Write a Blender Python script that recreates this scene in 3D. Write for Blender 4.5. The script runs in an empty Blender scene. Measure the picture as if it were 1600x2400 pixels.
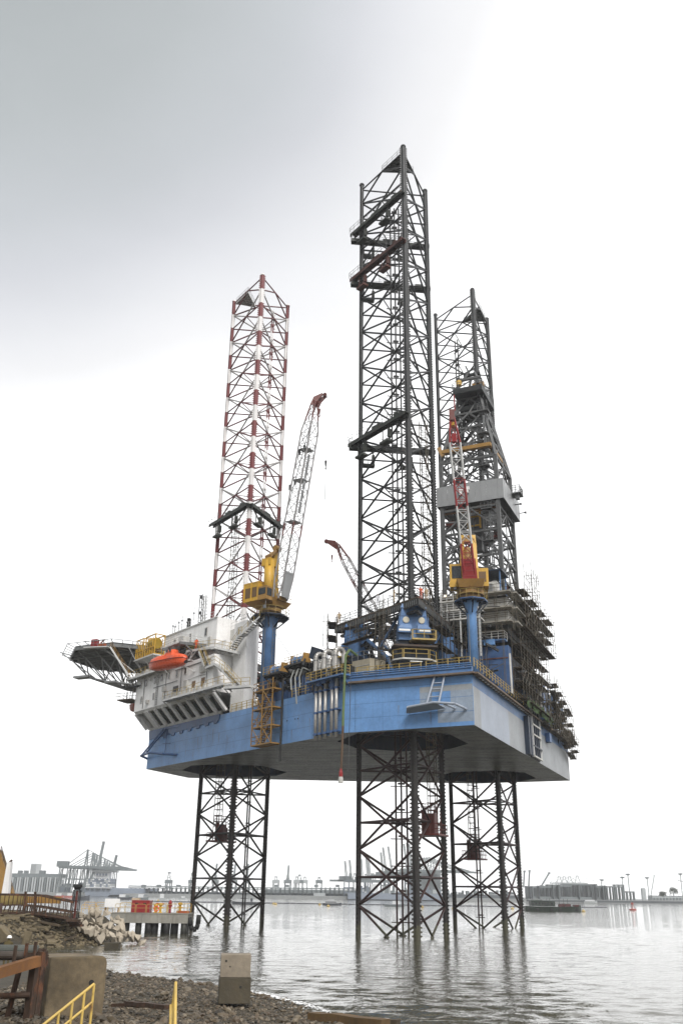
import bpy, bmesh, math, random
from mathutils import Vector, Matrix, geometry
random.seed(7)
rnd = random.uniform
SC = bpy.context.scene
COL = SC.collection

# ------------------------------------------------------------------ camera
CAM = Vector((-139.168, -42.449, 5.0))
FWD2 = Vector((0.91480, 0.40390, 0)).normalized()      # ground direction the camera looks along
RGT2 = Vector((0.40390, -0.91480, 0)).normalized()
PITCH, ROLL, FOC = 0.39609, 0.01360, 2134.18           # radians, radians, focal length in pixels of a 2400 px high picture
_up = FWD2 * -math.sin(PITCH) + Vector((0, 0, math.cos(PITCH)))
_fw = FWD2 * math.cos(PITCH) + Vector((0, 0, math.sin(PITCH)))
_rt = RGT2 * math.cos(ROLL) + _up * math.sin(ROLL)
_up = RGT2 * -math.sin(ROLL) + _up * math.cos(ROLL)
cd = bpy.data.cameras.new('camera')
cam = bpy.data.objects.new('camera', cd); COL.objects.link(cam)
cam.matrix_world = Matrix(((_rt.x, _up.x, -_fw.x, CAM.x), (_rt.y, _up.y, -_fw.y, CAM.y), (_rt.z, _up.z, -_fw.z, CAM.z), (0, 0, 0, 1)))
cd.sensor_fit = 'VERTICAL'; cd.sensor_height = 24.0
cd.lens = 24.0 * FOC / 2400.0
cd.clip_start = 0.5; cd.clip_end = 12000
SC.camera = cam

# ------------------------------------------------------------------ sky, sun, exposure
EXPO = 0.70
SUN_EL, SUN_AZ = math.radians(46), math.radians(218)   # azimuth in the XY plane, from +X
world = bpy.data.worlds.new('World'); SC.world = world; world.use_nodes = True
wn, wl = world.node_tree.nodes, world.node_tree.links
wn.clear()
def wnode(t, **k):
    n = wn.new(t)
    for a, b in k.items(): setattr(n, a, b)
    return n
def wmath(op, a, b=None, clamp=False):
    n = wnode('ShaderNodeMath', operation=op); n.use_clamp = clamp
    for i, x in enumerate((a, b)):
        if x is None: continue
        if isinstance(x, (int, float)): n.inputs[i].default_value = x
        else: wl.new(x, n.inputs[i])
    return n.outputs[0]
sky = wnode('ShaderNodeTexSky', sky_type='NISHITA'); sky.sun_disc = False
sky.sun_elevation = SUN_EL; sky.sun_rotation = math.pi / 2 - SUN_AZ; sky.dust_density = 3.0
tc = wnode('ShaderNodeTexCoord')
def _sd(px, py): return (_rt * ((px - 800) / FOC) + _up * ((1200 - py) / FOC) + _fw).normalized()
def plane_dist(p, q, inside):                           # how far a sky direction lies beyond the great circle through two directions
    n_ = p.cross(q).normalized()
    if n_.dot(inside) < 0: n_ = -n_
    v = wnode('ShaderNodeVectorMath', operation='DOT_PRODUCT'); wl.new(tc.outputs['Generated'], v.inputs[0]); v.inputs[1].default_value = n_
    return v.outputs['Value']
cnz = wnode('ShaderNodeTexNoise'); cnz.inputs['Scale'].default_value = 1.9; cnz.inputs['Detail'].default_value = 2; cnz.inputs['Roughness'].default_value = .45
wl.new(tc.outputs['Generated'], cnz.inputs['Vector'])
off = wmath('MULTIPLY', wmath('SUBTRACT', cnz.outputs[0], 0.5), 0.24)
inn = _sd(200, 200)                                     # the grey cloud bank fills the upper left of the sky
sm = wnode('ShaderNodeMath', operation='SMOOTH_MIN'); wl.new(plane_dist(_sd(1270, 0), _sd(1060, 700), inn), sm.inputs[0])
wl.new(wmath('MULTIPLY', plane_dist(_sd(0, 900), _sd(800, 930), inn), 1.15), sm.inputs[1]); sm.inputs[2].default_value = .34
s = wmath('ADD', sm.outputs[0], off)
ramp = wnode('ShaderNodeValToRGB'); wl.new(wmath('MULTIPLY', wmath('ADD', s, 0.06), 2.0, True), ramp.inputs[0])   # 0 at -.06, 1 at .44
cr = ramp.color_ramp; cr.interpolation = 'LINEAR'
K_SKY = 10.0
EX = 2 ** EXPO
def rc(e, v): e.color = (v[0] / EX, v[1] / EX, v[2] / EX, 1)
cr.elements[0].position = 0.0; rc(cr.elements[0], (1.58, 1.58, 1.58))
cr.elements[1].position = 1.0; rc(cr.elements[1], (.46, .49, .495))
for pos, v in ((.04, (1.36, 1.36, 1.36)), (.10, (1.12, 1.12, 1.13)), (.165, (1.01, 1.01, 1.02)), (.235, (.945, .95, .97)), (.315, (.85, .86, .89)), (.41, (.735, .75, .785)), (.53, (.64, .665, .69)), (.74, (.53, .56, .57))): rc(cr.elements.new(pos), v)
wis = wnode('ShaderNodeTexNoise'); wis.inputs['Scale'].default_value = 2.6; wis.inputs['Detail'].default_value = 6
mp_ = wnode('ShaderNodeMapping'); mp_.inputs['Scale'].default_value = (1, 1, 2.4); wl.new(tc.outputs['Generated'], mp_.inputs['Vector']); wl.new(mp_.outputs[0], wis.inputs['Vector'])
wv = wmath('ADD', wmath('MULTIPLY', wis.outputs[0], 0.22), 0.89)
cm = wnode('ShaderNodeVectorMath', operation='SCALE'); wl.new(ramp.outputs[0], cm.inputs[0]); wl.new(wmath('MULTIPLY', wv, K_SKY), cm.inputs['Scale'])
mx = wnode('ShaderNodeMix', data_type='RGBA'); mx.inputs[0].default_value = 0.94
wl.new(sky.outputs[0], mx.inputs[6]); wl.new(cm.outputs[0], mx.inputs[7])
bg = wnode('ShaderNodeBackground'); bg.inputs['Strength'].default_value = 0.1
wl.new(mx.outputs[2], bg.inputs['Color'])
wo = wnode('ShaderNodeOutputWorld'); wl.new(bg.outputs[0], wo.inputs['Surface'])

sd = bpy.data.lights.new('sun', 'SUN'); sd.energy = 1.9; sd.angle = math.radians(25); sd.color = (1.0, 0.975, 0.94)
sun = bpy.data.objects.new('sun', sd); COL.objects.link(sun)
_sv = Vector((math.cos(SUN_EL) * math.cos(SUN_AZ), math.cos(SUN_EL) * math.sin(SUN_AZ), math.sin(SUN_EL)))
sun.location = _sv * 300; sun.rotation_euler = _sv.to_track_quat('Z', 'Y').to_euler()
SC.view_settings.view_transform = 'Standard'; SC.view_settings.look = 'None'
SC.view_settings.exposure = EXPO; SC.view_settings.gamma = 1.0; SC.view_settings.use_curve_mapping = False
SC.render.engine = 'CYCLES'
SC.cycles.max_bounces = 6; SC.cycles.diffuse_bounces = 2; SC.cycles.glossy_bounces = 3; SC.cycles.volume_bounces = 1
SC.cycles.use_denoising = True

# ------------------------------------------------------------------ frames
def R(u, v, z): return Vector((v, u, z))               # rig frame: u towards the bow, v to starboard
KU, KV = 4.7, -30.5
E1 = Vector((0.8898, 0.4563)); E2 = Vector((0.4563, -0.8898))
def Q(a, d, z):                                        # along the slanting port side: a towards the bow, d outboard
    return R(KU + E1.x * a + E2.x * d, KV + E1.y * a + E2.y * d, z)
def F(x, y, z):                                        # ground frame of the shore: x to the right, y away from the camera
    p = CAM + RGT2 * x + FWD2 * y
    return Vector((p.x, p.y, z))
def at(px, py, y):                                     # a point at depth y (m) seen at a pixel of the 1600 x 2400 photograph
    d = _rt * ((px - 800) / FOC) + _up * ((1200 - py) / FOC) + _fw
    return CAM + d * (y / d.dot(FWD2))

# ------------------------------------------------------------------ mesh builder
class MB:
    def __init__(s): s.v = []; s.f = []
    def hexa(s, p):                                    # 8 corners: bottom ring, top ring
        n = len(s.v); s.v += [Vector(q) for q in p]
        s.f += [(n, n+3, n+2, n+1), (n+4, n+5, n+6, n+7), (n, n+1, n+5, n+4), (n+1, n+2, n+6, n+5), (n+2, n+3, n+7, n+6), (n+3, n, n+4, n+7)]
        return s
    def obox(s, c, ex, ey, ez):                        # centre and three half vectors
        c = Vector(c)
        return s.hexa([c-ex-ey-ez, c+ex-ey-ez, c+ex+ey-ez, c-ex+ey-ez, c-ex-ey+ez, c+ex-ey+ez, c+ex+ey+ez, c-ex+ey+ez])
    def box(s, c, size, ax=None):
        ax = Vector(ax).normalized() if ax is not None else Vector((1, 0, 0))
        ay = Vector((-ax.y, ax.x, 0))
        return s.obox(c, ax * size[0] / 2, ay * size[1] / 2, Vector((0, 0, size[2] / 2)))
    def frame(s, p, q):
        d = (q - p).normalized()
        a = d.cross(Vector((0, 0, 1)))
        a = Vector((1, 0, 0)) if a.length < 1e-3 else a.normalized()
        return d, a, a.cross(d).normalized()
    def beam(s, p, q, w, h=None):
        p, q = Vector(p), Vector(q); h = h or w
        d, a, b = s.frame(p, q)
        return s.obox((p + q) / 2, a * w / 2, d * (q - p).length / 2, b * h / 2)
    def tube(s, p, q, r, n=6, r2=None, cap=True):
        p, q = Vector(p), Vector(q); r2 = r if r2 is None else r2
        d, a, b = s.frame(p, q); o = len(s.v)
        for c, rr in ((p, r), (q, r2)):
            for i in range(n):
                t = 2 * math.pi * i / n
                s.v.append(c + a * (rr * math.cos(t)) + b * (rr * math.sin(t)))
        for i in range(n):
            j = (i + 1) % n; s.f.append((o+i, o+j, o+n+j, o+n+i))
        if cap: s.f += [tuple(range(o+n-1, o-1, -1)), tuple(range(o+n, o+2*n))]
        return s
    def path(s, pts, r, n=6):
        for a, b in zip(pts[:-1], pts[1:]): s.tube(a, b, r, n)
        return s
    def lathe(s, c, prof, n=12, axis=None):            # profile of (radius, height) round an axis
        c = Vector(c); d = Vector(axis).normalized() if axis is not None else Vector((0, 0, 1))
        a = d.cross(Vector((0, 0, 1))); a = Vector((1, 0, 0)) if a.length < 1e-3 else a.normalized(); b = d.cross(a)
        o = len(s.v)
        for r, h in prof:
            for i in range(n):
                t = 2 * math.pi * i / n; s.v.append(c + d * h + a * (r * math.cos(t)) + b * (r * math.sin(t)))
        for k in range(len(prof) - 1):
            for i in range(n):
                j = (i + 1) % n; s.f.append((o+k*n+i, o+k*n+j, o+(k+1)*n+j, o+(k+1)*n+i))
        s.f.append(tuple(range(o + n - 1, o - 1, -1))); m = o + (len(prof) - 1) * n; s.f.append(tuple(range(m, m + n)))
        return s
    def prism(s, pts, vec):
        o = len(s.v); n = len(pts); vec = Vector(vec)
        s.v += [Vector(p) for p in pts] + [Vector(p) + vec for p in pts]
        s.f += [tuple(range(o+n-1, o-1, -1)), tuple(range(o+n, o+2*n))]
        for i in range(n):
            j = (i + 1) % n; s.f.append((o+i, o+j, o+n+j, o+n+i))
        return s
    def quad(s, *p):
        o = len(s.v); s.v += [Vector(q) for q in p]; s.f.append(tuple(range(o, o + len(p)))); return s
    def rail(s, pts, h=1.1, step=1.6, r=.035, mids=1):
        for a, b in zip(pts[:-1], pts[1:]):
            a, b = Vector(a), Vector(b); L = (b - a).length; n = max(1, round(L / step)); up = Vector((0, 0, h))
            for k in range(mids + 1):
                o = up * ((k + 1) / (mids + 1)); s.tube(a + o, b + o, r, 4)
            for k in range(n + 1):
                p = a.lerp(b, k / n); s.tube(p, p + up, r, 4)
        return s
    def build(s, name, mat, parent=None, at=None, smooth=False, kind=None):
        off = ORG.get(parent, Vector()) if parent is not None else Vector(at or (0, 0, 0))
        m = bpy.data.meshes.new(name)
        m.from_pydata([(v - off)[:] for v in s.v], [], s.f); m.materials.append(mat)
        if smooth: m.shade_smooth()
        o = bpy.data.objects.new(name, m); COL.objects.link(o)
        if parent is not None: o.parent = parent
        else: o.location = off
        ORG[o] = off
        if kind: o['kind'] = kind
        return o
ORG = {}
def tag(o, label=None, cat=None, group=None, kind=None):
    if label: o['label'] = label
    if cat: o['category'] = cat
    if group: o['group'] = group
    if kind: o['kind'] = kind
    return o
def thing(name, label, cat, loc, group=None):
    o = bpy.data.objects.new(name, None); COL.objects.link(o); o.empty_display_size = .5
    o.location = loc; ORG[o] = Vector(loc)
    return tag(o, label, cat, group)
_unit = {}
def unit_mesh(shape, mat, name):
    k = (shape, mat.name, name)
    if k not in _unit:
        b = MB()
        if shape == 'box': b.box((0, 0, .5), (1, 1, 1))
        elif shape == 'tube': b.tube((0, 0, 0), (0, 0, 1), .5, 8)
        else: b.tube((0, 0, 0), (0, 0, 1), .5, 5)
        m = bpy.data.meshes.new(name); m.from_pydata([v[:] for v in b.v], [], b.f); m.materials.append(mat)
        if shape == 'tube': m.shade_smooth(); m.set_sharp_from_angle(angle=math.radians(60))
        _unit[k] = m
    return _unit[k]
def piece(name, p, q, w, mat, parent, shape='tube', h=None):   # one straight member, an object of its own that shares its mesh
    p, q = Vector(p), Vector(q); h = h or w
    d = q - p; L = d.length; d = d / L
    a = d.cross(Vector((0, 0, 1))); a = Vector((1, 0, 0)) if a.length < 1e-3 else a.normalized(); b = d.cross(a)
    o = bpy.data.objects.new(name, unit_mesh(shape, mat, name)); COL.objects.link(o)
    off = ORG.get(parent, Vector()); c = p - off
    o.parent = parent; ORG[o] = off
    o.matrix_basis = Matrix(((a.x*w, b.x*h, d.x*L, c.x), (a.y*w, b.y*h, d.y*L, c.y), (a.z*w, b.z*h, d.z*L, c.z), (0, 0, 0, 1)))
    return o
def copy_tree(o, loc, parent=None):
    c = o.copy(); COL.objects.link(c)
    if parent is None: c.location = loc
    else: c.parent = parent
    for ch in list(o.children): copy_tree(ch, None, c)
    return c

# ------------------------------------------------------------------ materials
MATS = {}
def mat(name, col, rough=.5, var=.25, dirt=0., rust=0., metal=0., bump=.0, scale=1., bands=None, spec=.4, dirtcol=(.10, .085, .065)):
    m = bpy.data.materials.new(name); m.use_nodes = True; MATS[name] = m
    N, L = m.node_tree.nodes, m.node_tree.links
    bs = N['Principled BSDF']; geo = N.new('ShaderNodeNewGeometry')
    def noise(sc, det=4, stretch=None, rg=.6):
        n = N.new('ShaderNodeTexNoise'); n.inputs['Scale'].default_value = sc; n.inputs['Detail'].default_value = det; n.inputs['Roughness'].default_value = rg
        if stretch:
            mp = N.new('ShaderNodeMapping'); mp.inputs['Scale'].default_value = stretch; L.new(geo.outputs['Position'], mp.inputs[0]); L.new(mp.outputs[0], n.inputs['Vector'])
        else: L.new(geo.outputs['Position'], n.inputs['Vector'])
        return n.outputs[0]
    def rng(x, a, b, c, d):
        n = N.new('ShaderNodeMapRange'); n.inputs[1].default_value = a; n.inputs[2].default_value = b; n.inputs[3].default_value = c; n.inputs[4].default_value = d
        L.new(x, n.inputs[0]); return n.outputs[0]
    def mix(f, a, b, mode='MIX'):
        n = N.new('ShaderNodeMix'); n.data_type = 'RGBA'; n.blend_type = mode
        for i, x in ((0, f), (6, a), (7, b)):
            if hasattr(x, 'links') or hasattr(x, 'is_linked'): L.new(x, n.inputs[i])
            elif isinstance(x, (int, float)): n.inputs[i].default_value = x
            else: n.inputs[i].default_value = (*x, 1)
        return n.outputs[2]
    c = col
    if bands:                                          # painted bands at fixed heights: (other colour, reference height, period)
        sp = N.new('ShaderNodeSeparateXYZ'); L.new(geo.outputs['Position'], sp.inputs[0])
        f = None
        for op, val in (('SUBTRACT', bands[1]), ('DIVIDE', -bands[2]), ('FRACT', None), ('LESS_THAN', .5)):
            k = N.new('ShaderNodeMath'); k.operation = op
            L.new(sp.outputs[2] if f is None else f, k.inputs[0])
            if val is not None: k.inputs[1].default_value = val
            f = k.outputs[0]
        c = mix(f, col, bands[0])
        if len(bands) > 3:
            k = N.new('ShaderNodeMath'); k.operation = 'GREATER_THAN'; L.new(sp.outputs[2], k.inputs[0]); k.inputs[1].default_value = bands[3]
            c = mix(k.outputs[0], bands[4], c)
            tz = N.new('ShaderNodeTexNoise'); tz.inputs['Scale'].default_value = 1.5; L.new(geo.outputs['Position'], tz.inputs['Vector'])   # weed and shell growth up to the tide line
            k1 = N.new('ShaderNodeMath'); k1.operation = 'MULTIPLY_ADD'; L.new(tz.outputs[0], k1.inputs[0]); k1.inputs[1].default_value = -2.2; L.new(sp.outputs[2], k1.inputs[2])
            k2 = N.new('ShaderNodeMath'); k2.operation = 'LESS_THAN'; L.new(k1.outputs[0], k2.inputs[0]); k2.inputs[1].default_value = .3
            c = mix(k2.outputs[0], c, (.055, .052, .030))
    n1 = noise(.35 * scale, 4); n2 = noise(3.0 * scale, 5)
    if var:
        v = N.new('ShaderNodeMath'); v.operation = 'MULTIPLY'; L.new(rng(n1, .3, .7, 1 - var, 1 + var * .6), v.inputs[0]); L.new(rng(n2, .3, .7, 1 - var * .5, 1 + var * .4), v.inputs[1])
        cv = N.new('ShaderNodeVectorMath'); cv.operation = 'SCALE'
        if isinstance(c, tuple): cv.inputs[0].default_value = c
        else: L.new(c, cv.inputs[0])
        L.new(v.outputs[0], cv.inputs['Scale']); c = cv.outputs[0]
    if dirt:
        st = noise(1.0 * scale, 5, (2.2, 2.2, .12), .65)
        c = mix(rng(st, .50, .80, 0, dirt), c, dirtcol)
    if rust:
        rn = noise(1.3 * scale, 6, (1, 1, .55), .7)
        c = mix(rng(rn, .68 - rust * .3, .76 - rust * .2, 0, .9), c, (.14, .055, .025))
    if isinstance(c, tuple): bs.inputs['Base Color'].default_value = (*c, 1)
    else: L.new(c, bs.inputs['Base Color'])
    bs.inputs['Metallic'].default_value = metal; bs.inputs['Specular IOR Level'].default_value = spec
    L.new(rng(n2, .3, .7, max(.05, rough - .12), min(1, rough + .15)), bs.inputs['Roughness'])
    if bump:
        bn = N.new('ShaderNodeBump'); bn.inputs['Strength'].default_value = bump; bn.inputs['Distance'].default_value = .1 / scale; L.new(n2, bn.inputs['Height']); L.new(bn.outputs[0], bs.inputs['Normal'])
    m['cols'] = 1
    return m
M_blue = mat('blue_hull_paint', (.135, .28, .54), .42, .18, .30, .04, bump=.03, dirtcol=(.10, .15, .22))
M_bluesteel = mat('blue_steel_paint', (.075, .165, .34), .45, .25, .35, .12)
M_bluedark = mat('deep_blue_paint', (.045, .10, .23), .45, .25, .4, .15)
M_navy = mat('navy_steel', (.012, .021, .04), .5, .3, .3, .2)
M_primer = mat('grey_primer', (.31, .345, .405), .5, .12, .35, bump=.02, dirtcol=(.27, .28, .29))
M_primer2 = mat('warm_grey_primer', (.29, .305, .32), .55, .14, .45, bump=.02, dirtcol=(.2, .19, .17))
M_bottom = mat('fouled_hull_bottom', (.070, .073, .060), .42, .45, 0, .10, bump=.0, spec=.3)
M_deck = mat('green_grey_deck', (.09, .10, .09), .7, .3, 0, .35)
M_white = mat('white_house_paint', (.80, .79, .78), .45, .10, .42, .06, dirtcol=(.40, .36, .31))
M_whitesteel = mat('white_steel', (.56, .56, .55), .45, .15, .3, .15)
M_offwhite = mat('worn_white_cladding', (.50, .49, .46), .55, .2, .6, .12, dirtcol=(.20, .17, .13))
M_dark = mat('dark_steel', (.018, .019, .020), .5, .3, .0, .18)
M_leg = mat('black_leg_steel', (.020, .021, .022), .5, .3, .0, .0, bands=((.020, .021, .022), 0, 6.72, 27.0, (.018, .015, .013)))
M_legred = mat('black_and_red_lower_brace', (.020, .021, .022), .5, .3, .0, .0, bands=((.020, .021, .022), 0, 6.72, 27.0, (.032, .011, .010)))
M_legbrace = mat('banded_brace_paint', (.12, .020, .021), .45, .25, .3, .0, bands=((.42, .40, .39), 117.9, 6.72, 28.0, (.020, .016, .014)), dirtcol=(.12, .08, .07))
M_legband = mat('red_white_banded_paint', (.155, .022, .024), .45, .15, .25, .0, bands=((.74, .72, .71), 117.9, 6.72, 28.0, (.020, .016, .014)), dirtcol=(.25, .15, .12))
M_grey = mat('galvanised_steel', (.15, .155, .157), .45, .2, .25, .06, metal=.15)
M_midgrey = mat('grey_derrick_paint', (.085, .087, .088), .5, .25, .2, .10)
M_windwall = mat('grey_sheet_cladding', (.33, .335, .34), .42, .08, .3, metal=.35, dirtcol=(.22, .22, .22))
M_silver = mat('silver_lagging', (.52, .50, .47), .35, .2, .35, .1, metal=.5, dirtcol=(.2, .16, .12))
M_yellow = mat('yellow_paint', (.55, .32, .035), .45, .2, .35, .12, dirtcol=(.22, .13, .03))
M_paleyel = mat('faded_yellow_rail', (.40, .285, .085), .5, .2, .2, .2)
M_ochre = mat('ochre_steel', (.30, .165, .04), .5, .25, .35, .2)
M_red = mat('red_paint', (.27, .02, .022), .42, .2, .2, .08)
M_crimson = mat('brick_red_steel', (.115, .024, .018), .5, .25, .2, .2)
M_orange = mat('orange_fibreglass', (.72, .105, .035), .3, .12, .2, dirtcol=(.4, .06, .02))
M_glass = mat('dark_window_glass', (.015, .018, .02), .08, .1, spec=.6)
M_scaf = mat('scaffold_tube', (.085, .072, .05), .5, .35, 0, .35)
M_plank = mat('scaffold_plank', (.065, .05, .032), .8, .4, 0, .1)
M_rope = mat('wire_rope', (.05, .05, .05), .6, .2)
M_green = mat('green_hose', (.10, .15, .055), .5, .3, .3)
M_conc = mat('weathered_concrete', (.135, .103, .062), .85, .55, .75, .04, bump=.35, scale=1.4, dirtcol=(.09, .07, .045))
M_conc2 = mat('pale_concrete', (.22, .185, .14), .85, .25, .4, .02, bump=.35, scale=1.6, dirtcol=(.14, .11, .075))
M_concwet = mat('dark_wet_concrete', (.065, .053, .033), .7, .35, .4, .02, bump=.35, scale=1.6, dirtcol=(.03, .03, .018))
M_jetty = mat('stained_jetty_concrete', (.25, .24, .21), .85, .25, .6, .05, bump=.25, dirtcol=(.12, .09, .05))
M_rust = mat('rusty_steel', (.05, .028, .017), .8, .45, .3, .5, bump=.15, scale=1.5)
M_rustor = mat('orange_rusted_beam', (.17, .075, .024), .75, .4, .55, .3, bump=.12, scale=1.6, dirtcol=(.09, .04, .02))
M_wood = mat('weathered_timber', (.075, .055, .034), .85, .45, .3, bump=.3, scale=2, dirtcol=(.04, .03, .02))
M_woodwet = mat('orange_brown_timber', (.11, .065, .025), .7, .4, .4, bump=.3, scale=2, dirtcol=(.03, .02, .015))
M_rock = mat('white_broken_concrete', (.38, .33, .26), .9, .25, .2, bump=.6, scale=1.6, dirtcol=(.2, .16, .11))
M_rockb = mat('brown_boulder', (.16, .128, .078), .9, .3, .3, bump=.6, scale=1.2, dirtcol=(.09, .07, .04))
M_skin = mat('skin', (.30, .17, .11), .5, .05)
M_rubber = mat('black_rubber', (.012, .012, .012), .6, .2)
def flat(name, col, rough=.6, var=.12): return mat(name, col, rough, var, scale=.25)
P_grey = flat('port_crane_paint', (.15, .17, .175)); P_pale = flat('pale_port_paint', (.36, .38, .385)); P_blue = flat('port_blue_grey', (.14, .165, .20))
P_ship = flat('ship_hull_paint', (.20, .23, .28)); P_dark = flat('dark_port_steel', (.07, .08, .09)); P_white = flat('ship_white', (.58, .59, .60)); P_red = flat('faded_boat_red', (.36, .10, .08))
P_land = flat('quay_concrete', (.24, .25, .25))
# ================================================================== SETTING: water, shore, air
def water_material():
    m = bpy.data.materials.new('harbour_water'); m.use_nodes = True
    N, L = m.node_tree.nodes, m.node_tree.links; bs = N['Principled BSDF']
    bs.inputs['Base Color'].default_value = (.062, .058, .040, 1); bs.inputs['Roughness'].default_value = .03; bs.inputs['IOR'].default_value = 1.33
    geo = N.new('ShaderNodeNewGeometry')
    prev = None
    ang = math.atan2(RGT2.y, RGT2.x)
    for sc, st, dist, pw in ((.42, (.45, 1, 1), .06, 1.0), (1.2, (.55, 1, 1), .055, 1.7), (4.0, (.9, 1, 1), .022, 1.6)):
        mp = N.new('ShaderNodeMapping'); mp.vector_type = 'TEXTURE'; mp.inputs['Rotation'].default_value = (0, 0, ang + .12 * sc)
        mp.inputs['Scale'].default_value = (1 / st[0], 1 / st[1], 1)
        n = N.new('ShaderNodeTexNoise'); n.inputs['Scale'].default_value = sc; n.inputs['Detail'].default_value = 2.0; n.inputs['Distortion'].default_value = .35
        L.new(geo.outputs['Position'], mp.inputs[0]); L.new(mp.outputs[0], n.inputs['Vector'])
        k = N.new('ShaderNodeMath'); k.operation = 'POWER'; L.new(n.outputs[0], k.inputs[0]); k.inputs[1].default_value = pw
        b = N.new('ShaderNodeBump'); b.inputs['Strength'].default_value = 1; b.inputs['Distance'].default_value = dist
        L.new(k.outputs[0], b.inputs['Height'])
        if prev: L.new(prev, b.inputs['Normal'])
        prev = b.outputs[0]
    L.new(prev, bs.inputs['Normal'])
    return m
import numpy as np
def water_mesh():                                       # polar sheet round the shore; real wavelets where the water is near enough to show them
    rng_ = np.random.RandomState(3)
    rad = np.concatenate([[6, 14, 22], 26 * 1.0058 ** np.arange(500), [520, 640, 800, 1000, 1300, 1700, 2200, 2700]])
    ang = np.radians(np.concatenate([np.arange(-180, -42, 6.0), np.arange(-42, 42, .30), np.arange(42, 180, 6.0)]))
    r, t = np.meshgrid(rad, ang, indexing='ij'); x, y = r * np.sin(t), r * np.cos(t); z = np.zeros_like(x)
    sp = .0058 * r
    for k in range(64):
        lam = .55 * (4.0 / .55) ** rng_.rand(); th = rng_.normal(0, .5) + .15; kk = 2 * np.pi / lam
        amp = lam * .0036 * (1.35 if lam < 1.8 else .7); ph = kk * (np.sin(th) * x + np.cos(th) * y) + rng_.rand() * 6.28
        fade = np.clip(lam / (sp * 2.2) - 1, 0, 1); z += amp * fade * (np.sin(ph) + .25 * np.cos(2 * ph))
    patch = .75 + .45 * np.sin(x * .045 + .8 * np.sin(y * .03)) * np.sin(y * .05 + 1.3 * np.sin(x * .02))
    edge = np.clip((43 - np.degrees(np.abs(t))) / 4, 0, 1) * np.clip((r - 26) / 6, 0, 1) * np.clip((500 - r) / 120, 0, 1)
    z *= patch * edge
    P = np.array([[RGT2.x, RGT2.y], [FWD2.x, FWD2.y]]); xy = np.stack([x, y], -1) @ P + np.array([CAM.x, CAM.y])
    v = np.concatenate([xy, z[..., None]], -1).reshape(-1, 3); nr, na = x.shape
    v = np.concatenate([v, [[CAM.x, CAM.y, 0]]]); i = np.arange(nr - 1)[:, None] * na; j = np.arange(na)[None]; j2 = (j + 1) % na
    q = np.stack([i + j, i + j2, i + na + j2, i + na + j], -1).reshape(-1, 4)
    m = bpy.data.meshes.new('harbour_water'); m.from_pydata(v.tolist(), [], q.tolist() + [(len(v) - 1, int(b_), int(a_)) for a_, b_ in zip(range(na), [(k + 1) % na for k in range(na)])])
    m.materials.append(water_material()); m.shade_smooth()
    o = bpy.data.objects.new('harbour_water', m); COL.objects.link(o); tag(o, kind='structure')
water_mesh()

SHORE = [(1.9, 43), (-.3, 44.9), (-1.3, 47.8), (-2.65, 51.4), (-4.2, 54.3), (-6.4, 58.3), (-9.1, 61.1), (-11.9, 63.7), (-15, 67.1), (-20, 77), (-24, 84), (-26.3, 88.5), (-26.9, 91.3), (-25, 94.8), (-23.2, 98.5),
         (-22.2, 104.8), (-21.6, 109), (-23.5, 113), (-30, 119), (-60, 126), (-95, 128), (-95, -30), (60, -30), (45, 12), (22, 24), (7, 37.5)]
def shore_dist(x, y):                                   # + inland, - out in the water
    best = 1e9; inside = False; n = len(SHORE)
    for i in range(n):
        (x1, y1), (x2, y2) = SHORE[i], SHORE[(i + 1) % n]
        dx, dy = x2 - x1, y2 - y1
        t = max(0, min(1, ((x - x1) * dx + (y - y1) * dy) / (dx * dx + dy * dy)))
        best = min(best, math.hypot(x - x1 - t * dx, y - y1 - t * dy))
        if (y1 > y) != (y2 > y) and x < x1 + (y - y1) * dx / dy: inside = not inside
    return best if inside else -best
from mathutils import noise as mn
def ground_z(x, y):
    d = shore_dist(x, y)
    z = max(-.7, d * .06) if d < 0 else min(d * .055, 2.2)
    if d > 0 and y > 85:
        k = min(1, (y - 85) / 6); z += k * min(d * .62, 2.15)
    if d > -1: z += mn.noise(Vector((x * .5, y * .5, 0))) * .05 * min(1, d + 1) + (mn.noise(Vector((x * .9, y * .9, 5))) * .22 * min(1, max(0, d)) if y > 87 else 0)
    return z
def ground_material():
    m = mat('muddy_shore', (.045, .036, .022), .85, .45, 0, .0, bump=.5, scale=2.2)
    return m
b = MB(); xs, ys = [], []
xs = [-95 + 5 * i for i in range(12)] + [-37 + .75 * i for i in range(0, 56)] + [6 + 4 * i for i in range(14)]
ys = [-30 + 5 * i for i in range(12)] + [31 + .75 * i for i in range(124)] + [126 + 2 * i for i in range(3)]
for y in ys:
    for x in xs: b.v.append(F(x, y, ground_z(x, y)))
nx_ = len(xs)
for j in range(len(ys) - 1):
    for i in range(nx_ - 1): b.f.append((j*nx_+i, j*nx_+i+1, (j+1)*nx_+i+1, (j+1)*nx_+i))
tag(b.build('shore_ground', ground_material(), smooth=True), kind='structure')

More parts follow.
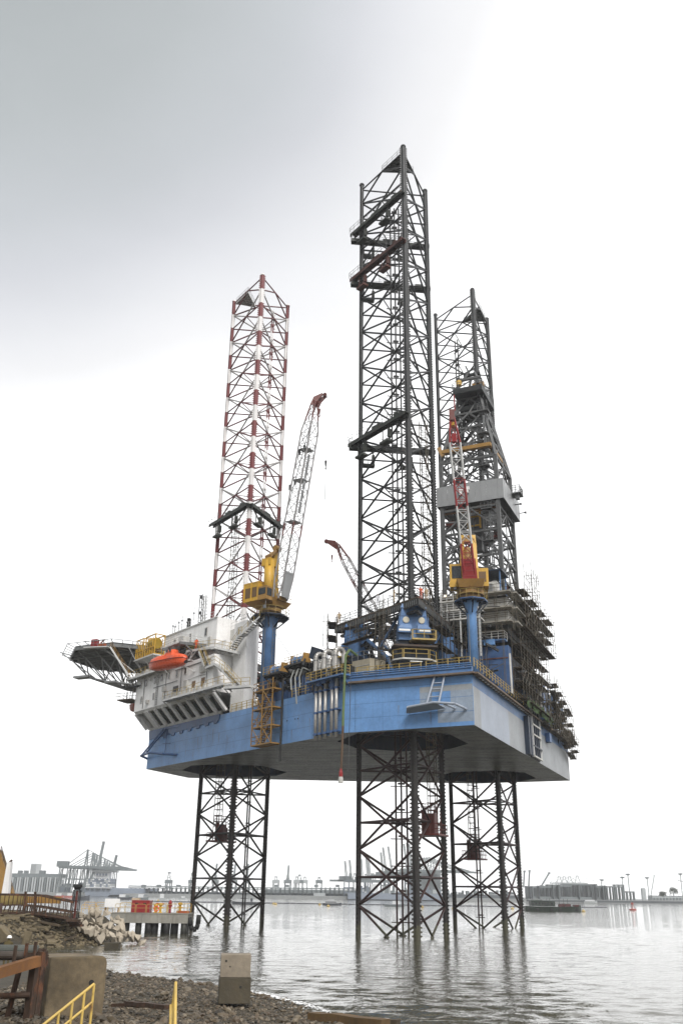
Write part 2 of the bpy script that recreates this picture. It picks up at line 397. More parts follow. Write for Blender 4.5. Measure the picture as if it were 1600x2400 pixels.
# pebbles of the beach: far too many to count
def pebble_mat():
    m = bpy.data.materials.new('beach_pebble'); m.use_nodes = True
    N, L = m.node_tree.nodes, m.node_tree.links; bs = N['Principled BSDF']
    g = N.new('ShaderNodeNewGeometry'); r = N.new('ShaderNodeValToRGB'); L.new(g.outputs['Random Per Island'], r.inputs[0])
    cols = [(.02, .015, .009), (.05, .037, .021), (.085, .063, .037), (.036, .03, .02), (.11, .082, .05), (.06, .039, .022), (.18, .145, .10), (.042, .033, .021)]
    e = r.color_ramp.elements; e[0].color = (*cols[0], 1); e[1].position = .97; e[1].color = (*cols[-1], 1)
    for i, c in enumerate(cols[1:-1]): k = e.new((i + 1) / 7.3); k.color = (*c, 1)
    n = N.new('ShaderNodeTexNoise'); n.inputs['Scale'].default_value = 25; L.new(g.outputs['Position'], n.inputs['Vector'])
    v = N.new('ShaderNodeVectorMath'); v.operation = 'SCALE'; mr = N.new('ShaderNodeMapRange'); mr.inputs[3].default_value = .6; mr.inputs[4].default_value = 1.4
    L.new(n.outputs[0], mr.inputs[0]); L.new(r.outputs[0], v.inputs[0]); L.new(mr.outputs[0], v.inputs['Scale']); L.new(v.outputs[0], bs.inputs['Base Color'])
    bs.inputs['Roughness'].default_value = .55
    return m
ICO_V = []; t_ = (1 + 5 ** .5) / 2
for a in (-1, 1):
    for c in (-t_, t_): ICO_V += [Vector((a, c, 0)), Vector((0, a, c)), Vector((c, 0, a))]
_bm = bmesh.new(); bmesh.ops.create_icosphere(_bm, subdivisions=1, radius=1)
ICO_V = [v.co.copy() for v in _bm.verts]; ICO_F = [tuple(v.index for v in f.verts) for f in _bm.faces]; _bm.free()
b = MB()
def pebble(b, x, y, s, z=None):
    o = len(b.v); zz = ground_z(x, y) if z is None else z
    sx, sy, sz = s * rnd(.7, 1.4), s * rnd(.6, 1.1), s * rnd(.35, .75); rz, tx, ty = rnd(0, 6.28), rnd(-.5, .5), rnd(-.5, .5)
    M3 = Matrix.Rotation(rz, 3, 'Z') @ Matrix.Rotation(tx, 3, 'X') @ Matrix.Rotation(ty, 3, 'Y')
    c = F(x, y, zz + sz * .35)
    for q in ICO_V:
        k = rnd(.75, 1.2); b.v.append(c + M3 @ Vector((q.x * sx * k, q.y * sy * k, q.z * sz * k)))
    b.f += [(o + f[0], o + f[1], o + f[2]) for f in ICO_F]
n = 0
while n < 11500:
    y = 35 + (rnd(0, 1) ** 1.5) * 38; x = rnd(-15.5, 2.5)
    if x < -.42 * y + 1 or shore_dist(x, y) < -.6: continue
    big = rnd(0, 1); pebble(b, x, y, rnd(.035, .075) if big < .8 else rnd(.075, .14) if big < .985 else rnd(.14, .27)); n += 1
tag(b.build('beach_pebbles', pebble_mat()), kind='stuff')
# thin foam where the ripple breaks on the beach
b = MB(); fl = [(-6.0, 57.4), (-4.5, 54.7), (-3.6, 52.9), (-2.3, 50.6), (-1.1, 47.9), (-.5, 46.0)]
for i in range(260):
    t = rnd(0, len(fl) - 1.001); k = int(t); t -= k
    x = fl[k][0] + (fl[k+1][0] - fl[k][0]) * t + .35 + random.gauss(0, .10); y = fl[k][1] + (fl[k+1][1] - fl[k][1]) * t + random.gauss(0, .22)
    w = .3 + .7 * math.sin(math.pi * (k + t) / 5)
    o = len(b.v); s_ = rnd(.03, .10) * w
    c = F(x, y, .02)
    for q in ICO_V: b.v.append(c + Vector((q.x * s_ * 1.6, q.y * s_ * 1.6, abs(q.z) * s_ * .6)))
    b.f += [(o + f[0], o + f[1], o + f[2]) for f in ICO_F]
tag(b.build('wave_foam', mat('white_foam', (.8, .8, .8), .6, .05), smooth=True), kind='stuff')

def haze():
    m = bpy.data.materials.new('harbour_haze'); m.use_nodes = True; N, L = m.node_tree.nodes, m.node_tree.links
    N.clear(); o = N.new('ShaderNodeOutputMaterial'); v = N.new('ShaderNodeVolumePrincipled')
    v.inputs['Color'].default_value = (.97, .98, 1, 1); v.inputs['Density'].default_value = HAZE; v.inputs['Anisotropy'].default_value = .2
    L.new(v.outputs[0], o.inputs['Volume'])
    b = MB(); b.box(F(0, 80, 64) + Vector((0, 0, 0)), (5600, 5600, 132), (FWD2.x, FWD2.y, 0))
    tag(b.build('haze', m), kind='stuff')
HAZE = 0.0002
haze()

# ================================================================== THE HULL
ZB, ZD = 23.9, 30.1
OUT = [(-12.5, -30.8), (4.7, -30.5), (51.5, -6.6), (51.5, 6.6), (4.7, 30.5), (-12.5, 30.8)]
LEGC = {'near': (0.0, -21.0), 'far': (0.0, 21.05), 'bow': (38.08, 0.0)}
WELL = [(8.4, -3.4), (8.4, 3.4), (3.4, 8.4), (-3.6, 8.4), (-7.6, 4.4), (-7.6, -4.4), (-3.6, -8.4), (3.4, -8.4)]
hull = thing('jack_up_hull', 'huge blue and grey barge hull of the drilling rig raised on three legs', 'rig hull', R(10, 0, ZB))
def holed(z, flip):
    pts = [Vector(p) for p in OUT]; edges = [(i, (i + 1) % 6) for i in range(6)]; holes = []
    for c in LEGC.values():
        o = len(pts); pts += [Vector((c[0] + p[0], c[1] + p[1])) for p in WELL]; edges += [(o + i, o + (i + 1) % 8) for i in range(8)]; holes.append((c, o))
    vv, ee, ff, *_ = geometry.delaunay_2d_cdt(pts, edges, [], 1, 1e-4)
    b = MB(); b.v = [R(p.x, p.y, z) for p in vv]
    for f in ff:
        cx = sum(vv[i].x for i in f) / 3; cy = sum(vv[i].y for i in f) / 3
        ins = False
        for c in LEGC.values():
            w = [(c[0] + p[0], c[1] + p[1]) for p in WELL]; s_ = [(w[(i+1) % 8][0]-w[i][0])*(cy-w[i][1]) - (w[(i+1) % 8][1]-w[i][1])*(cx-w[i][0]) for i in range(8)]
            if all(q > 0 for q in s_) or all(q < 0 for q in s_): ins = True
        if not ins: b.f.append(tuple(f) if flip else tuple(reversed(f)))
    return b
def streaky_bottom():
    m = M_bottom; N, L = m.node_tree.nodes, m.node_tree.links; bs = N['Principled BSDF']
    g = N.new('ShaderNodeNewGeometry'); mp = N.new('ShaderNodeMapping'); mp.vector_type = 'TEXTURE'; mp.inputs['Rotation'].default_value = (0, 0, -1.2); mp.inputs['Scale'].default_value = (7, 1.7, 1); L.new(g.outputs['Position'], mp.inputs[0])
    n = N.new('ShaderNodeTexNoise'); n.inputs['Scale'].default_value = 1.0; n.inputs['Detail'].default_value = 4; n.inputs['Roughness'].default_value = .6; L.new(mp.outputs[0], n.inputs['Vector'])
    src = bs.inputs['Base Color'].links[0].from_socket; r = N.new('ShaderNodeMapRange'); r.inputs[1].default_value = .38; r.inputs[2].default_value = .66; r.inputs[3].default_value = .5; r.inputs[4].default_value = 2.3; L.new(n.outputs[0], r.inputs[0])
    v = N.new('ShaderNodeVectorMath'); v.operation = 'SCALE'; L.new(src, v.inputs[0]); L.new(r.outputs[0], v.inputs['Scale']); L.new(v.outputs[0], bs.inputs['Base Color'])
    b_ = N.new('ShaderNodeBump'); b_.inputs['Strength'].default_value = .08; b_.inputs['Distance'].default_value = .05; L.new(n.outputs[0], b_.inputs['Height']); L.new(b_.outputs[0], bs.inputs['Normal'])
streaky_bottom()
holed(ZB, False).build('bottom_plating', M_bottom, hull)
holed(ZD, True).build('main_deck', M_deck, hull)
for i, nm in enumerate(('side_plating', 'side_plating', 'bow_plating', 'side_plating', 'side_plating')):
    (u1, v1), (u2, v2) = OUT[i], OUT[i + 1]
    MB().quad(R(u1, v1, ZB), R(u2, v2, ZB), R(u2, v2, ZD), R(u1, v1, ZD)).build(nm, M_blue, hull)
# transom: three coats of primer meet along hard edges, blue above
def pl(u1, v1, u2, v2, z1, z2): return MB().quad(R(u1, v1, z1), R(u2, v2, z1), R(u2, v2, z2), R(u1, v1, z2))
for (v1, v2, z1, z2, m) in ((-30.8, -27.6, ZB, 28.7, M_primer2), (-27.6, -13.2, ZB, 28.7, M_primer), (-13.2, -3.8, ZB, 28.7, M_primer2), (-3.8, 30.8, ZB, 28.7, M_primer2), (-30.8, 30.8, 28.7, ZD, M_bluesteel)):
    pl(-12.5, v1, -12.5, v2, z1, z2).build('transom_plating', m, hull)
# patches of primer on the port side near the stern corner (thin coats 4 mm proud)
for (ua, ub, z1, z2) in ((-5.6, -12.45, 28.25, 28.95), (-5.6, -7.2, 26.6, 28.246), (-9.6, -12.45, 26.6, 28.246), (-7.9, -12.45, 24.4, 26.596)):
    va, vb = -30.8 + (ua + 12.5) * .3 / 17.2 - .004, -30.8 + (ub + 12.5) * .3 / 17.2 - .004
    pl(ua, va, ub, vb, z1, z2).build('primer_patch', M_primer2 if z1 > 28 else mat('thin_primer_over_blue', (.26, .31, .38), .5, .2, .4, dirtcol=(.14, .19, .28)) if 'thin_primer_over_blue' not in MATS else MATS['thin_primer_over_blue'], hull)
for c in LEGC.values():
    b = MB()
    for i in range(8):
        p, q = WELL[i], WELL[(i + 1) % 8]; b.quad(R(c[0]+p[0], c[1]+p[1], ZB), R(c[0]+q[0], c[1]+q[1], ZB), R(c[0]+q[0], c[1]+q[1], ZD), R(c[0]+p[0], c[1]+p[1], ZD))
        m_ = R(c[0] + (p[0]+q[0]) / 2 * .93, c[1] + (p[1]+q[1]) / 2 * .93, 0)
        for z in (26, 28.2): b.beam(R(c[0]+p[0]*.96, c[1]+p[1]*.96, z), R(c[0]+q[0]*.96, c[1]+q[1]*.96, z), .5, .25)
    b.build('leg_well_casing', M_navy, hull)
# welded seams: flat strips a few millimetres proud
b = MB()
for z in (25.6, 27.4, 29.2):
    for i in (0, 1): 
        (u1, v1), (u2, v2) = OUT[i], OUT[i + 1]; nrm = R(0, 0, 0) + Vector((v2 - v1, u2 - u1, 0)).normalized().cross(Vector((0, 0, 1)))
        if nrm.dot(CAM - R(u1, v1, z)) < 0: nrm = -nrm
        p, q = R(u1, v1, z), R(u2, v2, z); b.quad(p + nrm * .006, q + nrm * .006, q + nrm * .006 + Vector((0, 0, .05)), p + nrm * .006 + Vector((0, 0, .05)))
for i, n_ in ((0, 3), (1, 8)):
    (u1, v1), (u2, v2) = OUT[i], OUT[i + 1]; d_ = R(u2, v2, 0) - R(u1, v1, 0); nrm = d_.normalized().cross(Vector((0, 0, 1))); nrm = nrm if nrm.dot(CAM - R(u1, v1, 0)) > 0 else -nrm; d_n = d_.normalized()
    for k in range(1, n_):
        p = R(u1, v1, 0) + d_ * ((k + rnd(-.15, .15)) / n_) + nrm * .007; b.quad(p + Vector((0, 0, ZB)), p + d_n * .045 + Vector((0, 0, ZB)), p + d_n * .045 + Vector((0, 0, ZD)), p + Vector((0, 0, ZD)))
b.build('weld_seams', M_bluesteel, hull, kind='stuff')
b = MB()
for k in range(26):
    i = random.choice((0, 1, 1, 1, 5)); (u1, v1), (u2, v2) = OUT[i], OUT[(i + 1) % 6]; d_ = R(u2, v2, 0) - R(u1, v1, 0); d_n = d_.normalized(); nrm = d_n.cross(Vector((0, 0, 1))); nrm = nrm if nrm.dot(CAM - R(u1, v1, 0)) > 0 else -nrm
    p = R(u1, v1, 0) + d_ * rnd(.03, .97) + nrm * .010; zt = rnd(25.5, 29.9); L_ = rnd(.6, min(3.2, zt - ZB)); w_ = rnd(.06, .17)
    b.quad(p + Vector((0, 0, zt)), p + d_n * w_ + Vector((0, 0, zt)), p + d_n * w_ * .7 + Vector((0, 0, zt - L_)), p + d_n * w_ * .4 + Vector((0, 0, zt - L_)))
b.build('rust_runs', mat('faint_rust_run', (.20, .20, .23), .7, .3), hull, kind='stuff')
b = MB()
for z in [24.2 + .2 * k for k in range(27)]:
    b.box(R(3.2, -30.545, z), (.02, .09, .07), (0, 1, 0))
    b.box(Q(42.2, .012, z), (.09, .02, .07), Vector((E1.y, E1.x, 0)))
b.build('draft_marks', M_navy, hull, kind='stuff')
ax_kb = Vector((E1.y, E1.x, 0))
for i in range(8): MB().lathe(Q(12.5 - i * .62, .02, 27.0 - .02 * (i % 3)), [(.10, -.05), (.10, .05)], 8, Vector((E2.y, E2.x, 0))).build('overflow_port', M_navy, hull) if i in (0, 3, 4) else None
# brown rubbing strake / gangway edge along the deck
b = MB()
for (p, q) in ((R(4.7, -30.9, 30.15), R(-12.9, -31.2, 30.15)), (R(-12.9, -31.2, 30.15), R(-12.9, 31.2, 30.15))):
    b.beam(p, q, .9, .22)
b.build('side_walkway', mat('brown_gangway_edge', (.16, .115, .08), .7, .4, .3, .35), hull)
b = MB()
b.beam(R(4.5, -30.7, 30.75), R(-12.6, -31.0, 30.75), .5, .5); b.beam(R(4.5, -30.9, 30.42), R(-12.6, -31.2, 30.42), .25, .22)
for v in (30.9, 31.2, 31.45): b.tube(R(4, -31.0, v - .05), R(-12.6, -31.3, v - .05), .09, 6)
b.build('deck_pipe', M_bluesteel, hull)
b = MB()
for k in range(26): 
    v = -29 + k * 1.3
    b.box(R(-12.95, v, 29.93), (.5, .22, .08))
b.build('walkway_bracket', M_offwhite, hull, kind='stuff')

# ================================================================== THE LEGS
NODE0, BAY, TOPZ = 117.8, 6.72, 121.4
CH = [(6.6, 0.0), (-3.3, -5.72), (-3.3, 5.72)]
def rack_mesh(matl, z0, z1):
    b = MB()
    b.box((0, 0, (z0 + z1) / 2), (.16, .84, z1 - z0))
    z = z0 + .2
    while z < z1 - .3:
        for s_ in (-1, 1):
            y0, y1 = s_ * .42, s_ * .64; o = len(b.v)
            b.v += [Vector(q) for q in ((-.08, y0, z), (.08, y0, z), (.08, y0, z + .27), (-.08, y0, z + .27), (-.07, y1, z + .07), (.07, y1, z + .07), (.07, y1, z + .19), (-.07, y1, z + .19))]
            b.f += [(o+4, o+5, o+6, o+7), (o, o+1, o+5, o+4), (o+1, o+2, o+6, o+5), (o+2, o+3, o+7, o+6), (o+3, o, o+4, o+7)]
        z += .47
    m = bpy.data.meshes.new('rack'); m.from_pydata([v[:] for v in b.v], [], b.f); m.materials.append(matl); return m
def leg(key, label, m, mlow, phase):
    cu, cv = LEGC[key]
    t = thing('rig_leg', label, 'rig leg', R(cu, cv, -1.5), None)
    c = [(cu + p[0], cv + p[1]) for p in CH]; zt = TOPZ + (0.6 if key == 'near' else 0)
    rm = rack_mesh(m, -1.4, zt)
    for i, (u, v) in enumerate(c):
        ch = piece('chord', R(u, v, -1.5), R(u, v, zt), .74, m, t)
        rk = bpy.data.objects.new('rack', rm); COL.objects.link(rk); rk.parent = t
        rk.location = R(u, v, 0) - ORG[t]; rk.rotation_euler = (0, 0, math.atan2(CH[i][0], CH[i][1])); ORG[rk] = ORG[t]
        MB().lathe(R(u, v, zt), [(.46, -.1), (.46, .06), (.38, .22), (.1, .25)], 10).build('chord_cap', m, t)
    n = [NODE0 + phase - BAY * k for k in range(19)]
    fc = ((0, 1), (1, 2), (2, 0))
    P = lambda i, z: R(c[i][0], c[i][1], z)
    for k in range(18):
        z1, z0 = n[k], n[k + 1]; zm = (z1 + z0) / 2
        if z1 < -1.2: continue
        z0c = max(z0, -1.4)
        for i, j in fc:
            for a, d_ in ((i, j), (j, i)):
                p, q = P(a, z0), P(d_, z1)
                if z0c > z0: p = p.lerp(q, (z0c - z0) / BAY)
                piece('diagonal_brace', p, q, .31, mlow, t)
            if zm > 1: piece('horizontal_brace', P(i, zm), P(j, zm), .27, mlow, t)
        if zm > 1:
            mids = [(P(i, zm) + P(j, zm)) / 2 for i, j in fc]
            for x in range(3): piece('inner_brace', mids[x], mids[(x + 1) % 3], .18, mlow, t)
    zt2 = NODE0 + phase + BAY / 2 - .3
    for i, j in fc:
        m_ = (P(i, zt2) + P(j, zt2)) / 2
        piece('horizontal_brace', P(i, zt2), P(j, zt2), .27, mlow, t)
        for a in (i, j): piece('diagonal_brace', P(a, n[0]), m_, .31, mlow, t)
    return t, P
LEGS = {}
LEGS['near'] = leg('near', 'tall dark lattice leg of the rig nearest the shore, the highest in view', M_leg, M_legred, 0)
LEGS['far'] = leg('far', 'dark lattice leg of the rig behind the grey derrick', M_leg, M_legred, -.7)
LEGS['bow'] = leg('bow', 'red and white banded lattice leg rising behind the white accommodation block', M_legband, M_legbrace, 0)

# rising pipes, ladders and the spud-can gear inside the legs
def riser(key, f, inset, z0, z1, n, label, m):
    t, P = LEGS[key]; i, j = f
    b0 = P(i, 0).lerp(P(j, 0), .5); c0 = R(*LEGC[key], 0); b0 = b0.lerp(c0, inset); d = (P(j, 0) - P(i, 0)).normalized()
    b = MB()
    for k in range(n): b.tube(b0 + d * (k - (n - 1) / 2) * .75 + Vector((0, 0, z0)), b0 + d * (k - (n - 1) / 2) * .75 + Vector((0, 0, z1)), .13, 6)
    z = z0 + 3
    while z < z1:
        b.beam(b0 - d * (n * .5) + Vector((0, 0, z)), b0 + d * (n * .5) + Vector((0, 0, z)), .12); b.box(b0 + Vector((0, 0, z + .35)), (.9, .35, .22), d); z += 3.36
    b.build('riser_pipe', m, t)
riser('near', (0, 2), .12, -1.4, 117, 3, '', M_legred)
riser('far', (0, 1), .1, -1.4, 112, 2, '', M_legred)
riser('bow', (1, 2), .1, -1.4, 116, 2, '', M_legband)
def ladder_tower(key, du, dv, z0, z1, m, w=1.0):
    t, P = LEGS[key]; c = R(LEGC[key][0] + du, LEGC[key][1] + dv, 0); b = MB()
    cs = [c + Vector((sx * w / 2, sy * w / 2, 0)) for sx, sy in ((-1, -1), (1, -1), (1, 1), (-1, 1))]
    for p in cs: b.beam(p + Vector((0, 0, z0)), p + Vector((0, 0, z1)), .09)
    z = z0 + .5; k = 0
    while z < z1 - .9:
        for x in range(4):
            b.tube(cs[x] + Vector((0, 0, z)), cs[(x+1) % 4] + Vector((0, 0, z)), .045, 4)
        b.tube(cs[k % 4] + Vector((0, 0, z)), cs[(k+1) % 4] + Vector((0, 0, z + .9)), .035, 4); z += .9; k += 1
    b.build('ladder_tower', m, t, kind='stuff')
ladder_tower('near', -3.1, 2.0, 12, 73, M_scaf)
ladder_tower('far', 3.2, 0.6, 10.5, 34, M_scaf)
ladder_tower('bow', 39.3 - 38.08 + .6, -1.6, 12.5, 72, M_scaf)
def spud_gear(key, du, dv, z0, label):
    c = R(LEGC[key][0] + du, LEGC[key][1] + dv, z0)
    t = thing('access_hoist', label, 'hoist', c, None)
    b = MB(); b.box(c + Vector((0, 0, .15)), (4.2, 3.4, .22)); b.build('base_grating', M_crimson, t)
    b = MB()
    for (x, y, sx, sy, h) in ((-.7, -.3, 1.1, 1.3, 2.5), (.8, .2, .9, 1.2, 2.1), (.2, 1.0, .5, .5, 2.9)): b.box(c + Vector((x, y, .26 + h / 2)), (sx, sy, h))
    b.build('winch_housing', M_crimson, t)
    b = MB(); b.rail([c + Vector((x, y, .26)) for x, y in ((-2, -1.6), (2, -1.6), (2, 1.6), (-2, 1.6), (-2, -1.6))], 1.2, 1, .04)
    b.rail([c + Vector((x, y, 2.76)) for x, y in ((-1.2, -.9), (.3, -.9), (.3, .9), (-1.2, .9), (-1.2, -.9))], 1.3, .8, .035, 2)
    for x in (-1.5, -.2, 1.4): b.beam(c + Vector((x, -.9, .26)), c + Vector((x, -.9, 3.2)), .1)
    b.build('cage_bars', M_crimson, t)
spud_gear('near', -3.0, 1.4, 11.9, 'rusty red hoist cage inside the tall near leg, below the hull')
spud_gear('far', 3.0, .6, 10.4, 'rusty red hoist cage inside the leg under the derrick, below the hull')
spud_gear('bow', 1.3, -1.0, 12.4, 'rusty red hoist cage low inside the leg at the bow, below the hull')
# floodlight-height work platforms hung on the leg faces
def leg_platform(key, i, j, z, m, label, ext=1.7):
    t0, P = LEGS[key]; p, q = P(i, z), P(j, z); d = (q - p).normalized(); c0 = R(*LEGC[key], z)
    out = ((p + q) / 2 - c0); out.z = 0; out.normalize(); p = p - d * ext + out * .75; q = q + d * ext * .35 + out * .75
    L = (q - p).length
    t = thing('leg_work_platform', label, 'work platform', (p + q) / 2)
    up = Vector((0, 0, 1))
    MB().beam(p, q, 1.0, .12).build('deck_plate', m, t)
    b = MB()
    for s_ in (-1, 1): b.beam(p + out * .45 * s_ - up * .32, q + out * .45 * s_ - up * .32, .12, .5)
    for k in range(9):
        x = p.lerp(q, (k + .5) / 9); b.beam(x - out * .45 - up * .5, x + out * .45 - up * .1, .1)
    b.build('girder', m, t)
    b = MB(); b.rail([p + out * .6 + up * .1, q + out * .6 + up * .1], 1.1, 1.3, .035); b.rail([p - out * .6 + up * .1, p + out * .6 + up * .1], 1.1, 1, .035); b.rail([p.lerp(q, .35) - out * .6 + up * .1, p.lerp(q, .75) - out * .6 + up * .1], 1.1, 1.2, .035)
    b.build('handrail', M_grey, t)
    for f in (.22, .66):
        x = p.lerp(q, f) + out * .1; b = MB()
        for dx in (-.8, .8):
            b.beam(x + d * dx - up * .7, x + d * dx - up * 3.3, .13); 
        b.box(x - up * 3.2, (2.0, 1.0, .35), d); b.box(x - up * 2.0 + d * .8, (.45, .5, 1.3), d)
        b.rail([x - d * .9 - up * 3.0, x + d * .9 - up * 3.0], .9, .9, .03)
        b.build('hanging_cage', m, t)
    b = MB()
    for f in (.45, .52, .85): b.box(p.lerp(q, f) + up * .3, (rnd(.5, 1.3), .7, rnd(.3, .8)), d)
    b.build('equipment_box', m, t)
M_plat = mat('dark_green_grey_platform', (.03, .034, .027), .6, .35, .2, .2)
leg_platform('near', 0, 1, 111.6, M_plat, 'dark green work platform slung across the near leg, topmost on its left face')
leg_platform('near', 0, 2, 110.3, M_plat, 'dark green work platform on the rear face of the near leg, behind the topmost one')
leg_platform('near', 0, 1, 102.0, mat('rust_red_platform', (.085, .026, .018), .6, .35, .2, .3), 'rust red work platform slung across the left face of the near leg')
leg_platform('near', 0, 2, 101.2, M_plat, 'dark green platform on the rear face of the near leg below the rust red one')
leg_platform('near', 0, 1, 70.4, M_plat, 'dark work platform across the left face of the near leg, at half height')
leg_platform('near', 0, 2, 70.0, M_plat, 'dark work platform on the rear face of the near leg, at half height')
leg_platform('bow', 0, 1, 70.2, M_plat, 'dark work platform on the left face of the red and white leg')
leg_platform('bow', 1, 2, 70.0, M_plat, 'dark work platform on the right face of the red and white leg', 1.0)
# grating decks with rails at the very tops
def top_grating(key, tri, z, m, label):
    t0, P = LEGS[key]; c = R(*LEGC[key], z); A, B_, C_ = [P(i, z).lerp(P(j, z), f) for i, j, f in tri]
    t = thing('leg_top_platform', label, 'platform', (A + B_ + C_) / 3); up = Vector((0, 0, 1))
    MB().prism([A, B_, C_], up * .06).build('grating', mat('grating_' + key, (.40, .40, .40) if key == 'bow' else (.16, .165, .165), .5, .2) , t)
    b = MB()
    for f in (.2, .4, .6, .8):
        b.beam(A.lerp(B_, f) - up * .1, A.lerp(C_, f) - up * .1, .10, .2); b.beam(B_.lerp(A, f) - up * .1, B_.lerp(C_, f) - up * .1, .10, .2)
    for p, q in ((A, B_), (B_, C_), (C_, A)): b.beam(p - up * .12, q - up * .12, .16, .3)
    b.build('grating_beam', m, t, kind='stuff')
    MB().rail([A + up * .06, B_ + up * .06, C_ + up * .06], 1.1, 1.3, .035).build('handrail', M_grey, t)
top_grating('near', ((1, 0, .02), (1, 0, .5), (1, 2, .45)), 121.0, M_leg, 'triangular grating platform at the very top of the near leg')
top_grating('bow', ((0, 1, .08), (0, 1, .5), (0, 2, .4)), 120.6, M_whitesteel, 'pale grating platform at the very top of the red and white leg')
top_grating('far', ((2, 1, .05), (2, 1, .55), (2, 0, .45)), 120.6, M_grey, 'grating platform at the very top of the leg behind the derrick')
# ================================================================== ACCOMMODATION BLOCK
up = Vector((0, 0, 1))
e1v, e2v = Vector((E1.y, E1.x, 0)), Vector((E2.y, E2.x, 0))
acc = thing('accommodation_block', 'white accommodation block overhanging the bow end of the blue hull', 'building', Q(40, -4, ZD))
def qbox(b, a0, a1, d0, d1, z0, z1):
    p = [Q(a0, d0, z0), Q(a1, d0, z0), Q(a1, d1, z0), Q(a0, d1, z0)]
    return b.hexa(p + [x + up * (z1 - z0) for x in p])
# storeys
def qpoly(pts, z0, z1): return MB().prism([Q(a, d, z0) for a, d in pts], up * (z1 - z0))
qpoly([(53.4, 3), (28.2, 3), (28.2, -.3), (34.6, -9), (53.4, -9)], 33.2, 38.9).build('lower_storey', M_white, acc)
qpoly([(52, 1.2), (28, 1.2), (28, -.1), (34.5, -9), (52, -9)], 38.91, 41.4).build('middle_storey', M_white, acc)
qbox(MB(), 32.9, 50.5, -6.0, 0.0, 41.41, 46.4).build('upper_storey', M_white, acc)
b = MB(); pts = [Q(27.9, -.2, ZD), Q(24.3, -.2, ZD), Q(26.2, -3.3, ZD), Q(31.0, -7, ZD), Q(32.5, -6, ZD)]
b.prism(pts, up * 14.0).build('stair_tower_walls', M_white, acc)
qpoly([(32.9, -2.6), (28.4, -2.6), (31.2, -6), (32.9, -6)], 41.41, 44.6).build('recess_wall', M_offwhite, acc)
# roof edge coaming
for a0, a1, d, z in ((32.9, 50.5, .05, 46.4),): MB().beam(Q(a0, d, z), Q(a1, d, z), .25, .2).build('roof_edge', M_whitesteel, acc)
# slanting haunch with deep windows under the lower storey
HT, HB = 33.19, 30.25
def haunch(a, f): return Q(a, 3.0 * f, HB + (HT - HB) * f)    # f = 0 at the hull, 1 under the wall
b = MB()
b.quad(haunch(52.6, 0), haunch(30.2, 0), haunch(29.2, .12), haunch(53.0, .12)); b.quad(haunch(29.2, .86), haunch(53.2, .86), haunch(53.4, 1), haunch(28.2, 1))
b.prism([haunch(53.4, 1), Q(53.4, 0, HT), Q(52.6, -.3, HB)], -e1v * .15)
b.quad(Q(52.6, 0, HB), Q(53.4, 3, HT), Q(53.4, -9, HT), Q(52.6, -9, HB))
b.build('haunch_skirt', M_white, acc)
edges = [53.3, 49.9] + [49.2 - 2.62 * k for k in range(9)]
for k, a in enumerate(edges):
    w = .62 if k else .35
    sh = -1.2
    b = MB(); x0, x1 = haunch(a, .1), haunch(a + (sh if k > 1 else 0) * -.0, .9)
    b.obox((x0 + x1) / 2 - e2v * .0, e1v * w / 2, (x1 - x0) / 2, (e2v * .70 - up * .72) * .20); b.build('haunch_rib', M_white, acc)
b = MB(); b.quad(haunch(52.8, .1) - e2v * 1.0 + up * .1, haunch(28.6, .1) - e2v * 1.0 + up * .1, haunch(28.6, .95) - e2v * 1.0 + up * .3, haunch(53, .95) - e2v * 1.0 + up * .3).build('recess_back', M_offwhite, acc)
for k in range(1, len(edges) - 1):
    a = (edges[k] + edges[k + 1]) / 2; o = MB(); x0, x1 = haunch(a, .2) - e2v * .5, haunch(a, .8) - e2v * .5
    o.obox((x0 + x1) / 2, e1v * (abs(edges[k] - edges[k+1]) / 2 - .42), (x1 - x0) / 2, (e2v * .7 - up * .7) * .04); o.build('haunch_window', M_glass, acc)
# blue scalloped doubler under the haunch
b = MB(); zz = 30.22
b.prism([Q(52.7, .06, 30.25), Q(30.2, .06, 30.25), Q(30.2, .06, 29.35), Q(52.4, .06, 28.7)], e2v * .12)
for k in range(8): b.prism([Q(49.5 - k * 2.62 + .62, .07, 28.8 + k * .078), Q(49.5 - k * 2.62 - .62, .07, 28.85 + k * .078), Q(49.5 - k * 2.62 - .45, .07, 28.4 + k * .078), Q(49.5 - k * 2.62 + .45, .07, 28.36 + k * .078)], e2v * .14)
b.build('scalloped_doubler', M_bluedark, hull)
# windows
def window(a, d, z, w=.5, h=1.0):
    f = MB(); f.obox(Q(a, d + .03, z), e1v * (w / 2 + .09), e2v * .05, up * (h / 2 + .09)); fo = f.build('window_frame', M_offwhite, acc)
    g = MB(); g.obox(Q(a, d + .06, z), e1v * w / 2, e2v * .03, up * h / 2); g.build('pane', M_glass, fo)
for a, z in ((51.0, 35.0), (46.7, 35.0), (51.8, 37.7), (49.8, 37.7), (46.7, 37.7), (44.4, 37.75), (41.9, 37.7), (39.3, 37.55), (36.6, 37.6)): window(a, 3.0, z)
for a in (41.3, 36.2, 46.5): window(a, 0, 44.5, .62, 1.25)
for a in (50.9, 49.2, 47.5): window(a, 1.2, 40.2, .5, .9)
for a, z in ((33.8, 35.0), (27.0 + 4, 35.1)):
    MB().obox(Q(a, 3.02, z - .5), e1v * .5, e2v * .05, up * 1.0).build('door', mat('brown_door', (.17, .10, .05), .6, .2) if 'brown_door' not in MATS else MATS['brown_door'], acc)
MB().obox(Q(39.4, 3.05, 34.5), e1v * .75, e2v * .06, up * 1.05).build('doorway', M_dark, acc)
b = MB()
for a in (45.3, 45.8): b.beam(Q(a, 3.12, 33.3), Q(a + .1, 3.12, 38.6), .06)
for k in range(14): b.beam(Q(45.3, 3.12, 33.5 + k * .37), Q(45.85, 3.12, 33.5 + k * .37), .05)
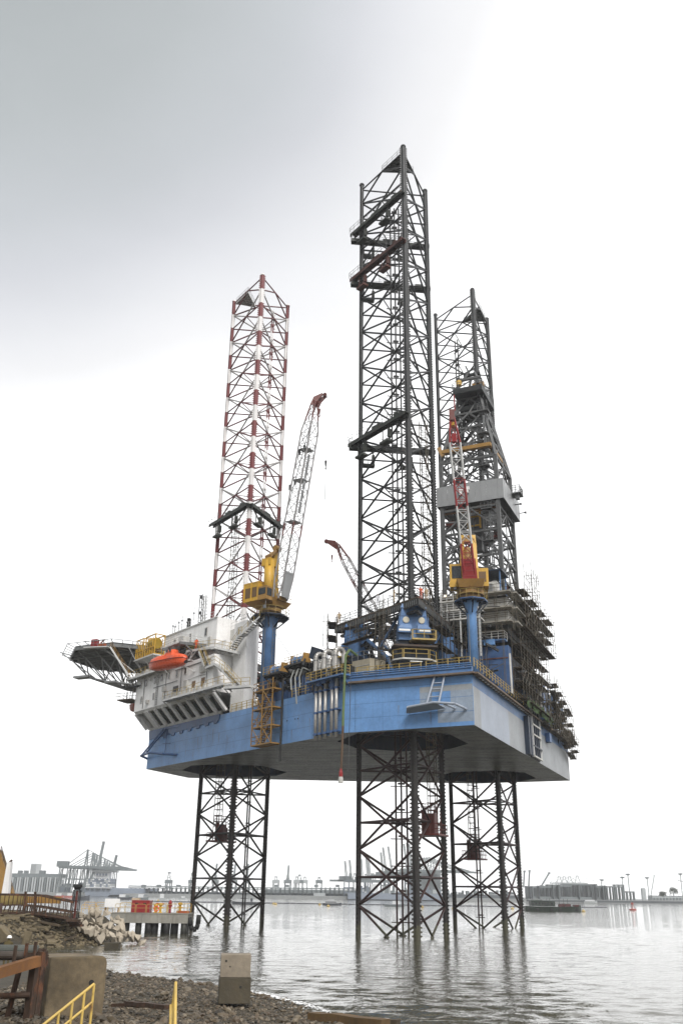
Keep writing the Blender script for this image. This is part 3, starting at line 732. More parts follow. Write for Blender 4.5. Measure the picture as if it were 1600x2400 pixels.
b.build('wall_ladder', M_grey, acc)
b = MB(); b.tube(Q(45.9, 3.15, 33.3), Q(46.0, 3.15, 33.0), .06, 5); b.path([Q(37, 3.1, 35.9), Q(33, 3.1, 36.1), Q(30, 3.1, 36.0)], .05, 5); b.path([Q(31.6, 3.1, 38.2), Q(30.4, 3.1, 38.2), Q(30.4, 3.1, 36.6), Q(31.6, 3.1, 36.6), Q(31.6, 3.1, 38.2)], .08, 5)
b.build('wall_pipe', M_whitesteel, acc)
# walkways: deck, brackets, rail
def walkway(name, pts, w, rm=M_paleyel, brk=True, dm=M_whitesteel, railh=1.1, side=1):
    b = MB(); r = MB(); k = MB()
    for p, q in zip(pts[:-1], pts[1:]):
        d = (q - p).normalized(); n = Vector((d.y, -d.x, 0)).normalized() * side
        b.beam(p - n * w / 2, q - n * w / 2, w, .14); b.beam(p - up * .08, q - up * .08, .1, .34)
        r.rail([p + up * .07, q + up * .07], railh, 1.5, .035)
        if brk:
            m_ = max(1, int((q - p).length / 2.6))
            for i in range(m_ + 1):
                x = p.lerp(q, i / m_); k.beam(x - up * .1, x - n * w * 1.05 - up * 1.1, .11); k.beam(x - up * .14, x - n * w - up * .14, .12, .2)
    o = b.build(name, dm, acc); r.build('handrail', rm, o)
    if k.v: k.build('walkway_bracket', dm, o)
    return o
walkway('walkway', [Q(55.5, 3.9, 39.1), Q(51.3, 4.3, 38.9), Q(42, 4.3, 38.9)], 1.3)
walkway('walkway', [Q(40.8, 4.5, 33.3), Q(22.6, 4.5, 33.2)], 1.5)
walkway('walkway', [Q(41.6, 3.0, 41.45), Q(33.6, 3.0, 40.6), Q(28.4, 2.9, 40.0), Q(25.2, .8, 38.95)], 2.0)
walkway('walkway', [Q(29.3, 3.8, 36.8), Q(26.8, 3.7, 37.0), Q(24.3, 3.4, 35.5)], 1.4)
walkway('walkway', [Q(22.6, 4.4, 32.6), Q(17.6, 3.2, 32.3)], 1.6)
# cantilever truss carrying the lifeboat walkway
b = MB(); p0, p1, p2 = Q(42.2, 3.0, 41.2), Q(34.5, 3.0, 38.9), Q(33.6, 3, 40.4)
b.beam(p0, p1, .2); b.beam(p0, p2, .2)
for f in (.25, .45, .65, .85): b.beam(p0.lerp(p1, f), p0.lerp(p2, f), .15); b.beam(p0.lerp(p1, f), p0.lerp(p2, min(1, f + .2)), .13)
b.beam(Q(43, 4.6, 40.2), Q(35.2, 1.3, 37.8), .2); b.beam(Q(36.2, 4.8, 38.4), Q(33.6, 3, 37.0), .18)
b.build('walkway_truss', M_whitesteel, acc)
# outside stairs
def stairs(p, q, w, par, name='outside_stair', m=M_whitesteel, rm=M_paleyel, tread=M_dark, n=None, side=None):
    d = q - p; h = Vector((d.x, d.y, 0)).normalized(); nrm = Vector((h.y, -h.x, 0)); n = n or max(3, int(abs(d.z) / .24))
    b = MB()
    for s_ in (-1, 1): b.beam(p + nrm * w / 2 * s_, q + nrm * w / 2 * s_, .07, .28)
    o = b.build(name, m, par)
    t = MB()
    for k in range(n): t.box(p.lerp(q, (k + .5) / n), (.24, w - .08, .05), h)
    t.build('treads', tread, o)
    r = MB()
    for s_ in (-1, 1): r.rail([p + nrm * w / 2 * s_, q + nrm * w / 2 * s_], 1.0, 1.3, .033)
    r.build('handrail', rm, o)
    return o
stairs(Q(27.3, .9, 39.0), Q(24.0, .9, 41.3), 1.0, acc); stairs(Q(23.4, .9, 41.3), Q(19.7, .2, 43.4), 1.0, acc)
walkway('walkway', [Q(24.1, 1.4, 41.3), Q(23.3, 1.4, 41.3)], 1.2, brk=False)
stairs(Q(31.2, 3.6, 39.6), Q(29.2, 3.6, 36.9), .9, acc); stairs(Q(24.4, 3.4, 35.5), Q(20.4, 3.4, 32.6), .9, acc)
# roof rails and aerials
b = MB(); b.rail([Q(50.4, -.1, 46.5), Q(32.9, -.1, 46.5)], 1.1, 1.6, .035); b.rail([Q(28, -.5, 44.1), Q(24.4, -.3, 44.1), Q(26.2, -3.2, 44.1)], 1.1, 1.3, .035); b.rail([Q(32.9, -2.7, 44.7), Q(28.1, -2.7, 44.7)], 1.1, 1.4, .035)
b.build('roof_rail', M_whitesteel, acc)
for a, d, h in ((46.2, -.3, 2.6), (45.3, -.4, 2.9), (43.7, -.5, 2.0), (41.4, -.4, 3.6), (39.1, -.5, 2.2), (48.4, -.4, 2.4), (47.6, -.4, 2.0)):
    b = MB(); b.tube(Q(a, d, 46.4), Q(a, d, 46.4 + h), .045, 5); b.box(Q(a, d, 46.4 + h * .7), (.25, .2, .25)); b.build('aerial', M_grey, acc)
b = MB(); b.box(Q(42.7, -.3, 47.1), (.5, .5, 1.1)); b.box(Q(42.7, -.3, 48.0), (.6, .4, .5)); b.build('searchlight', M_dark, acc)
# mast with ladder cage on the roof
mast = thing('radio_mast', 'grey lattice radio mast with caged ladder on the accommodation roof', 'mast', Q(48.4, -6, 46.4))
mp0 = Q(48.4, -6, 46.4)
b = MB()
for dx, dy in ((-.4, -.4), (.4, -.4), (.4, .4), (-.4, .4)): b.beam(mp0 + e1v * dx + e2v * dy, mp0 + e1v * dx + e2v * dy + up * 8.6, .12)
for k in range(8): b.beam(mp0 + e1v * -.4 + up * (k + .3), mp0 + e1v * .4 + up * (k + 1.2), .07); b.beam(mp0 + e2v * -.4 + up * (k + .3), mp0 + e2v * .4 + up * (k + 1.2), .07)
b.build('lattice', M_grey, mast)
b = MB()
for k in range(12):
    c = mp0 - e1v * 1.0 + up * (.8 + k * .65)
    b.path([c + Vector((.45 * math.cos(t), .45 * math.sin(t), 0)) for t in [i * math.pi / 3 for i in range(7)]], .035, 4)
for t in range(4): b.beam(mp0 - e1v * 1.0 + Vector((.45 * math.cos(t * 1.57), .45 * math.sin(t * 1.57), .6)), mp0 - e1v * 1.0 + Vector((.45 * math.cos(t * 1.57), .45 * math.sin(t * 1.57), 8.2)), .04)
b.build('ladder_cage', M_whitesteel, mast)
b = MB(); b.beam(mp0 + up * 8.5, mp0 + e1v * 2.2 + up * 9.1, .08); b.box(mp0 + e1v * .6 + up * 8.3, (.5, .4, .5)); b.box(mp0 + e1v * .6 + up * 5.3, (.4, .4, .5)); b.box(mp0 + e1v * .6 + up * 3.3, (.4, .4, .5)); b.build('lamp_and_yard', M_dark, mast)
# yellow rack of life-saving gear at the roof corner
rk = thing('yellow_rack', 'tall yellow cage rack standing between the helideck and the orange lifeboat', 'rack', Q(50.5, 2.6, 42.4))
b = MB()
for a0, a1 in ((54.4, 51.8), (51.0, 47.6)):
    for d in (1.4, 3.2):
        for a in (a0, a1): b.beam(Q(a, d, 42.4), Q(a, d, 45.9), .16)
        for z in (42.5, 43.8, 45.9): b.beam(Q(a0, d, z), Q(a1, d, z), .18)
        for k in (1, 2, 3): b.beam(Q(a0 + (a1 - a0) * k / 4, d, 42.5), Q(a0 + (a1 - a0) * k / 4, d, 45.5), .12)
    for a in (a0, a1):
        for z in (42.5, 45.9): b.beam(Q(a, 1.4, z), Q(a, 3.2, z), .14)
b.build('cage_frame', M_yellow, rk)
b = MB(); b.lathe(Q(49.5, 2.3, 44.6), [(.3, -.9), (1.0, -.9), (1.0, .9), (.3, .9)], 14, e1v); b.build('drum', mat('dull_yellow_drum', (.34, .22, .02), .5, .2), rk)
b = qbox(MB(), 54.6, 47.4, 1.2, 3.5, 42.15, 42.38); b.build('base_deck', M_whitesteel, rk)
b = MB()
for a in (54.2, 51, 48): b.beam(Q(a, 3.3, 42.1), Q(a, 1.3, 40.2), .16)
b.build('support_bracket', M_whitesteel, rk)
# clutter under the rack and about the walls: pipework and gear on the middle deck
b = MB()
for k in range(26):
    a = rnd(44, 54); qbox(b, a, a + rnd(.3, 1.2), 1.3, 1.3 + rnd(.4, 1.9), 39.1, 39.1 + rnd(.3, 1.5))
b.build('deck_gear', M_offwhite, acc, kind='stuff')
# orange-sided lifeboat station box above the boat
st = thing('boat_station', 'white railed platform standing above the orange lifeboat', 'platform', Q(39, 3.5, 42.2))
b = qbox(MB(), 42.6, 36.0, .2, 4.6, 42.0, 42.2); b.build('platform_deck', M_whitesteel, st)
b = MB(); b.rail([Q(42.5, .4, 42.2), Q(42.5, 4.5, 42.2), Q(36.1, 4.5, 42.2), Q(36.1, .4, 42.2)], 1.2, 1.2, .04, 2); b.build('handrail', M_whitesteel, st)
b = MB(); qbox(b, 41.3, 39.4, .8, 4.0, 40.6, 41.98); b.build('winch_box', M_offwhite, st)
b = MB(); b.box(Q(37.6, 3.2, 42.8), (1.6, 1.2, 1.0), e1v); b.box(Q(40.4, 3.0, 42.6), (1.0, 1.0, .7), e1v); b.build('locker', M_offwhite, st)
gb = thing('green_skip', 'green open-topped skip on the walkway behind the lifeboat', 'skip', Q(38.3, 2.2, 41.4))
b = MB(); p = [Q(40.0, 1.2, 41.5), Q(36.9, 1.2, 41.3), Q(36.9, 2.7, 41.3), Q(40, 2.7, 41.5)]; b.hexa(p + [x + up * 1.25 for x in p]); b.build('skip_body', mat('skip_green', (.07, .10, .03), .6, .3, .3, .2), gb)
b = MB()
for a in (39.8, 38.8, 37.8, 37.0): b.beam(Q(a, 2.75, 41.5), Q(a, 2.75, 42.6), .12)
b.build('rib', M_paleyel, gb)
# the lifeboats
def lifeboat(c, ax, L, label, m, mk=None):
    t = thing('lifeboat', label, 'lifeboat', c, None); ay = Vector((-ax.y, ax.x, 0))
    secs = [(-.5, .05, .55, 1.05), (-.46, .55, .30, 1.2), (-.36, .95, .08, 1.22), (-.18, 1.25, .0, 1.2), (.05, 1.32, .0, 1.2), (.25, 1.2, .04, 1.25), (.38, .9, .18, 1.32), (.46, .5, .5, 1.42), (.5, .08, .95, 1.5)]
    b = MB(); n = 9; prev = None
    for f, hw, zb, zs in secs:
        o = len(b.v)
        for k in range(n):
            t_ = -1 + 2 * k / (n - 1); y = hw * math.copysign(abs(t_) ** .55, t_) if t_ else 0
            z = zb + (zs - zb) * abs(t_) ** 2.6
            b.v.append(c + ax * (f * L) + ay * y + up * z)
        if prev is not None:
            for k in range(n - 1): b.f.append((prev + k, prev + k + 1, o + k + 1, o + k))
        prev = o
    b.build('boat_hull', m, t, smooth=True)
    b = MB(); prev = None; n = 9
    for f, hw, zs, ht in ((-.49, .15, 1.1, .1), (-.44, .62, 1.2, .55), (-.34, .95, 1.22, .8), (-.2, 1.1, 1.2, .95), (-.185, .95, 1.2, 1.75), (-.04, .95, 1.2, 1.85), (.0, 1.12, 1.2, 1.15), (.22, 1.1, 1.25, 1.05), (.38, .8, 1.32, .8), (.48, .2, 1.45, .15)):
        o = len(b.v)
        for k in range(n):
            a = math.pi * k / (n - 1); b.v.append(c + ax * (f * L) + ay * (hw * math.copysign(abs(math.cos(a)) ** .7, math.cos(a))) + up * (zs + ht * abs(math.sin(a)) ** .7))
        if prev is not None:
            for k in range(n - 1): b.f.append((prev + k, prev + k + 1, o + k + 1, o + k))
        prev = o
    b.build('canopy', m, t, smooth=True)
    b = MB()
    for s_ in (-1, 1):
        pts = [c + ax * (f * L) + ay * (hw * s_ * 1.03) + up * zs for f, hw, zb, zs in secs]
        b.path(pts, .07, 5)
    b.build('fender_belt', mat('belt_red', (.30, .04, .02), .5) if 'belt_red' not in MATS else MATS['belt_red'], t)
    for f in (-.16, -.08):
        for s_ in (-1, 1): MB().obox(c + ax * (f * L) + ay * (s_ * .97) + up * 2.6, ax * .22, ay * .05, up * .18).build('porthole', M_glass, t)
    b = MB(); b.lathe(c + ax * (-.5 * L + .2) + up * .55, [(.3, -.25), (.3, .1)], 8, ax); b.build('propeller_nozzle', M_dark, t)
    return t
lifeboat(Q(38.0, 5.6, 37.75), (e1v * 1.0 + e2v * .18 - up * .0).normalized(), 9.2, 'bright orange enclosed lifeboat hanging on the side of the white block', M_orange)
dav = thing('lifeboat_davit', 'grey davit arms and winches holding the bright orange lifeboat', 'davit', Q(37.5, 4, 41.0))
for a in (40.6, 35.0):
    b = MB(); b.beam(Q(a, .6, 41.9), Q(a, 5.4, 41.5), .3, .45); b.beam(Q(a, 1.2, 39.3), Q(a, 4.4, 41.4), .22); b.build('davit_arm', M_grey, dav)
    MB().tube(Q(a, 5.4, 41.4), Q(a, 5.5, 39.6), .04, 5).build('fall_wire', M_rope, dav)
MB().lathe(Q(37.8, 2.9, 41.1), [(.2, -.8), (.55, -.8), (.55, .8), (.2, .8)], 10, e1v).build('winch_drum', M_dark, dav)
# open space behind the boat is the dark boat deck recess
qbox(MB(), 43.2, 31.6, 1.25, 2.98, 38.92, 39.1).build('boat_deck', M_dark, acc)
# second boat under the helideck at the bow
lifeboat(R(54.2, -4.4, 34.2), Vector((.25, 1, 0)).normalized(), 9.0, 'dark shadowed orange lifeboat seen from below, past the far corner of the white block', mat('shaded_orange', (.30, .06, .03), .45, .2))  # shade on this boat is put into the colour, a darker orange all over
bd = thing('bow_boat_deck', 'dark scaffolded landing beside the second lifeboat beyond the white block', 'platform', R(55, -9, 36.6))
b = MB(); b.box(R(53.6, -5.5, 37.6), (8, 5.0, .3)); b.build('deck_plate', M_dark, bd)
b = MB(); b.box(R(55.4, -8.0, 35.4), (3.0, 3.0, .2)); b.build('landing', M_plank, bd)
b = MB()
for k in range(14): p = R(rnd(53.5, 57), rnd(-9.6, -6), 35.2); b.tube(p, p + up * rnd(1.5, 2.6), .04, 4)
for z in (36.0, 36.5): b.tube(R(53, -9.4, z), R(58, -8.8, z + .2), .035, 4); b.tube(R(56.6, -10, z), R(57.2, -6, z), .035, 4)
for k in range(8): b.beam(R(52 + k * .6, -8.5, 37.5), R(52 + k * .6, -9.2, 39.1), .12)
b.build('scaffold_tubes', M_scaf, bd, kind='stuff')

# ================================================================== HELIDECK
M_truss2 = mat('net_frame_grey', (.26, .265, .27), .5, .2)
hc = Vector((-1.5, 61.6, 0)); HZ = 45.0
hel = thing('helideck', 'octagonal helicopter deck on trusses cantilevered out beyond the bow', 'helideck', R(64, -.8, 41))
octp = [hc + Vector((10.8 * math.cos(math.pi * (k + .5) / 4), 10.8 * math.sin(math.pi * (k + .5) / 4), HZ)) for k in range(8)]
MB().prism(octp, up * .3).build('landing_deck', mat('helideck_underside', (.040, .043, .042), .6, .3, 0, .06), hel)
b = MB()
for i in range(8):
    p, q = octp[i], octp[(i + 1) % 8]; b.beam(p - up * .25, q - up * .25, .25, .55)
b.build('edge_beam', M_grey, hel)
b = MB(); k = -9
while k <= 9:
    h = math.sqrt(max(0, 9.9 ** 2 - k * k)); b.beam(hc + Vector((k, -h, HZ - .3)), hc + Vector((k, h, HZ - .3)), .25, .55)
    k += 2.25
b.build('deck_joist', M_truss2, hel)
# safety net frames, one to each side
for i in range(8):
    p, q = octp[i], octp[(i + 1) % 8]; o = ((p + q) / 2 - hc); o.z = 0; o.normalize(); b = MB()
    p2, q2 = p + o * 1.5 + up * .45, q + o * 1.5 + up * .45; t_ = (q - p).normalized(); p2 -= t_ * .6; q2 += t_ * .6
    b.beam(p2, q2, .1)
    for k in range(6): b.beam(p.lerp(q, k / 5), p2.lerp(q2, k / 5), .10)
    if i in (0, 1, 7):
        for f in (.3, .55, .8): b.beam(p.lerp(p2, f), q.lerp(q2, f), .30, .06)
    b.build('safety_net_frame', M_truss2, hel)
tr = []
M_truss = mat('pale_grey_truss', (.34, .345, .35), .5, .2, .3, .12)
for vv in (-6.2, 4.8):
    b = MB(); base = R(53.2, vv, 40.6); low = [R(53.2, vv, 38.6), R(58.5, vv, 39.0), R(62.5, vv, 39.8), R(66.2, vv, 40.7)]; top = [R(u, vv, HZ - .5) for u in (53.5, 57, 60.5, 64, 67.5, 70.8)]
    for p, q in zip(low[:-1], low[1:]): piece('truss_chord', p, q, .34, M_truss, hel)
    piece('truss_chord', top[0], top[-1], .3, M_truss, hel)
    for p, q in ((low[0], top[0]), (low[0], top[1]), (low[1], top[1]), (low[1], top[2]), (low[1], top[3]), (low[2], top[3]), (low[2], top[2]), (low[2], top[4]), (low[3], top[4]), (low[3], top[5])): piece('truss_web', p, q, .24, M_truss, hel)
    tr.append(low)
for p, q in zip(*tr): piece('truss_tie', p, q, .3, M_truss, hel)
for k in range(5):
    p0_, p1_ = tr[0][0].lerp(tr[0][3], k / 4.5), tr[1][0].lerp(tr[1][3], k / 4.5)
    for f in (.25, .5, .75):
        piece('truss_web', p0_.lerp(p1_, f), R(54.5 + k * 3.6 + rnd(-.6, .6), -6.2 + 11 * f + rnd(-1, 1), HZ - .6), .18, M_truss, hel)
    piece('truss_web', p0_, R(55 + k * 3.6, -10.4, HZ - .5), .18, M_truss, hel)
for p, q in ((low[0], top[2]), (low[2], top[0])): piece('truss_web', R(p.y, -1, p.z), R(q.y, 1.5, q.z), .22, M_truss, hel)
for i in range(3): piece('truss_tie', tr[0][i], tr[1][i + 1], .2, M_truss, hel); piece('truss_tie', tr[1][i], tr[0][i + 1], .2, M_truss, hel)
b = MB(); b.box(R(66.3, -7.6, 40.5), (1.6, 3.4, .35)); b.box(R(59.5, -8.2, 39.0), (1.0, 2.4, .3)); b.build('truss_foot', M_truss, hel)
for u in (56, 60, 64, 68): piece('truss_web', R(u, -6.2, HZ - .6), R(u + 1.5, -11, HZ - .4), .2, M_truss, hel)
piece('truss_web', R(66.3, -6.6, 40.8), R(69.6, -6, HZ - .3), .24, M_truss, hel); piece('truss_web', R(59.4, -8.5, 39), R(53.5, -10.5, 37.8), .26, M_truss, hel); piece('truss_web', R(66.3, -7.6, 40.5), R(59.5, -8.4, 39.0), .2, M_truss, hel)
piece('truss_web', R(53.8, -9.3, 40), R(60.0, -11.2, HZ - .4), .26, M_truss, hel)
stairs(R(54.4, -10.2, 39.3), R(57.6, -11.9, 44.2), 1.1, hel, 'access_stair', M_whitesteel, M_ochre, M_ochre)
b = MB(); b.beam(R(57.6, -12.2, 44.2), R(62.6, -12.6, 44.4), 1.2, .16); o = b.build('access_landing', M_whitesteel, hel); r_ = MB(); r_.rail([R(62.6, -13.1, 44.4), R(57.6, -12.8, 44.2)], 1.1, 1.0, .035); r_.build('handrail', M_grey, o)
mon = thing('foam_monitor', 'red fire monitor cabinet on the helideck edge', 'fire cabinet', R(60.4, -12.5, 44.5))
MB().box(R(60.6, -12.5, 45.15), (.8, 1.2, 1.2)).build('cabinet', M_red, mon)
b = MB(); b.tube(R(59.3, -12.5, 44.5), R(59.3, -12.5, 45.2), .14, 6); b.tube(R(59.3, -12.5, 45.1), R(58.4, -12.8, 45.5), .12, 6); b.box(R(59.0, -12.5, 44.7), (.6, 1.3, .4)); b.build('nozzle', mat('orange_red_nozzle', (.38, .10, .04), .5), mon)
# small fittings on the white walls: tube lamps, ducts, cable trays
for a, d, z in ((38.5, 4.4, 38.5), (34, 4.3, 38.6), (27.6, 3.6, 39.5), (26.2, 3.4, 36.5), (24.0, 4.3, 32.9), (30.5, 4.9, 32.9), (36.5, 4.9, 33.0)): MB().obox(Q(a, d, z), e1v * .55, e2v * .06, up * .06).build('tube_lamp', mat('tube_lamp_white', (.8, .8, .78), .4, .03) if 'tube_lamp_white' not in MATS else MATS['tube_lamp_white'], acc)
for a, d, z, w, h in ((35.8, 3.2, 35.3, .5, .6), (31.0, 3.2, 36.9, .7, .5), (43.0, 3.2, 35.6, .35, .4), (48.6, 3.15, 34.3, .3, .3), (38.8, .15, 43.2, .5, .5), (34.6, .15, 42.6, .4, .7), (26.0, -.05, 42.6, .6, .6)):
    MB().obox(Q(a, d, z), e1v * w, e2v * .22, up * h).build('vent_box', M_offwhite, acc)
b = MB()
for a, z0, z1 in ((30.0, 33.6, 38.4), (37.9, 33.6, 38.6), (50.3, 33.4, 38.7), (42.9, 33.4, 38.7)): b.beam(Q(a, 3.06, z0), Q(a + rnd(-.1, .1), 3.06, z1), .08)
for z, a0, a1, d in ((38.2, 29, 40, 3.06), (41.9, 33.2, 40, .06), (36.4, 39, 47, 3.05)): b.beam(Q(a0, d, z), Q(a1, d, z), .10)
b.build('cable_tray', M_grey, acc, kind='stuff')
b = MB()
for k in range(34): a = rnd(29, 40.5); qbox(b, a, a + rnd(.2, .9), 3.1, 3.1 + rnd(.2, .7), 33.45, 33.45 + rnd(.2, 1.1))
b.build('walkway_stores', M_offwhite, acc, kind='stuff')
# ================================================================== PEDESTAL CRANES
def lattice_boom(par, foot, tip, side, w, cols, tipm, seg=2.0, lac=None):
    """four chords that taper at both ends, laced on all faces; cols = list of (fraction, material) from the foot"""
    d = (tip - foot); L = d.length; d.normalize(); s_ = side.normalized(); n = d.cross(s_).normalized()
    def wid(x):
        if x < .10: return .55 + .45 * x / .10
        if x > .84: return 1 - .62 * (x - .84) / .16
        return 1
    def pt(x, i):
        k = wid(x) * w / 2; a, b_ = ((-1, -1), (1, -1), (1, 1), (-1, 1))[i]
        return foot + d * (L * x) + s_ * (a * w / 2 * (1 if x < .84 else wid(x))) + n * (b_ * k)
    brk = sorted(set([0, .10, .84, 1.0] + [c[0] for c in cols]))
    def mat_at(x):
        m = cols[0][1]
        for f, mm in cols:
            if x >= f - 1e-6: m = mm
        return m
    for i in range(4):
        for x0, x1 in zip(brk[:-1], brk[1:]): piece('boom_chord', pt(x0, i), pt(x1, i), .25, mat_at((x0 + x1) / 2), par)
    N = int(L / seg)
    for k in range(N):
        x0, x1 = k / N, (k + 1) / N; m = mat_at((x0 + x1) / 2) if lac is None else lac
        for i in range(4):
            j = (i + 1) % 4; a, c_ = (i, j) if k % 2 else (j, i)
            piece('lacing', pt(x0, a), pt(x1, c_), .115, m, par, 'thin'); piece('lacing', pt(x1, i), pt(x1, j), .10, m, par, 'thin')
    return d, s_, n, L
def boom_tip(par, tip, d, s_, n, m, drop):
    b = MB(); a = -n if n.z > 0 else n                 # the head bends forwards
    h = Vector((d.x, d.y, 0)).normalized()
    pts = [tip - d * .7 - h * .4, tip - d * .7 + h * .5, tip + d * .3 + h * .75, tip + d * 1.5 + h * 1.5, tip + d * 1.8 + h * 1.3, tip + d * .9 + h * .0]
    for k in (-.55, .40): b.prism([p + s_ * k for p in pts], s_ * .15)
    b.beam(tip - s_ * .5, tip + s_ * .5, .4); b.build('boom_head', m, par)
    for q, r in ((tip + d * 1.7 + h * 1.45, .36), (tip + h * .45, .36)): MB().lathe(q, [(r, -.12), (r, .12)], 12, s_).build('sheave', m, par)
    return tip + d * 1.7 + h * 1.85, tip + d * .0 + h * .8
def pedestal_crane(label, base, ztop, az, R_tip, z_tip, cols, panel_m, group=None, zb=None, small=False, hw=1.0):
    t = thing('pedestal_crane', label, 'crane', base)
    r0 = .64 if small else 1.05; c = base.copy(); zr = ztop
    MB().lathe(c, [(r0, 0), (r0, zr - c.z - 1.8), (r0 + .35, zr - c.z - .1), (r0 + .35, zr - c.z + .25)], 20).build('pedestal', M_bluesteel if not small else M_blue, t, smooth=True)
    b = MB(); b.tube(c + e2v * 1.25 - e1v * .6, c + e2v * 1.25 - e1v * .6 + up * (zr - c.z - 2), .05, 5)
    for k in (-.25, .25): b.beam(c - e1v * 1.3 + e2v * k, c - e1v * 1.3 + e2v * k + up * (zr - c.z - 1), .06)
    for k in range(int((zr - c.z - 1) / .45)): b.beam(c - e1v * 1.3 - e2v * .25 + up * (k * .45 + .3), c - e1v * 1.3 + e2v * .25 + up * (k * .45 + .3), .05)
    b.build('pedestal_ladder', M_grey, t)
    octo = [Vector((c.x, c.y, zr)) + Vector(((2.2 if small else 2.95) * math.cos(math.pi * (k + .5) / 4), (2.2 if small else 2.95) * math.sin(math.pi * (k + .5) / 4), 0)) for k in range(8)]
    MB().prism(octo, up * .16).build('ring_walkway', M_bluedark if small else M_navy, t)
    b = MB(); b.rail([p + up * .16 for p in octo + octo[:1]], 1.15, 1.1, .04); b.build('ring_handrail', M_paleyel, t)
    b = MB()
    for p in octo: b.beam(p - up * .1, Vector((c.x, c.y, zr - 1.6)).lerp(Vector((p.x, p.y, zr - 1.6)), .38), .16); b.beam(p - up * .1, Vector((c.x, c.y, zr - .1)), .12, .25)
    b.build('walkway_bracket', M_navy, t)
    MB().lathe(Vector((c.x, c.y, zr + .2)), [(1.35, 0), (1.35, .55), (1.75, .6), (1.75, 1.2), (1.5, 1.25)], 20).build('slewing_ring', M_ochre, t, smooth=False)
    f = Vector((math.cos(az), math.sin(az), 0)); s_ = Vector((-f.y, f.x, 0)); o = Vector((c.x, c.y, zr + 1.5))
    def hb(b, x0, x1, y0, y1, z0, z1):
        p = [o + f * x + s_ * y + up * z0 for x, y in ((x0, y0), (x1, y0), (x1, y1), (x0, y1))]; return b.hexa(p + [q + up * (z1 - z0) for q in p])
    # tapering underframe and machinery house
    b = MB(); p0 = [o + f * x + s_ * y for x, y in ((-1.9, -1.5), (1.9, -1.5), (1.9, 1.5), (-1.9, 1.5))]; p1 = [o + f * x + s_ * y + up * 1.0 for x, y in ((-3.4 * hw, -2.3 * hw), (2.3, -2.3 * hw), (2.3, 2.3 * hw), (-3.4 * hw, 2.3 * hw))]
    b.hexa(p0 + p1); b.build('underframe', M_ochre, t)
    return t, c, o, f, s_, hb
# ---- crane on the port side by the accommodation block
pc1 = Q(20.8, -2.0, ZD)
az1 = math.atan2(RGT2.y, RGT2.x) - math.radians(38)
t, c, o, f, s_, hb = pedestal_crane('yellow crane on a thick blue pedestal beside the white block, pale lattice boom raised', pc1, 43.9, az1, 0, 0, None, None)
hs = hb(MB(), -3.6, -.6, -2.3, 2.3, 1.02, 3.9).build('machinery_house', M_yellow, t)
hb(MB(), -3.66, -.54, -2.36, 2.36, 3.9, 4.05).build('house_roof', M_yellow, hs)
for y0, y1, z0, z1 in ((-1.9, -.5, 1.5, 2.8), (.1, 1.9, 1.4, 2.9)): hb(MB(), -3.64, -3.58, y0, y1, z0, z1).build('louvre', mat('louvre_brown', (.13, .075, .03), .6) if 'louvre_brown' not in MATS else MATS['louvre_brown'], hs)
for x0, x1 in ((-3.3, -2.2), (-1.9, -.9)):
    for s2 in (-1, 1): hb(MB(), x0, x1, *sorted((s2 * 2.28, s2 * 2.34)), 1.6, 3.2).build('louvre', MATS['louvre_brown'], hs)
b = MB()
for x in (-3.6, -2.1, -1.95, -.6):
    for s2 in (-1, 1): b.beam(o + f * x + s_ * 2.34 * s2 + up * 1.05, o + f * x + s_ * 2.34 * s2 + up * 3.9, .1)
b.build('house_frame', M_yellow, hs)
# king-post: box column, cylinder and head
hb(MB(), -.9, .0, .35, 1.55, 1.0, 9.6).build('mast_column', M_yellow, t)
MB().tube(o + f * .4 - s_ * .9 + up * 1.0, o + f * .2 - s_ * .9 + up * 7.6, .95, 16, .75).build('mast_cylinder', M_yellow, t, smooth=True)
hb(MB(), -.8, .9, -1.6, .35, 6.7, 7.9).build('mast_crossbeam', M_yellow, t)
b = MB(); b.prism([o - f * .9 + s_ * 1.0 + up * 9.4, o + f * .3 + s_ * 1.0 + up * 10.0, o + f * .9 - s_ * 1.3 + up * 7.9, o - f * .4 - s_ * 1.3 + up * 7.9], up * .5 - s_ * .1); b.tube(o + f * .2 + s_ * .2 + up * 10.1, o + f * .2 + s_ * 1.3 + up * 10.1, .5, 10); b.build('mast_head', M_ochre, t)
b = MB(); b.rail([o + f * x + s_ * y + up * 1.1 for x, y in ((2.2, -2.3), (2.2, 2.3))], 1.1, 1.1, .04); b.build('front_rail', M_paleyel, t)
# operator's cab carried out at the side
cb = hb(MB(), .6, 2.3, -3.6, -2.2, .4, 2.5).build('operator_cab', M_ochre, t)
hb(MB(), .75, 2.15, -3.64, -3.58, 1.2, 2.2).build('cab_window', M_glass, cb); hb(MB(), 2.28, 2.34, -3.45, -2.35, 1.0, 2.2).build('cab_window', M_glass, cb)
b = MB(); b.box(o + f * 2.2 - s_ * 3.7 - up * .9, (.35, .35, .5)); b.tube(o + f * 2.2 - s_ * 3.6 - up * .9, o + f * 2.0 - s_ * 3.2 + up * .4, .05); b.build('floodlight', M_grey, t)
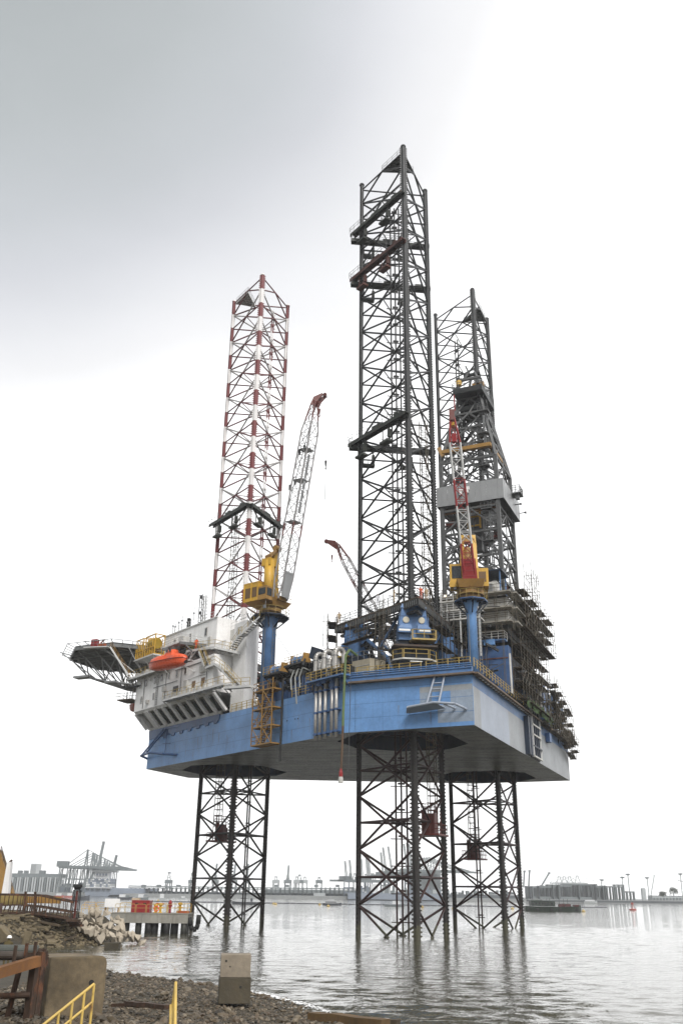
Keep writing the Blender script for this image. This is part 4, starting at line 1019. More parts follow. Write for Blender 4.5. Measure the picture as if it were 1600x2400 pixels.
# boom
foot = o + f * 2.1 - s_ * .2 + up * 1.0
tip = R(16.5, -17.4, 81.6)
M_boomgrey = mat('pale_grey_boom_paint', (.25, .24, .24), .45, .15, .2)
M_boomred = mat('brick_red_boom_paint', (.115, .028, .024), .5, .2, .2)
d, s2, n2, L = lattice_boom(t, foot, tip, s_, 2.0, [(0, M_boomgrey), (.30, M_boomred), (.36, M_boomgrey), (.90, M_boomred)], M_crimson, 2.0)
b = MB(); q = foot + d * .4; b.obox(q + d * 2.0 - n2 * .97 * (1 if n2.dot(CAM - q) < 0 else -1), s2 * .85, d * 2.1, n2 * .05); b.build('boom_foot_panel', M_windwall, t)
b = MB(); b.obox(foot + d * .2, s2 * 1.0, d * .3, n2 * .4); b.build('boom_foot', M_ochre, t)
b = MB()
for fr in (.37, .58, .74): b.obox(foot + d * (L * fr), s2 * .95, d * .05, n2 * .95)
for fr in (.44, .50, .56, .62, .68): b.obox(foot + d * (L * fr) - n2 * .8, s2 * .28, d * 1.0, n2 * .03)
b.build('boom_grating', M_windwall, t)
h1, h2 = boom_tip(t, tip, d, s2, n2, M_crimson, 0)
b = MB(); top = o + up * 10.2 + s_ * .5
for k in (-.4, .4):
    b.tube(top + s_ * k, tip + s2 * k, .035, 4)
    for fr in (.42, .66): x = (top + s_ * k).lerp(tip + s2 * k, fr + .06 * k); b.box(x, (.3, .3, .9))
b.tube(top + s_ * .3, LEGS['bow'][1](1, 0) * 0 + top + s_ * .3 + (tip - top) * .98, .03, 4)
b.build('pendant_wire', M_rope, t)
def hook(par, p, drop, big=False):
    MB().tube(p, p - up * drop, .035, 4).build('hoist_wire', M_rope, par)
    b = MB(); b.tube(p - up * drop, p - up * (drop + .9), .22, 8, .12); b.path([p - up * (drop + .9), p - up * (drop + 1.2) + s_ * .2, p - up * (drop + 1.5), p - up * (drop + 1.3) - s_ * .2], .07, 5); b.build('hook_block', M_crimson if big else M_dark, par)
hook(t, h1, 12.5); hook(t, h2, 1.2, True)
MB().tube(h1 - up * 13.9, h1 - up * 19.5, .05, 4).build('hoist_wire', M_rope, t)
# stay from the pedestal ring down to the deck
tag(MB().tube(pc1 + up * 12.5 + e2v * 1.6 - e1v * 1.8, Q(13.6, -1.5, 36.0), .035, 4).build('stay_wire', M_rope), 'thin dark wire running from the blue pedestal down to the grey tanks', 'wire')

# ---- crane on the port side near the stern corner, boom swung towards the shore
pc2 = R(-11.7, -27.0, ZD)
az2 = math.atan2(-FWD2.y, -FWD2.x) + math.radians(-6)
t, c, o, f, s_, hb = pedestal_crane('yellow crane by the stern corner with red and white banded boom and red panel', pc2, 40.5, az2, 0, 0, None, None, small=True, hw=.8)
hs = hb(MB(), -2.2, .6, .85, 2.4, .5, 3.0).build('machinery_house', M_yellow, t)
hb(MB(), .58, .65, 1.15, 2.1, 1.1, 2.5).build('louvre', MATS['louvre_brown'], hs)
cb = hb(MB(), -.8, 1.3, -2.65, -.9, .3, 3.4).build('operator_cab', M_yellow, t)
hb(MB(), 1.28, 1.35, -2.4, -1.15, 1.4, 3.1).build('cab_window', M_glass, cb); hb(MB(), -.5, 1.0, -2.7, -2.63, 1.4, 3.0).build('cab_window', M_glass, cb)
hb(MB(), 1.2, 1.4, -2.75, -.85, .2, 1.0).build('cab_apron', M_yellow, cb)
b = MB(); b.box(o + f * 1.2 - s_ * 2.0 + up * .1, (.35, .35, .45)); b.tube(o + f * 1.2 - s_ * 2 + up * .1, o + f * .8 - s_ * 1.2 + up * .4, .05); b.build('floodlight', M_grey, t)
# A-frame behind the boom
b = MB()
for y in (-1.0, 1.0): b.beam(o - f * .2 + s_ * y + up * .8, o - f * 1.4 + s_ * y * .75 + up * 8.4, .5, .45)
b.build('gantry_leg', M_yellow, t)
b = MB(); b.beam(o - f * 1.3 - s_ * .9 + up * 7.6, o - f * 1.3 + s_ * .9 + up * 7.6, .5); b.beam(o - f * .9 - s_ * .9 + up * 5.2, o - f * .9 + s_ * .9 + up * 5.2, .35); b.path([o - f * 1.2 + s_ * (1.0 * math.cos(k * math.pi / 8)) + up * (6.6 + 1.6 * math.sin(k * math.pi / 8)) for k in range(9)], .22, 6); b.build('gantry_crosshead', M_ochre, t)
MB().tube(o - f * 1.0 - s_ * .2 + up * .8, o - f * 1.2 - s_ * .2 + up * 6.5, .5, 12).build('luffing_winch', M_ochre, t)
b = MB()
for k in range(2): b.beam(o - f * 2 + s_ * (-.6 - k * .7) + up * 3.3, o - f * 1.2 + s_ * (-1.0) + up * 5.2, .14)
b.build('yellow_brace', M_yellow, t)
foot = o + f * 1.2 + up * .4; tip = R(-12.0, -33.6, 64.6)
d, s2, n2, L = lattice_boom(t, foot, tip, s_, 1.4, [(0, M_red), (.24, M_whitesteel), (.46, M_red), (.62, M_whitesteel), (.84, M_red)], M_red, 1.35)
fn = n2 if n2.dot(CAM - foot) > 0 else -n2
b = MB(); b.obox(foot + d * 1.6 + fn * .62, s2 * .95, d * 1.9, fn * .05); b.build('boom_foot_panel', M_red, t)
for k in range(6): piece('panel_rib', foot + d * (-.1 + k * .68) + fn * .69 - s2 * .93, foot + d * (-.1 + k * .68) + fn * .69 + s2 * .93, .05, M_red, t, 'box')
b = MB(); b.box(tip + d * .3, (.7, .7, 1.6), (s2.x, s2.y, 0)); b.build('boom_head', M_crimson, t); b = MB(); b.box(tip - d * 1.0, (.8, .6, .5)); b.build('boom_collar', M_yellow, t)
MB().tube(tip + d * 1.0 + s2 * .5, tip + d * 3.2 + s2 * .6, .10, 5).build('aerial', M_red, t)
b = MB(); b.box(tip - d * 3.0 + fn * .5, (.6, .6, 1.2)); b.build('hook_block', M_red, t)
b = MB()
for k in (-.4, .4): b.tube(o - f * 1.4 + s_ * k + up * 8.2, tip + s2 * k, .03, 4)
b.build('pendant_wire', M_rope, t)
# ---- crane on the far side, mostly hidden by the near leg
pc3 = R(13.5, 20.0, ZD)
az3 = math.atan2(17.0, -1.0)
az3 = math.atan2(16.0, 0.0)
t, c, o, f, s_, hb = pedestal_crane('crane on the far side, its drooping red head showing left of the near leg', pc3, 43.0, az3, 0, 0, None, None)
hb(MB(), -3.0, 0, -2, 2, 1.02, 3.5).build('machinery_house', M_yellow, t)
hb(MB(), -.8, 0, .2, 1.2, 1, 9).build('mast_column', M_yellow, t)
foot = o + f * 1.8 + up * .8; tip = R(28.6, 20.0, 70.6)
d, s2, n2, L = lattice_boom(t, foot, tip, s_, 1.6, [(0, M_boomgrey), (.62, M_boomred), (.70, M_boomgrey), (.86, M_boomred)], M_crimson, 1.6)
b = MB(); hh = Vector((d.x, d.y, 0)).normalized()
for k in (-.5, .35): b.prism([p + s2 * k for p in (tip - d * 1.0 - up * .5, tip + hh * .2 - up * 1.0, tip + hh * 2.6 + up * .9, tip + hh * 2.7 + up * 1.4, tip + hh * .3 + up * .8)], s2 * .15)
b.build('boom_head', M_crimson, t)
MB().lathe(tip + hh * 2.5 + up * 1.1, [(.45, -.2), (.45, .2)], 12, s2).build('sheave', M_crimson, t)
hook(t, tip + hh * 1.2 - up * .5, 1.6, True)
MB().tube(tip + hh * 2.8 + up * 1.0, tip + hh * 2.8 - up * 21, .025, 4).build('hoist_wire', M_rope, t)
MB().tube(tip + hh * 2.8 - up * 14.5, tip + hh * 2.8 - up * 21, .06, 4).build('hoist_wire', M_rope, t)
b = MB(); b.tube(o + up * 9.2, tip, .03, 4); b.build('pendant_wire', M_rope, t)

# ================================================================== JACKING FRAMES
def jackhouse(key, label, full=True):
    cu, cv = LEGC[key]; t = thing('jacking_frame', label, 'jacking frame', R(cu, cv, ZD)); zt = 40.9
    C3 = [(8.6, 0.0), (-4.4, -7.4), (-4.4, 7.4)]
    P = lambda i, z, k=1.0: R(cu + C3[i][0] * k, cv + C3[i][1] * k, z)
    for i in range(3):
        c0 = P(i, 0); ch = R(cu + CH[i][0], cv + CH[i][1], 0); out = (c0 - R(cu, cv, 0)); out.z = 0; out.normalize(); tn = Vector((-out.y, out.x, 0))
        # pinion tower: tapering blue housing round the chord, with shoulders
        b = MB()
        def ring(z, w, d0, d1): return [ch + tn * -w + out * d0 + up * z, ch + tn * w + out * d0 + up * z, ch + tn * w + out * d1 + up * z, ch - tn * w + out * d1 + up * z]
        b.hexa(ring(37.4, 1.98, -.6, 1.5) + ring(40.2, 1.62, -.6, 1.5)); b.hexa(ring(40.22, 1.75, -.6, 1.6) + ring(40.85, 1.5, -.6, 1.4)); b.build('pinion_housing', M_bluesteel, t)
        b = MB(); b.hexa(ring(35.9, 2.0, -.6, 1.35) + ring(37.38, 2.0, -.6, 1.35)); b.build('lower_housing', M_bluesteel, t)
        for s_ in (-1, 1):
            b = MB(); q = [ch + tn * (s_ * x) + out * y + up * z for z in (36.75,) for x, y in ((.35, 1.36), (2.2, 1.36), (2.2, 2.0), (.35, 2.0))]; q2 = [ch + tn * (s_ * x) + out * y + up * z for z in (37.35,) for x, y in ((.35, 1.36), (2.2, 1.36), (2.2, 2.0), (.35, 2.0))]
            b.hexa(q + q2); q3 = [ch + tn * (s_ * x) + out * y + up * 37.36 for x, y in ((.35, 1.36), (2.2, 1.36), (2.2, 2.0), (.35, 2.0))]; q4 = [ch + tn * (s_ * x) + out * y + up * 37.9 for x, y in ((.5, 1.36), (1.7, 1.36), (1.7, 1.9), (.5, 1.9))]; b.hexa(q3 + q4)
            b.build('motor_shoulder', M_bluesteel, t)
            b = MB(); b.obox(ch + tn * (s_ * 1.35) + out * 2.02 + up * 37.05, tn * .75, out * .03, up * .13); b.build('lamp_strip', mat('lamp_strip_white', (.75, .75, .72), .4, .05) if 'lamp_strip_white' not in MATS else MATS['lamp_strip_white'], t)
            MB().lathe(ch + tn * (s_ * 1.05) + out * 1.5 + up * 38.55, [(.44, -.02), (.44, .10), (.36, .13), (.1, .14)], 14, out).build('gear_cover', mat('gear_cover_beige', (.52, .48, .38), .5, .15) if 'gear_cover_beige' not in MATS else MATS['gear_cover_beige'], t)
            for k in (.95, 1.95): b = MB(); b.obox(ch + tn * (s_ * k) + out * 1.52 + up * 38.4, tn * .05, out * .04, up * .6); b.build('housing_rib', M_bluesteel, t)
        MB().obox(ch + out * 1.51 + up * 39.1, tn * 1.7, out * .03, up * .06).build('housing_seam', M_bluedark, t)
        # dark lower tower on the deck
        b = MB(); b.hexa(ring(ZD, 1.5, -.7, 1.6) + ring(33.0, 2.2, -.7, 1.9)); b.hexa(ring(33.02, 2.2, -.7, 1.0) + ring(35.85, 2.2, -.7, .9)); b.build('lower_tower', M_navy, t)
        # balcony with looped rails
        for z, w, d1, nm in ((33.0, 2.9, 2.7, 'balcony'), (35.6, 2.7, 2.9, 'upper_balcony')):
            pts = [ch + tn * x + out * y + up * z for x, y in ((-w, -.2), (-w, 1.6), (-w * .6, d1), (w * .6, d1), (w, 1.6), (w, -.2))]
            if z > 35: pts = [ch + tn * x + out * y + up * z for x, y in ((-w * .2, 1.0), (-w * .2, d1), (w, d1), (w, .6))]
            o = MB().prism(pts + ([ch + out * .5 + up * z] if z > 35 else []), up * .2).build(nm, M_offwhite if z < 35 else M_paleyel, t)
            r = MB()
            for p, q in zip(pts[:-1], pts[1:]): r.rail([p.lerp(q, .04) + up * .2, p.lerp(q, .96) + up * .2], 1.15, 1.4, .05, 1)
            r.build('handrail', M_paleyel, o)
        MB().obox(ch + out * 1.5 + up * 34.9, tn * 2.9, out * 1.0, up * .12).build('catwalk', mat('dark_brown_gangway', (.06, .045, .035), .7, .3, 0, .3) if 'dark_brown_gangway' not in MATS else MATS['dark_brown_gangway'], t)
        b = MB(); b.obox(ch + out * 2.6 + up * 32.75, tn * .8, out * .05, up * .05); b.build('tube_lamp', MATS['lamp_strip_white'], t)
    # sides: columns, tubular K braces, ties
    for i, j in ((0, 1), (1, 2), (2, 0)):
        for f in (.12, .5, .88): piece('column', P(i, ZD, .96).lerp(P(j, ZD, .96), f), P(i, zt - .6, .96).lerp(P(j, zt - .6, .96), f), .55, M_navy, t, 'box')
        A = lambda f, z: P(i, z, .98).lerp(P(j, z, .98), f)
        piece('tube_brace', A(.15, 39.6), A(.62, 34.4), .55, M_bluesteel, t); piece('tube_brace', A(.5, 36.2), A(.78, 39.9), .42, M_bluesteel, t); piece('tube_brace', A(.62, 34.4), A(.72, 31.0), .5, M_bluesteel, t)
        for z in (31.2, 34.5, 37.4): piece('tie_beam', P(i, z, .9), P(j, z, .9), .3, M_dark, t, 'box')
        for f, g in ((.1, .4), (.5, .2), (.6, .9)): piece('inner_strut', P(i, 31, .85).lerp(P(j, 31, .85), f), P(i, 39, .85).lerp(P(j, 39, .85), g), .28, M_dark, t, 'box')
    # top gallery
    for i, j in ((0, 1), (1, 2), (2, 0)):
        k1, k2 = 1.0, 1.22
        b = MB(); q = [P(i, 40.95, k1), P(j, 40.95, k1), P(j, 40.95, k2), P(i, 40.95, k2)]; b.hexa(q + [x + up * .2 for x in q])
        d_ = (P(j, 0) - P(i, 0)).normalized(); o_ = Vector((d_.y, -d_.x, 0)); o_ = o_ if o_.dot(P(i, 0) - R(cu, cv, 0)) > 0 else -o_
        ga = b.build('gallery_deck', mat('gallery_brown', (.075, .06, .045), .75, .4, 0, .3) if 'gallery_brown' not in MATS else MATS['gallery_brown'], t)
        b = MB(); b.beam(P(i, 40.4, k2), P(j, 40.4, k2), .18, .9); b.beam(P(i, 39.4, 1.1), P(j, 39.4, 1.1), .5, .3); b.build('gallery_fascia', M_dark, ga)
        b = MB(); n = 44
        for k in range(n): x = P(i, 40.45, k2).lerp(P(j, 40.45, k2), (k + .5) / n) + o_ * .1; b.obox(x, d_ * .05, o_ * .03, up * .33)
        b.build('fascia_post', M_grey, ga, kind='stuff')
        b = MB(); b.rail([P(i, 41.16, k2), P(j, 41.16, k2)], 1.15, 1.2, .04, 2); b.build('handrail', M_grey, ga)
    return t, P
jackhouse('near', 'blue jacking frame with two beige gear covers around the foot of the near leg')
jackhouse('far', 'shadowed blue jacking frame around the leg behind the stern crane')
jackhouse('bow', 'jacking frame around the red and white leg, hidden behind the white block')
# scaffolding
def scaffold(label, A, B_, z0, z1, depth, out, step=1.9, lift=2.0, jag=1.2, planks=True, group=None, drop=.12):
    A, B_ = Vector(A), Vector(B_); d = (B_ - A); L = Vector((d.x, d.y, 0)).length; n = max(2, round(L / step)); out = Vector(out).normalized()
    t = thing('scaffolding', label, 'scaffolding', Vector(((A.x + B_.x) / 2, (A.y + B_.y) / 2, z0)), group)
    b, pl_ = MB(), MB(); dz = B_.z - A.z
    for k in range(n + 1):
        p = A.lerp(B_, k / n); p.z = 0; zo = dz * k / n
        for w in (0, depth): b.tube(p + out * w + up * (z0 + zo), p + out * w + up * (z1 + zo + rnd(.2, jag)), .04, 4)
    z = z0
    lv = 0
    while z < z1 + .1:
        for k in range(n):
            p, q = A.lerp(B_, k / n), A.lerp(B_, (k + 1) / n); p.z = q.z = 0; zo, zp = dz * k / n, dz * (k + 1) / n
            if random.random() < drop: continue
            for w in (0, depth): 
                b.tube(p + out * w + up * (z + zo), q + out * w + up * (z + zp), .035, 4); b.tube(p + out * w + up * (z + zo + 1.0), q + out * w + up * (z + zp + 1.0), .03, 4)
            b.tube(p + up * (z + zo), p + out * (depth + rnd(.1, .9)) + up * (z + zo), .035, 4)
            if random.random() < .35: b.tube(p + out * depth + up * (z + zo), q + out * depth + up * (z + zp + lift * .9), .035, 4)
            if planks and random.random() < .85: 
                for w in (.2, .5, .8): pl_.beam(p + out * depth * w + up * (z + zo + .06) - (q - p) * rnd(0, .1), q + out * depth * w + up * (z + zp + .06) + (q - p) * rnd(0, .12), depth * .27, .06)
        z += lift; lv += 1
    b.build('scaffold_tubes', M_scaf, t, kind='stuff')
    if planks and pl_.v: pl_.build('scaffold_boards', M_plank, t, kind='stuff')
    return t
near = lambda u, v, z=0: R(u, v, z)
scaffold('scaffolding around the left corner of the near jacking frame', R(9.6, -22.6, 0), R(11.0, -19.0, 0), 31, 42, 1.4, (-.7, .7, 0), jag=.8)
scaffold('scaffolding along the right side of the near jacking frame, under its gallery', R(-6.2, -26.5, 0), R(-6.2, -15, 0), 30.6, 40, 1.2, (0, -1, 0), lift=2.4, drop=.3)
scaffold('thin scaffolding below the left gallery of the near jacking frame', R(7.4, -23.6, 0), R(-1.0, -28.6, 0), 37.2, 39.5, 1.0, (-.85, .5, 0), lift=2.2, drop=.35)
scaffold('scaffolding left of the blue pinion housing on the near jacking frame', R(.6, -28.2, 0), R(-.9, -29.1, 0), 31, 41, .9, (-.85, .5, 0), step=.9, lift=1.3, planks=False)
# ================================================================== PORT SIDE FITTINGS
# yellow stair tower hung on the side
st = thing('stair_tower', 'ochre yellow zigzag stair tower hanging on the blue hull side below the crane', 'stairs', Q(15.4, 1.6, 24.0))
A0, A1, D0, D1 = 18.3, 13.5, .25, 2.0
b = MB()
for a in (A0, A1, (A0 + A1) / 2):
    for d in (D0, D1): b.beam(Q(a, d, 23.9), Q(a, d, 32.1 + (.9 if a == A1 else 0)), .12)
b.build('tower_post', M_ochre, st)
lv = [23.95, 26.4, 28.9, 31.5]
for k, z in enumerate(lv):
    b = MB(); qbox(b, A0 - .1, A1 + .1, D0, D1, z, z + .1) if k in (0, 3) else qbox(b, A1 + 1.2, A1 + .1, D0, D1, z, z + .1); 
    if k in (1, 2): qbox(b, A0 - .1, A0 - 1.1, D0, D1, z, z + .1)
    b.build('landing', M_ochre, st)
    b = MB()
    for d in (D0, D1): b.beam(Q(A0, d, z), Q(A1, d, z), .10, .18)
    for a in (A0, A1): b.beam(Q(a, D0, z), Q(a, D1, z), .10, .18)
    b.build('landing_beam', M_ochre, st)
    r = MB(); r.rail([Q(A0, D1, z + .1), Q(A1, D1, z + .1)], 1.1, 1.2, .035); r.rail([Q(A0, D0, z + .1), Q(A0, D1, z + .1)], 1.1, 1.2, .035); r.build('handrail', M_ochre, st)
for k in range(3):
    a0, a1 = (A0 - 1.0, A1 + 1.1)
    stairs(Q(a0, D1 - .7, lv[k] + .1), Q(a1, D1 - .7, lv[k+1] + .1), .9, st, 'stair_flight', M_ochre, M_ochre, M_rust)
for k in range(3): piece('diagonal_brace', Q(A0 if k % 2 else A1, D1, lv[k]), Q((A0 + A1) / 2, D1, lv[k+1]), .11, M_ochre, st); piece('diagonal_brace', Q((A0 + A1) / 2, D1, lv[k]), Q(A0 if k % 2 == 0 else A1, D1, lv[k+1]), .11, M_ochre, st)
# five vertical dump pipes with clamps
for k, (a, z0, z1) in enumerate(((5.35, 23.55, 31.0), (4.45, 23.5, 31.0), (3.35, 23.55, 30.9), (1.95, 23.55, 31.0), (1.05, 23.5, 31.3))):
    b = MB(); b.tube(Q(a, .55, z0), Q(a, .55, z1), .23, 10); o = tag(b.build('overboard_pipe', M_silver, at=Q(a, .55, z0), smooth=True), ['leftmost', 'second from left', 'middle', 'second from right', 'rightmost'][k] + ' of the five silver vertical pipes on the blue hull side', 'pipe', 'vertical overboard pipes on the hull side')
    for z in (24.2, 27.0, 29.8):
        b = MB(); b.box(Q(a, .35, z), (.75, .75, .12), e1v); b.tube(Q(a, .55, z - .15), Q(a, .55, z + .15), .27, 10); b.build('pipe_clamp', M_bluedark, o)
# five gooseneck vents above
for k, (a, z0, z1, r) in enumerate(((5.95, 32.7, 35.0, .30), (5.0, 32.7, 33.8, .27), (4.1, 32.7, 35.05, .32), (2.9, 32.6, 33.9, .30), (1.75, 32.4, 35.0, .33))):
    t = thing('vent_pipe', ['leftmost tall', 'second, short', 'middle tall', 'fourth, short', 'rightmost tall'][k] + ' silver gooseneck vent above the hull edge, in the row of five', 'vent', Q(a, .2, z0), 'row of silver gooseneck vents')
    b = MB(); pts = [Q(a, .3, z0)] + [Q(a - .0, .3 - .75 * (1 - math.cos(q)), z1 - .35 + .75 * math.sin(q) * .9) for q in [i * math.pi / 8 for i in range(9)]] + [Q(a, -1.2, z1 - 1.6)]
    for i in range(len(pts) - 1): b.tube(pts[i], pts[i+1], r, 12, cap=False)
    b.build('gooseneck', M_silver, t, smooth=True)
    b = MB(); b.tube(Q(a, .3, z0 - .02), Q(a, .3, z0 + .1), r + .07, 12); b.tube(Q(a, .3, z1 - .8), Q(a, .3, z1 - .72), r + .06, 12); b.build('flange', M_grey, t)
    MB().lathe(Q(a, .3, z0 - .3), [(r * .9, 0), (r * .9, .28)], 12).build('pipe_mouth', M_rubber, t)
pf = thing('pipe_gallery', 'blue bracketed gallery with yellow rails above the vertical silver pipes', 'gallery', Q(2.8, .8, 31.0))
qbox(MB(), 6.6, -1.2, 0, 1.5, 31.05, 31.25).build('gallery_deck', M_bluesteel, pf)
b = MB(); b.rail([Q(6.5, .1, 31.25), Q(6.5, 1.45, 31.25), Q(-1.1, 1.45, 31.25), Q(-1.1, .1, 31.25)], 1.15, 1.1, .045, 2); b.build('handrail', M_paleyel, pf)
b = MB()
for a in (6.4, 3.9, 1.5, -1.0): b.beam(Q(a, 1.3, 31.0), Q(a, 0, 29.7), .14)
b.build('bracket', M_bluedark, pf)
b = MB()
for k in range(16): a = rnd(-.8, 6.2); qbox(b, a, a + rnd(.2, .7), -1.6, -.2, 30.2, 30.2 + rnd(.8, 2.6))
b.build('valve_manifold', M_dark, pf, kind='stuff')
# deck edge handrail runs
for nm, pts, m_, lab in (('deck_railing', [Q(27, .1, ZD), Q(20, .1, ZD)], M_paleyel, 'short yellow deck railing between the white block and the stair tower'), ('deck_railing', [Q(11.5, .1, ZD + .02), Q(6.8, .1, ZD + .02)], M_paleyel, 'yellow deck railing between the stair tower and the vertical pipes'),
                     ('deck_railing', [R(2.9, -30.7, 31.0), R(-5.9, -30.9, 31.0)], M_paleyel, 'long yellow railing along the hull edge below the near jacking frame'), ('deck_railing', [R(-6.6, -30.9, 31.05), R(-12.4, -31.2, 31.05)], M_paleyel, 'yellow railing at the stern corner below the banded-boom crane'), ('deck_railing', [R(-12.9, -31.3, 30.9), R(-12.9, -5, 30.9)], M_paleyel, 'yellow railing running along the top of the grey transom')):
    t = thing(nm, lab, 'railing', (pts[0] + pts[1]) / 2)
    L = (pts[1] - pts[0]).length; n = max(2, round(L / 1.5)); u_ = Vector((0, 0, 1.15))
    for k in range(n + 1): piece('post', pts[0].lerp(pts[1], k / n), pts[0].lerp(pts[1], k / n) + u_, .09, m_, t, 'box')
    for f in (.35, .68, 1): piece('rail', pts[0] + u_ * f, pts[1] + u_ * f, .075, m_, t)
# hose hanging from the deck
hz = thing('hanging_hose', 'long green and rusty hose hanging past the keel with a red and white weight', 'hose', Q(-1.3, 1.1, 32))
MB().path([Q(-.9, -1.2, 34), Q(-1.15, .2, 34.5), Q(-1.3, 1.0, 33.6), Q(-1.28, 1.15, 30), Q(-1.2, 1.2, 26.5), Q(-1.15, 1.2, 24.5)], .17, 8).build('upper_hose', M_green, hz)
MB().path([Q(-1.15, 1.2, 24.5), Q(-1.05, 1.2, 21.8), Q(-.9, 1.2, 19.3)], .15, 8).build('lower_hose', mat('rusty_hose', (.10, .06, .035), .6, .35), hz)
MB().lathe(Q(-.86, 1.2, 18.3), [(.26, 0), (.26, .5), (.16, .8), (.16, 1.0)], 10).build('hose_coupling', M_red, hz)
MB().lathe(Q(-.85, 1.2, 17.55), [(.30, 0), (.30, .5), (.25, .75)], 10).build('end_weight', M_offwhite, hz)
tag(MB().tube(Q(-1.9, .6, 30.5), Q(-1.65, .7, 19.0), .04, 4).build('guide_rope', M_rope), 'thin dark rope hanging beside the green hose', 'rope')
tag(MB().path([Q(12.85, .3, 32.9), Q(12.85, .75, 32.6), Q(12.9, .7, 26), Q(12.97, .75, 21.5)], .17, 8).build('drain_pipe', M_rubber), 'thin black pipe hanging below the hull beside the ochre stair tower', 'pipe')
for k, (a, h) in enumerate(((10.9, 4.3), (9.9, 4.6), (8.9, 3.5))):
    tag(MB().path([Q(a, -1.0, 33.6), Q(a + .3, .1, 33.9), Q(a + .45, .5, 32.6), Q(a + .1, .6, 31), Q(a - .1, .5, 33.5 - h)][: 5 if k == 1 else 4], .10, 6).build('loop_hose', mat('pale_hose', (.33, .34, .32), .5) if k == 0 else MATS['pale_hose']), ['left pale hose looped over the deck edge between the stair tower and the pipes', 'long pale hose trailing down the hull between the stair tower and the pipes', 'right pale hose looped over the deck edge next to the pipe gallery'][k], 'hose')
# fairlead racks
ar = thing('anchor_rack', 'pale tubular anchor rack with a ladder at the stern end of the blue side', 'anchor rack', R(-8, -31.5, 25.5))
MB().path([R(-4.1, -31.2, 25.85), R(-4.6, -32.4, 26.25), R(-8, -32.5, 26.6), R(-10.6, -32.4, 26.3), R(-11.6, -30.9, 25.85)], .16, 8).build('rack_tube', M_primer, ar)
b = MB(); b.prism([R(-4.1, -30.8, 25.75), R(-4.6, -32.3, 26.15), R(-8.2, -32.4, 26.5), R(-9.0, -30.9, 26.1)], up * .1); b.tube(R(-9.2, -32.4, 26.4), R(-10.2, -30.9, 26.0), .13, 6); b.build('rack_plate', M_primer, ar)
for du in (0, -1.55): piece('rack_strut', R(-7.0 + du, -32.3, 26.5), R(-7.75 + du * .82, -31.0, 30.2), .26, M_primer, ar)
for z in (27.4, 28.4, 29.2): f = (z - 26.5) / 3.7; piece('rung', R(-7.0 - .75 * f, -32.3 + 1.3 * f, z), R(-8.55 - .47 * f, -32.3 + 1.3 * f, z), .16, M_primer, ar)
br = thing('bow_anchor_rack', 'dark blue tubular anchor rack with ladder struts at the bow end of the hull', 'anchor rack', Q(48, 1.2, 26))
MB().path([Q(52.9, -.4, 25.6), Q(52.6, 1.3, 26.0), Q(48.7, 1.7, 26.1), Q(44.5, 1.5, 25.5), Q(42.4, .1, 25.3)], .2, 8).build('rack_tube', M_bluedark, br)
for k in (0, 1.1): piece('rack_strut', Q(51.9 - k, 1.5, 26.0), Q(47.4 - k * .8, .25, 30.0), .3, M_bluedark, br)
for f in (.15, .35, .55, .75): piece('rung', Q(51.9 - 4.5 * f, 1.5 - 1.25 * f, 26 + 4 * f), Q(50.8 - 4.3 * f, 1.5 - 1.25 * f, 26 + 4 * f), .14, M_bluedark, br)
b = MB(); b.beam(Q(47.0, .2, 30.0), Q(42.6, .2, 29.8), .16); b.beam(Q(46.5, .2, 29.8), Q(45.0, .9, 27.3), .12); b.beam(Q(46.2, .8, 27.4), Q(43.8, .8, 27.2), .12); b.tube(Q(46.2, .3, 26.0), Q(46.1, .25, 29.9), .06, 6); b.build('rack_arm', M_bluedark, br)

# ================================================================== DECK GEAR BETWEEN THE CRANES
dk = thing('tank_row', 'row of dark grey dome-ended tanks on deck right of the thick blue pedestal', 'tanks', Q(17, -7, 35))
for k in range(6):
    c = Q(19.9 - k * 1.55, -3.5, 35.2)
    MB().lathe(c, [(.02, .82), (.45, .72), (.7, .4), (.74, 0), (.74, -2.0)][::-1], 12, up).build('tank', mat('dark_tank_grey', (.085, .085, .08), .5, .3, .4, .1) if k == 0 else MATS['dark_tank_grey'], dk, smooth=True)
MB().box(Q(17.6, -2.6, 35.6), (.9, .05, .7), e1v).build('notice_board', M_white, dk)
qbox(MB(), 21, 10, -8, -2.6, 31.5, 33.2).build('tank_base', M_navy, dk)
for k, (a, z) in enumerate(((16.4, 34.3), (11.2, 34.8))):
    w_ = thing('anchor_winch', ['blue winch drum on the left yellow-railed balcony beside the pedestal', 'blue winch drum on the right yellow-railed balcony near the vents'][k], 'winch', Q(a, -.8, z))
    qbox(MB(), a + 2.0, a - 2.2, -2.4, .5, z - .3, z - .05).build('winch_balcony', M_dark, w_)
    b = MB(); b.lathe(Q(a, -1.0, z + .65), [(.75, -1.3), (.75, -1.2), (.55, -1.1), (.55, 1.1), (.75, 1.2), (.75, 1.3)], 14, e1v); b.build('drum', M_bluesteel, w_)
    for da in (1.45, -1.45): 
        b = MB(); b.prism([Q(a + da, -1.8, z), Q(a + da, -.2, z), Q(a + da, -.5, z + 1.5), Q(a + da, -1.5, z + 1.5)], e1v * .25); b.build('winch_cheek', M_ochre, w_)
    r = MB(); r.rail([Q(a + 1.9, .45, z - .05), Q(a - 2.1, .45, z - .05)], 1.1, 1.0, .04, 2); r.build('handrail', M_paleyel, w_)
    b = MB()
    for da in (1.8, -2.0): b.beam(Q(a + da, .3, z - .3), Q(a + da, -2, z - 2.2), .16)
    for d in (-.2, -1.2, -2.2): b.beam(Q(a + 2, d, z - .35), Q(a - 2.2, d, z - .35), .12, .25)
    b.build('balcony_beam', M_dark, w_)
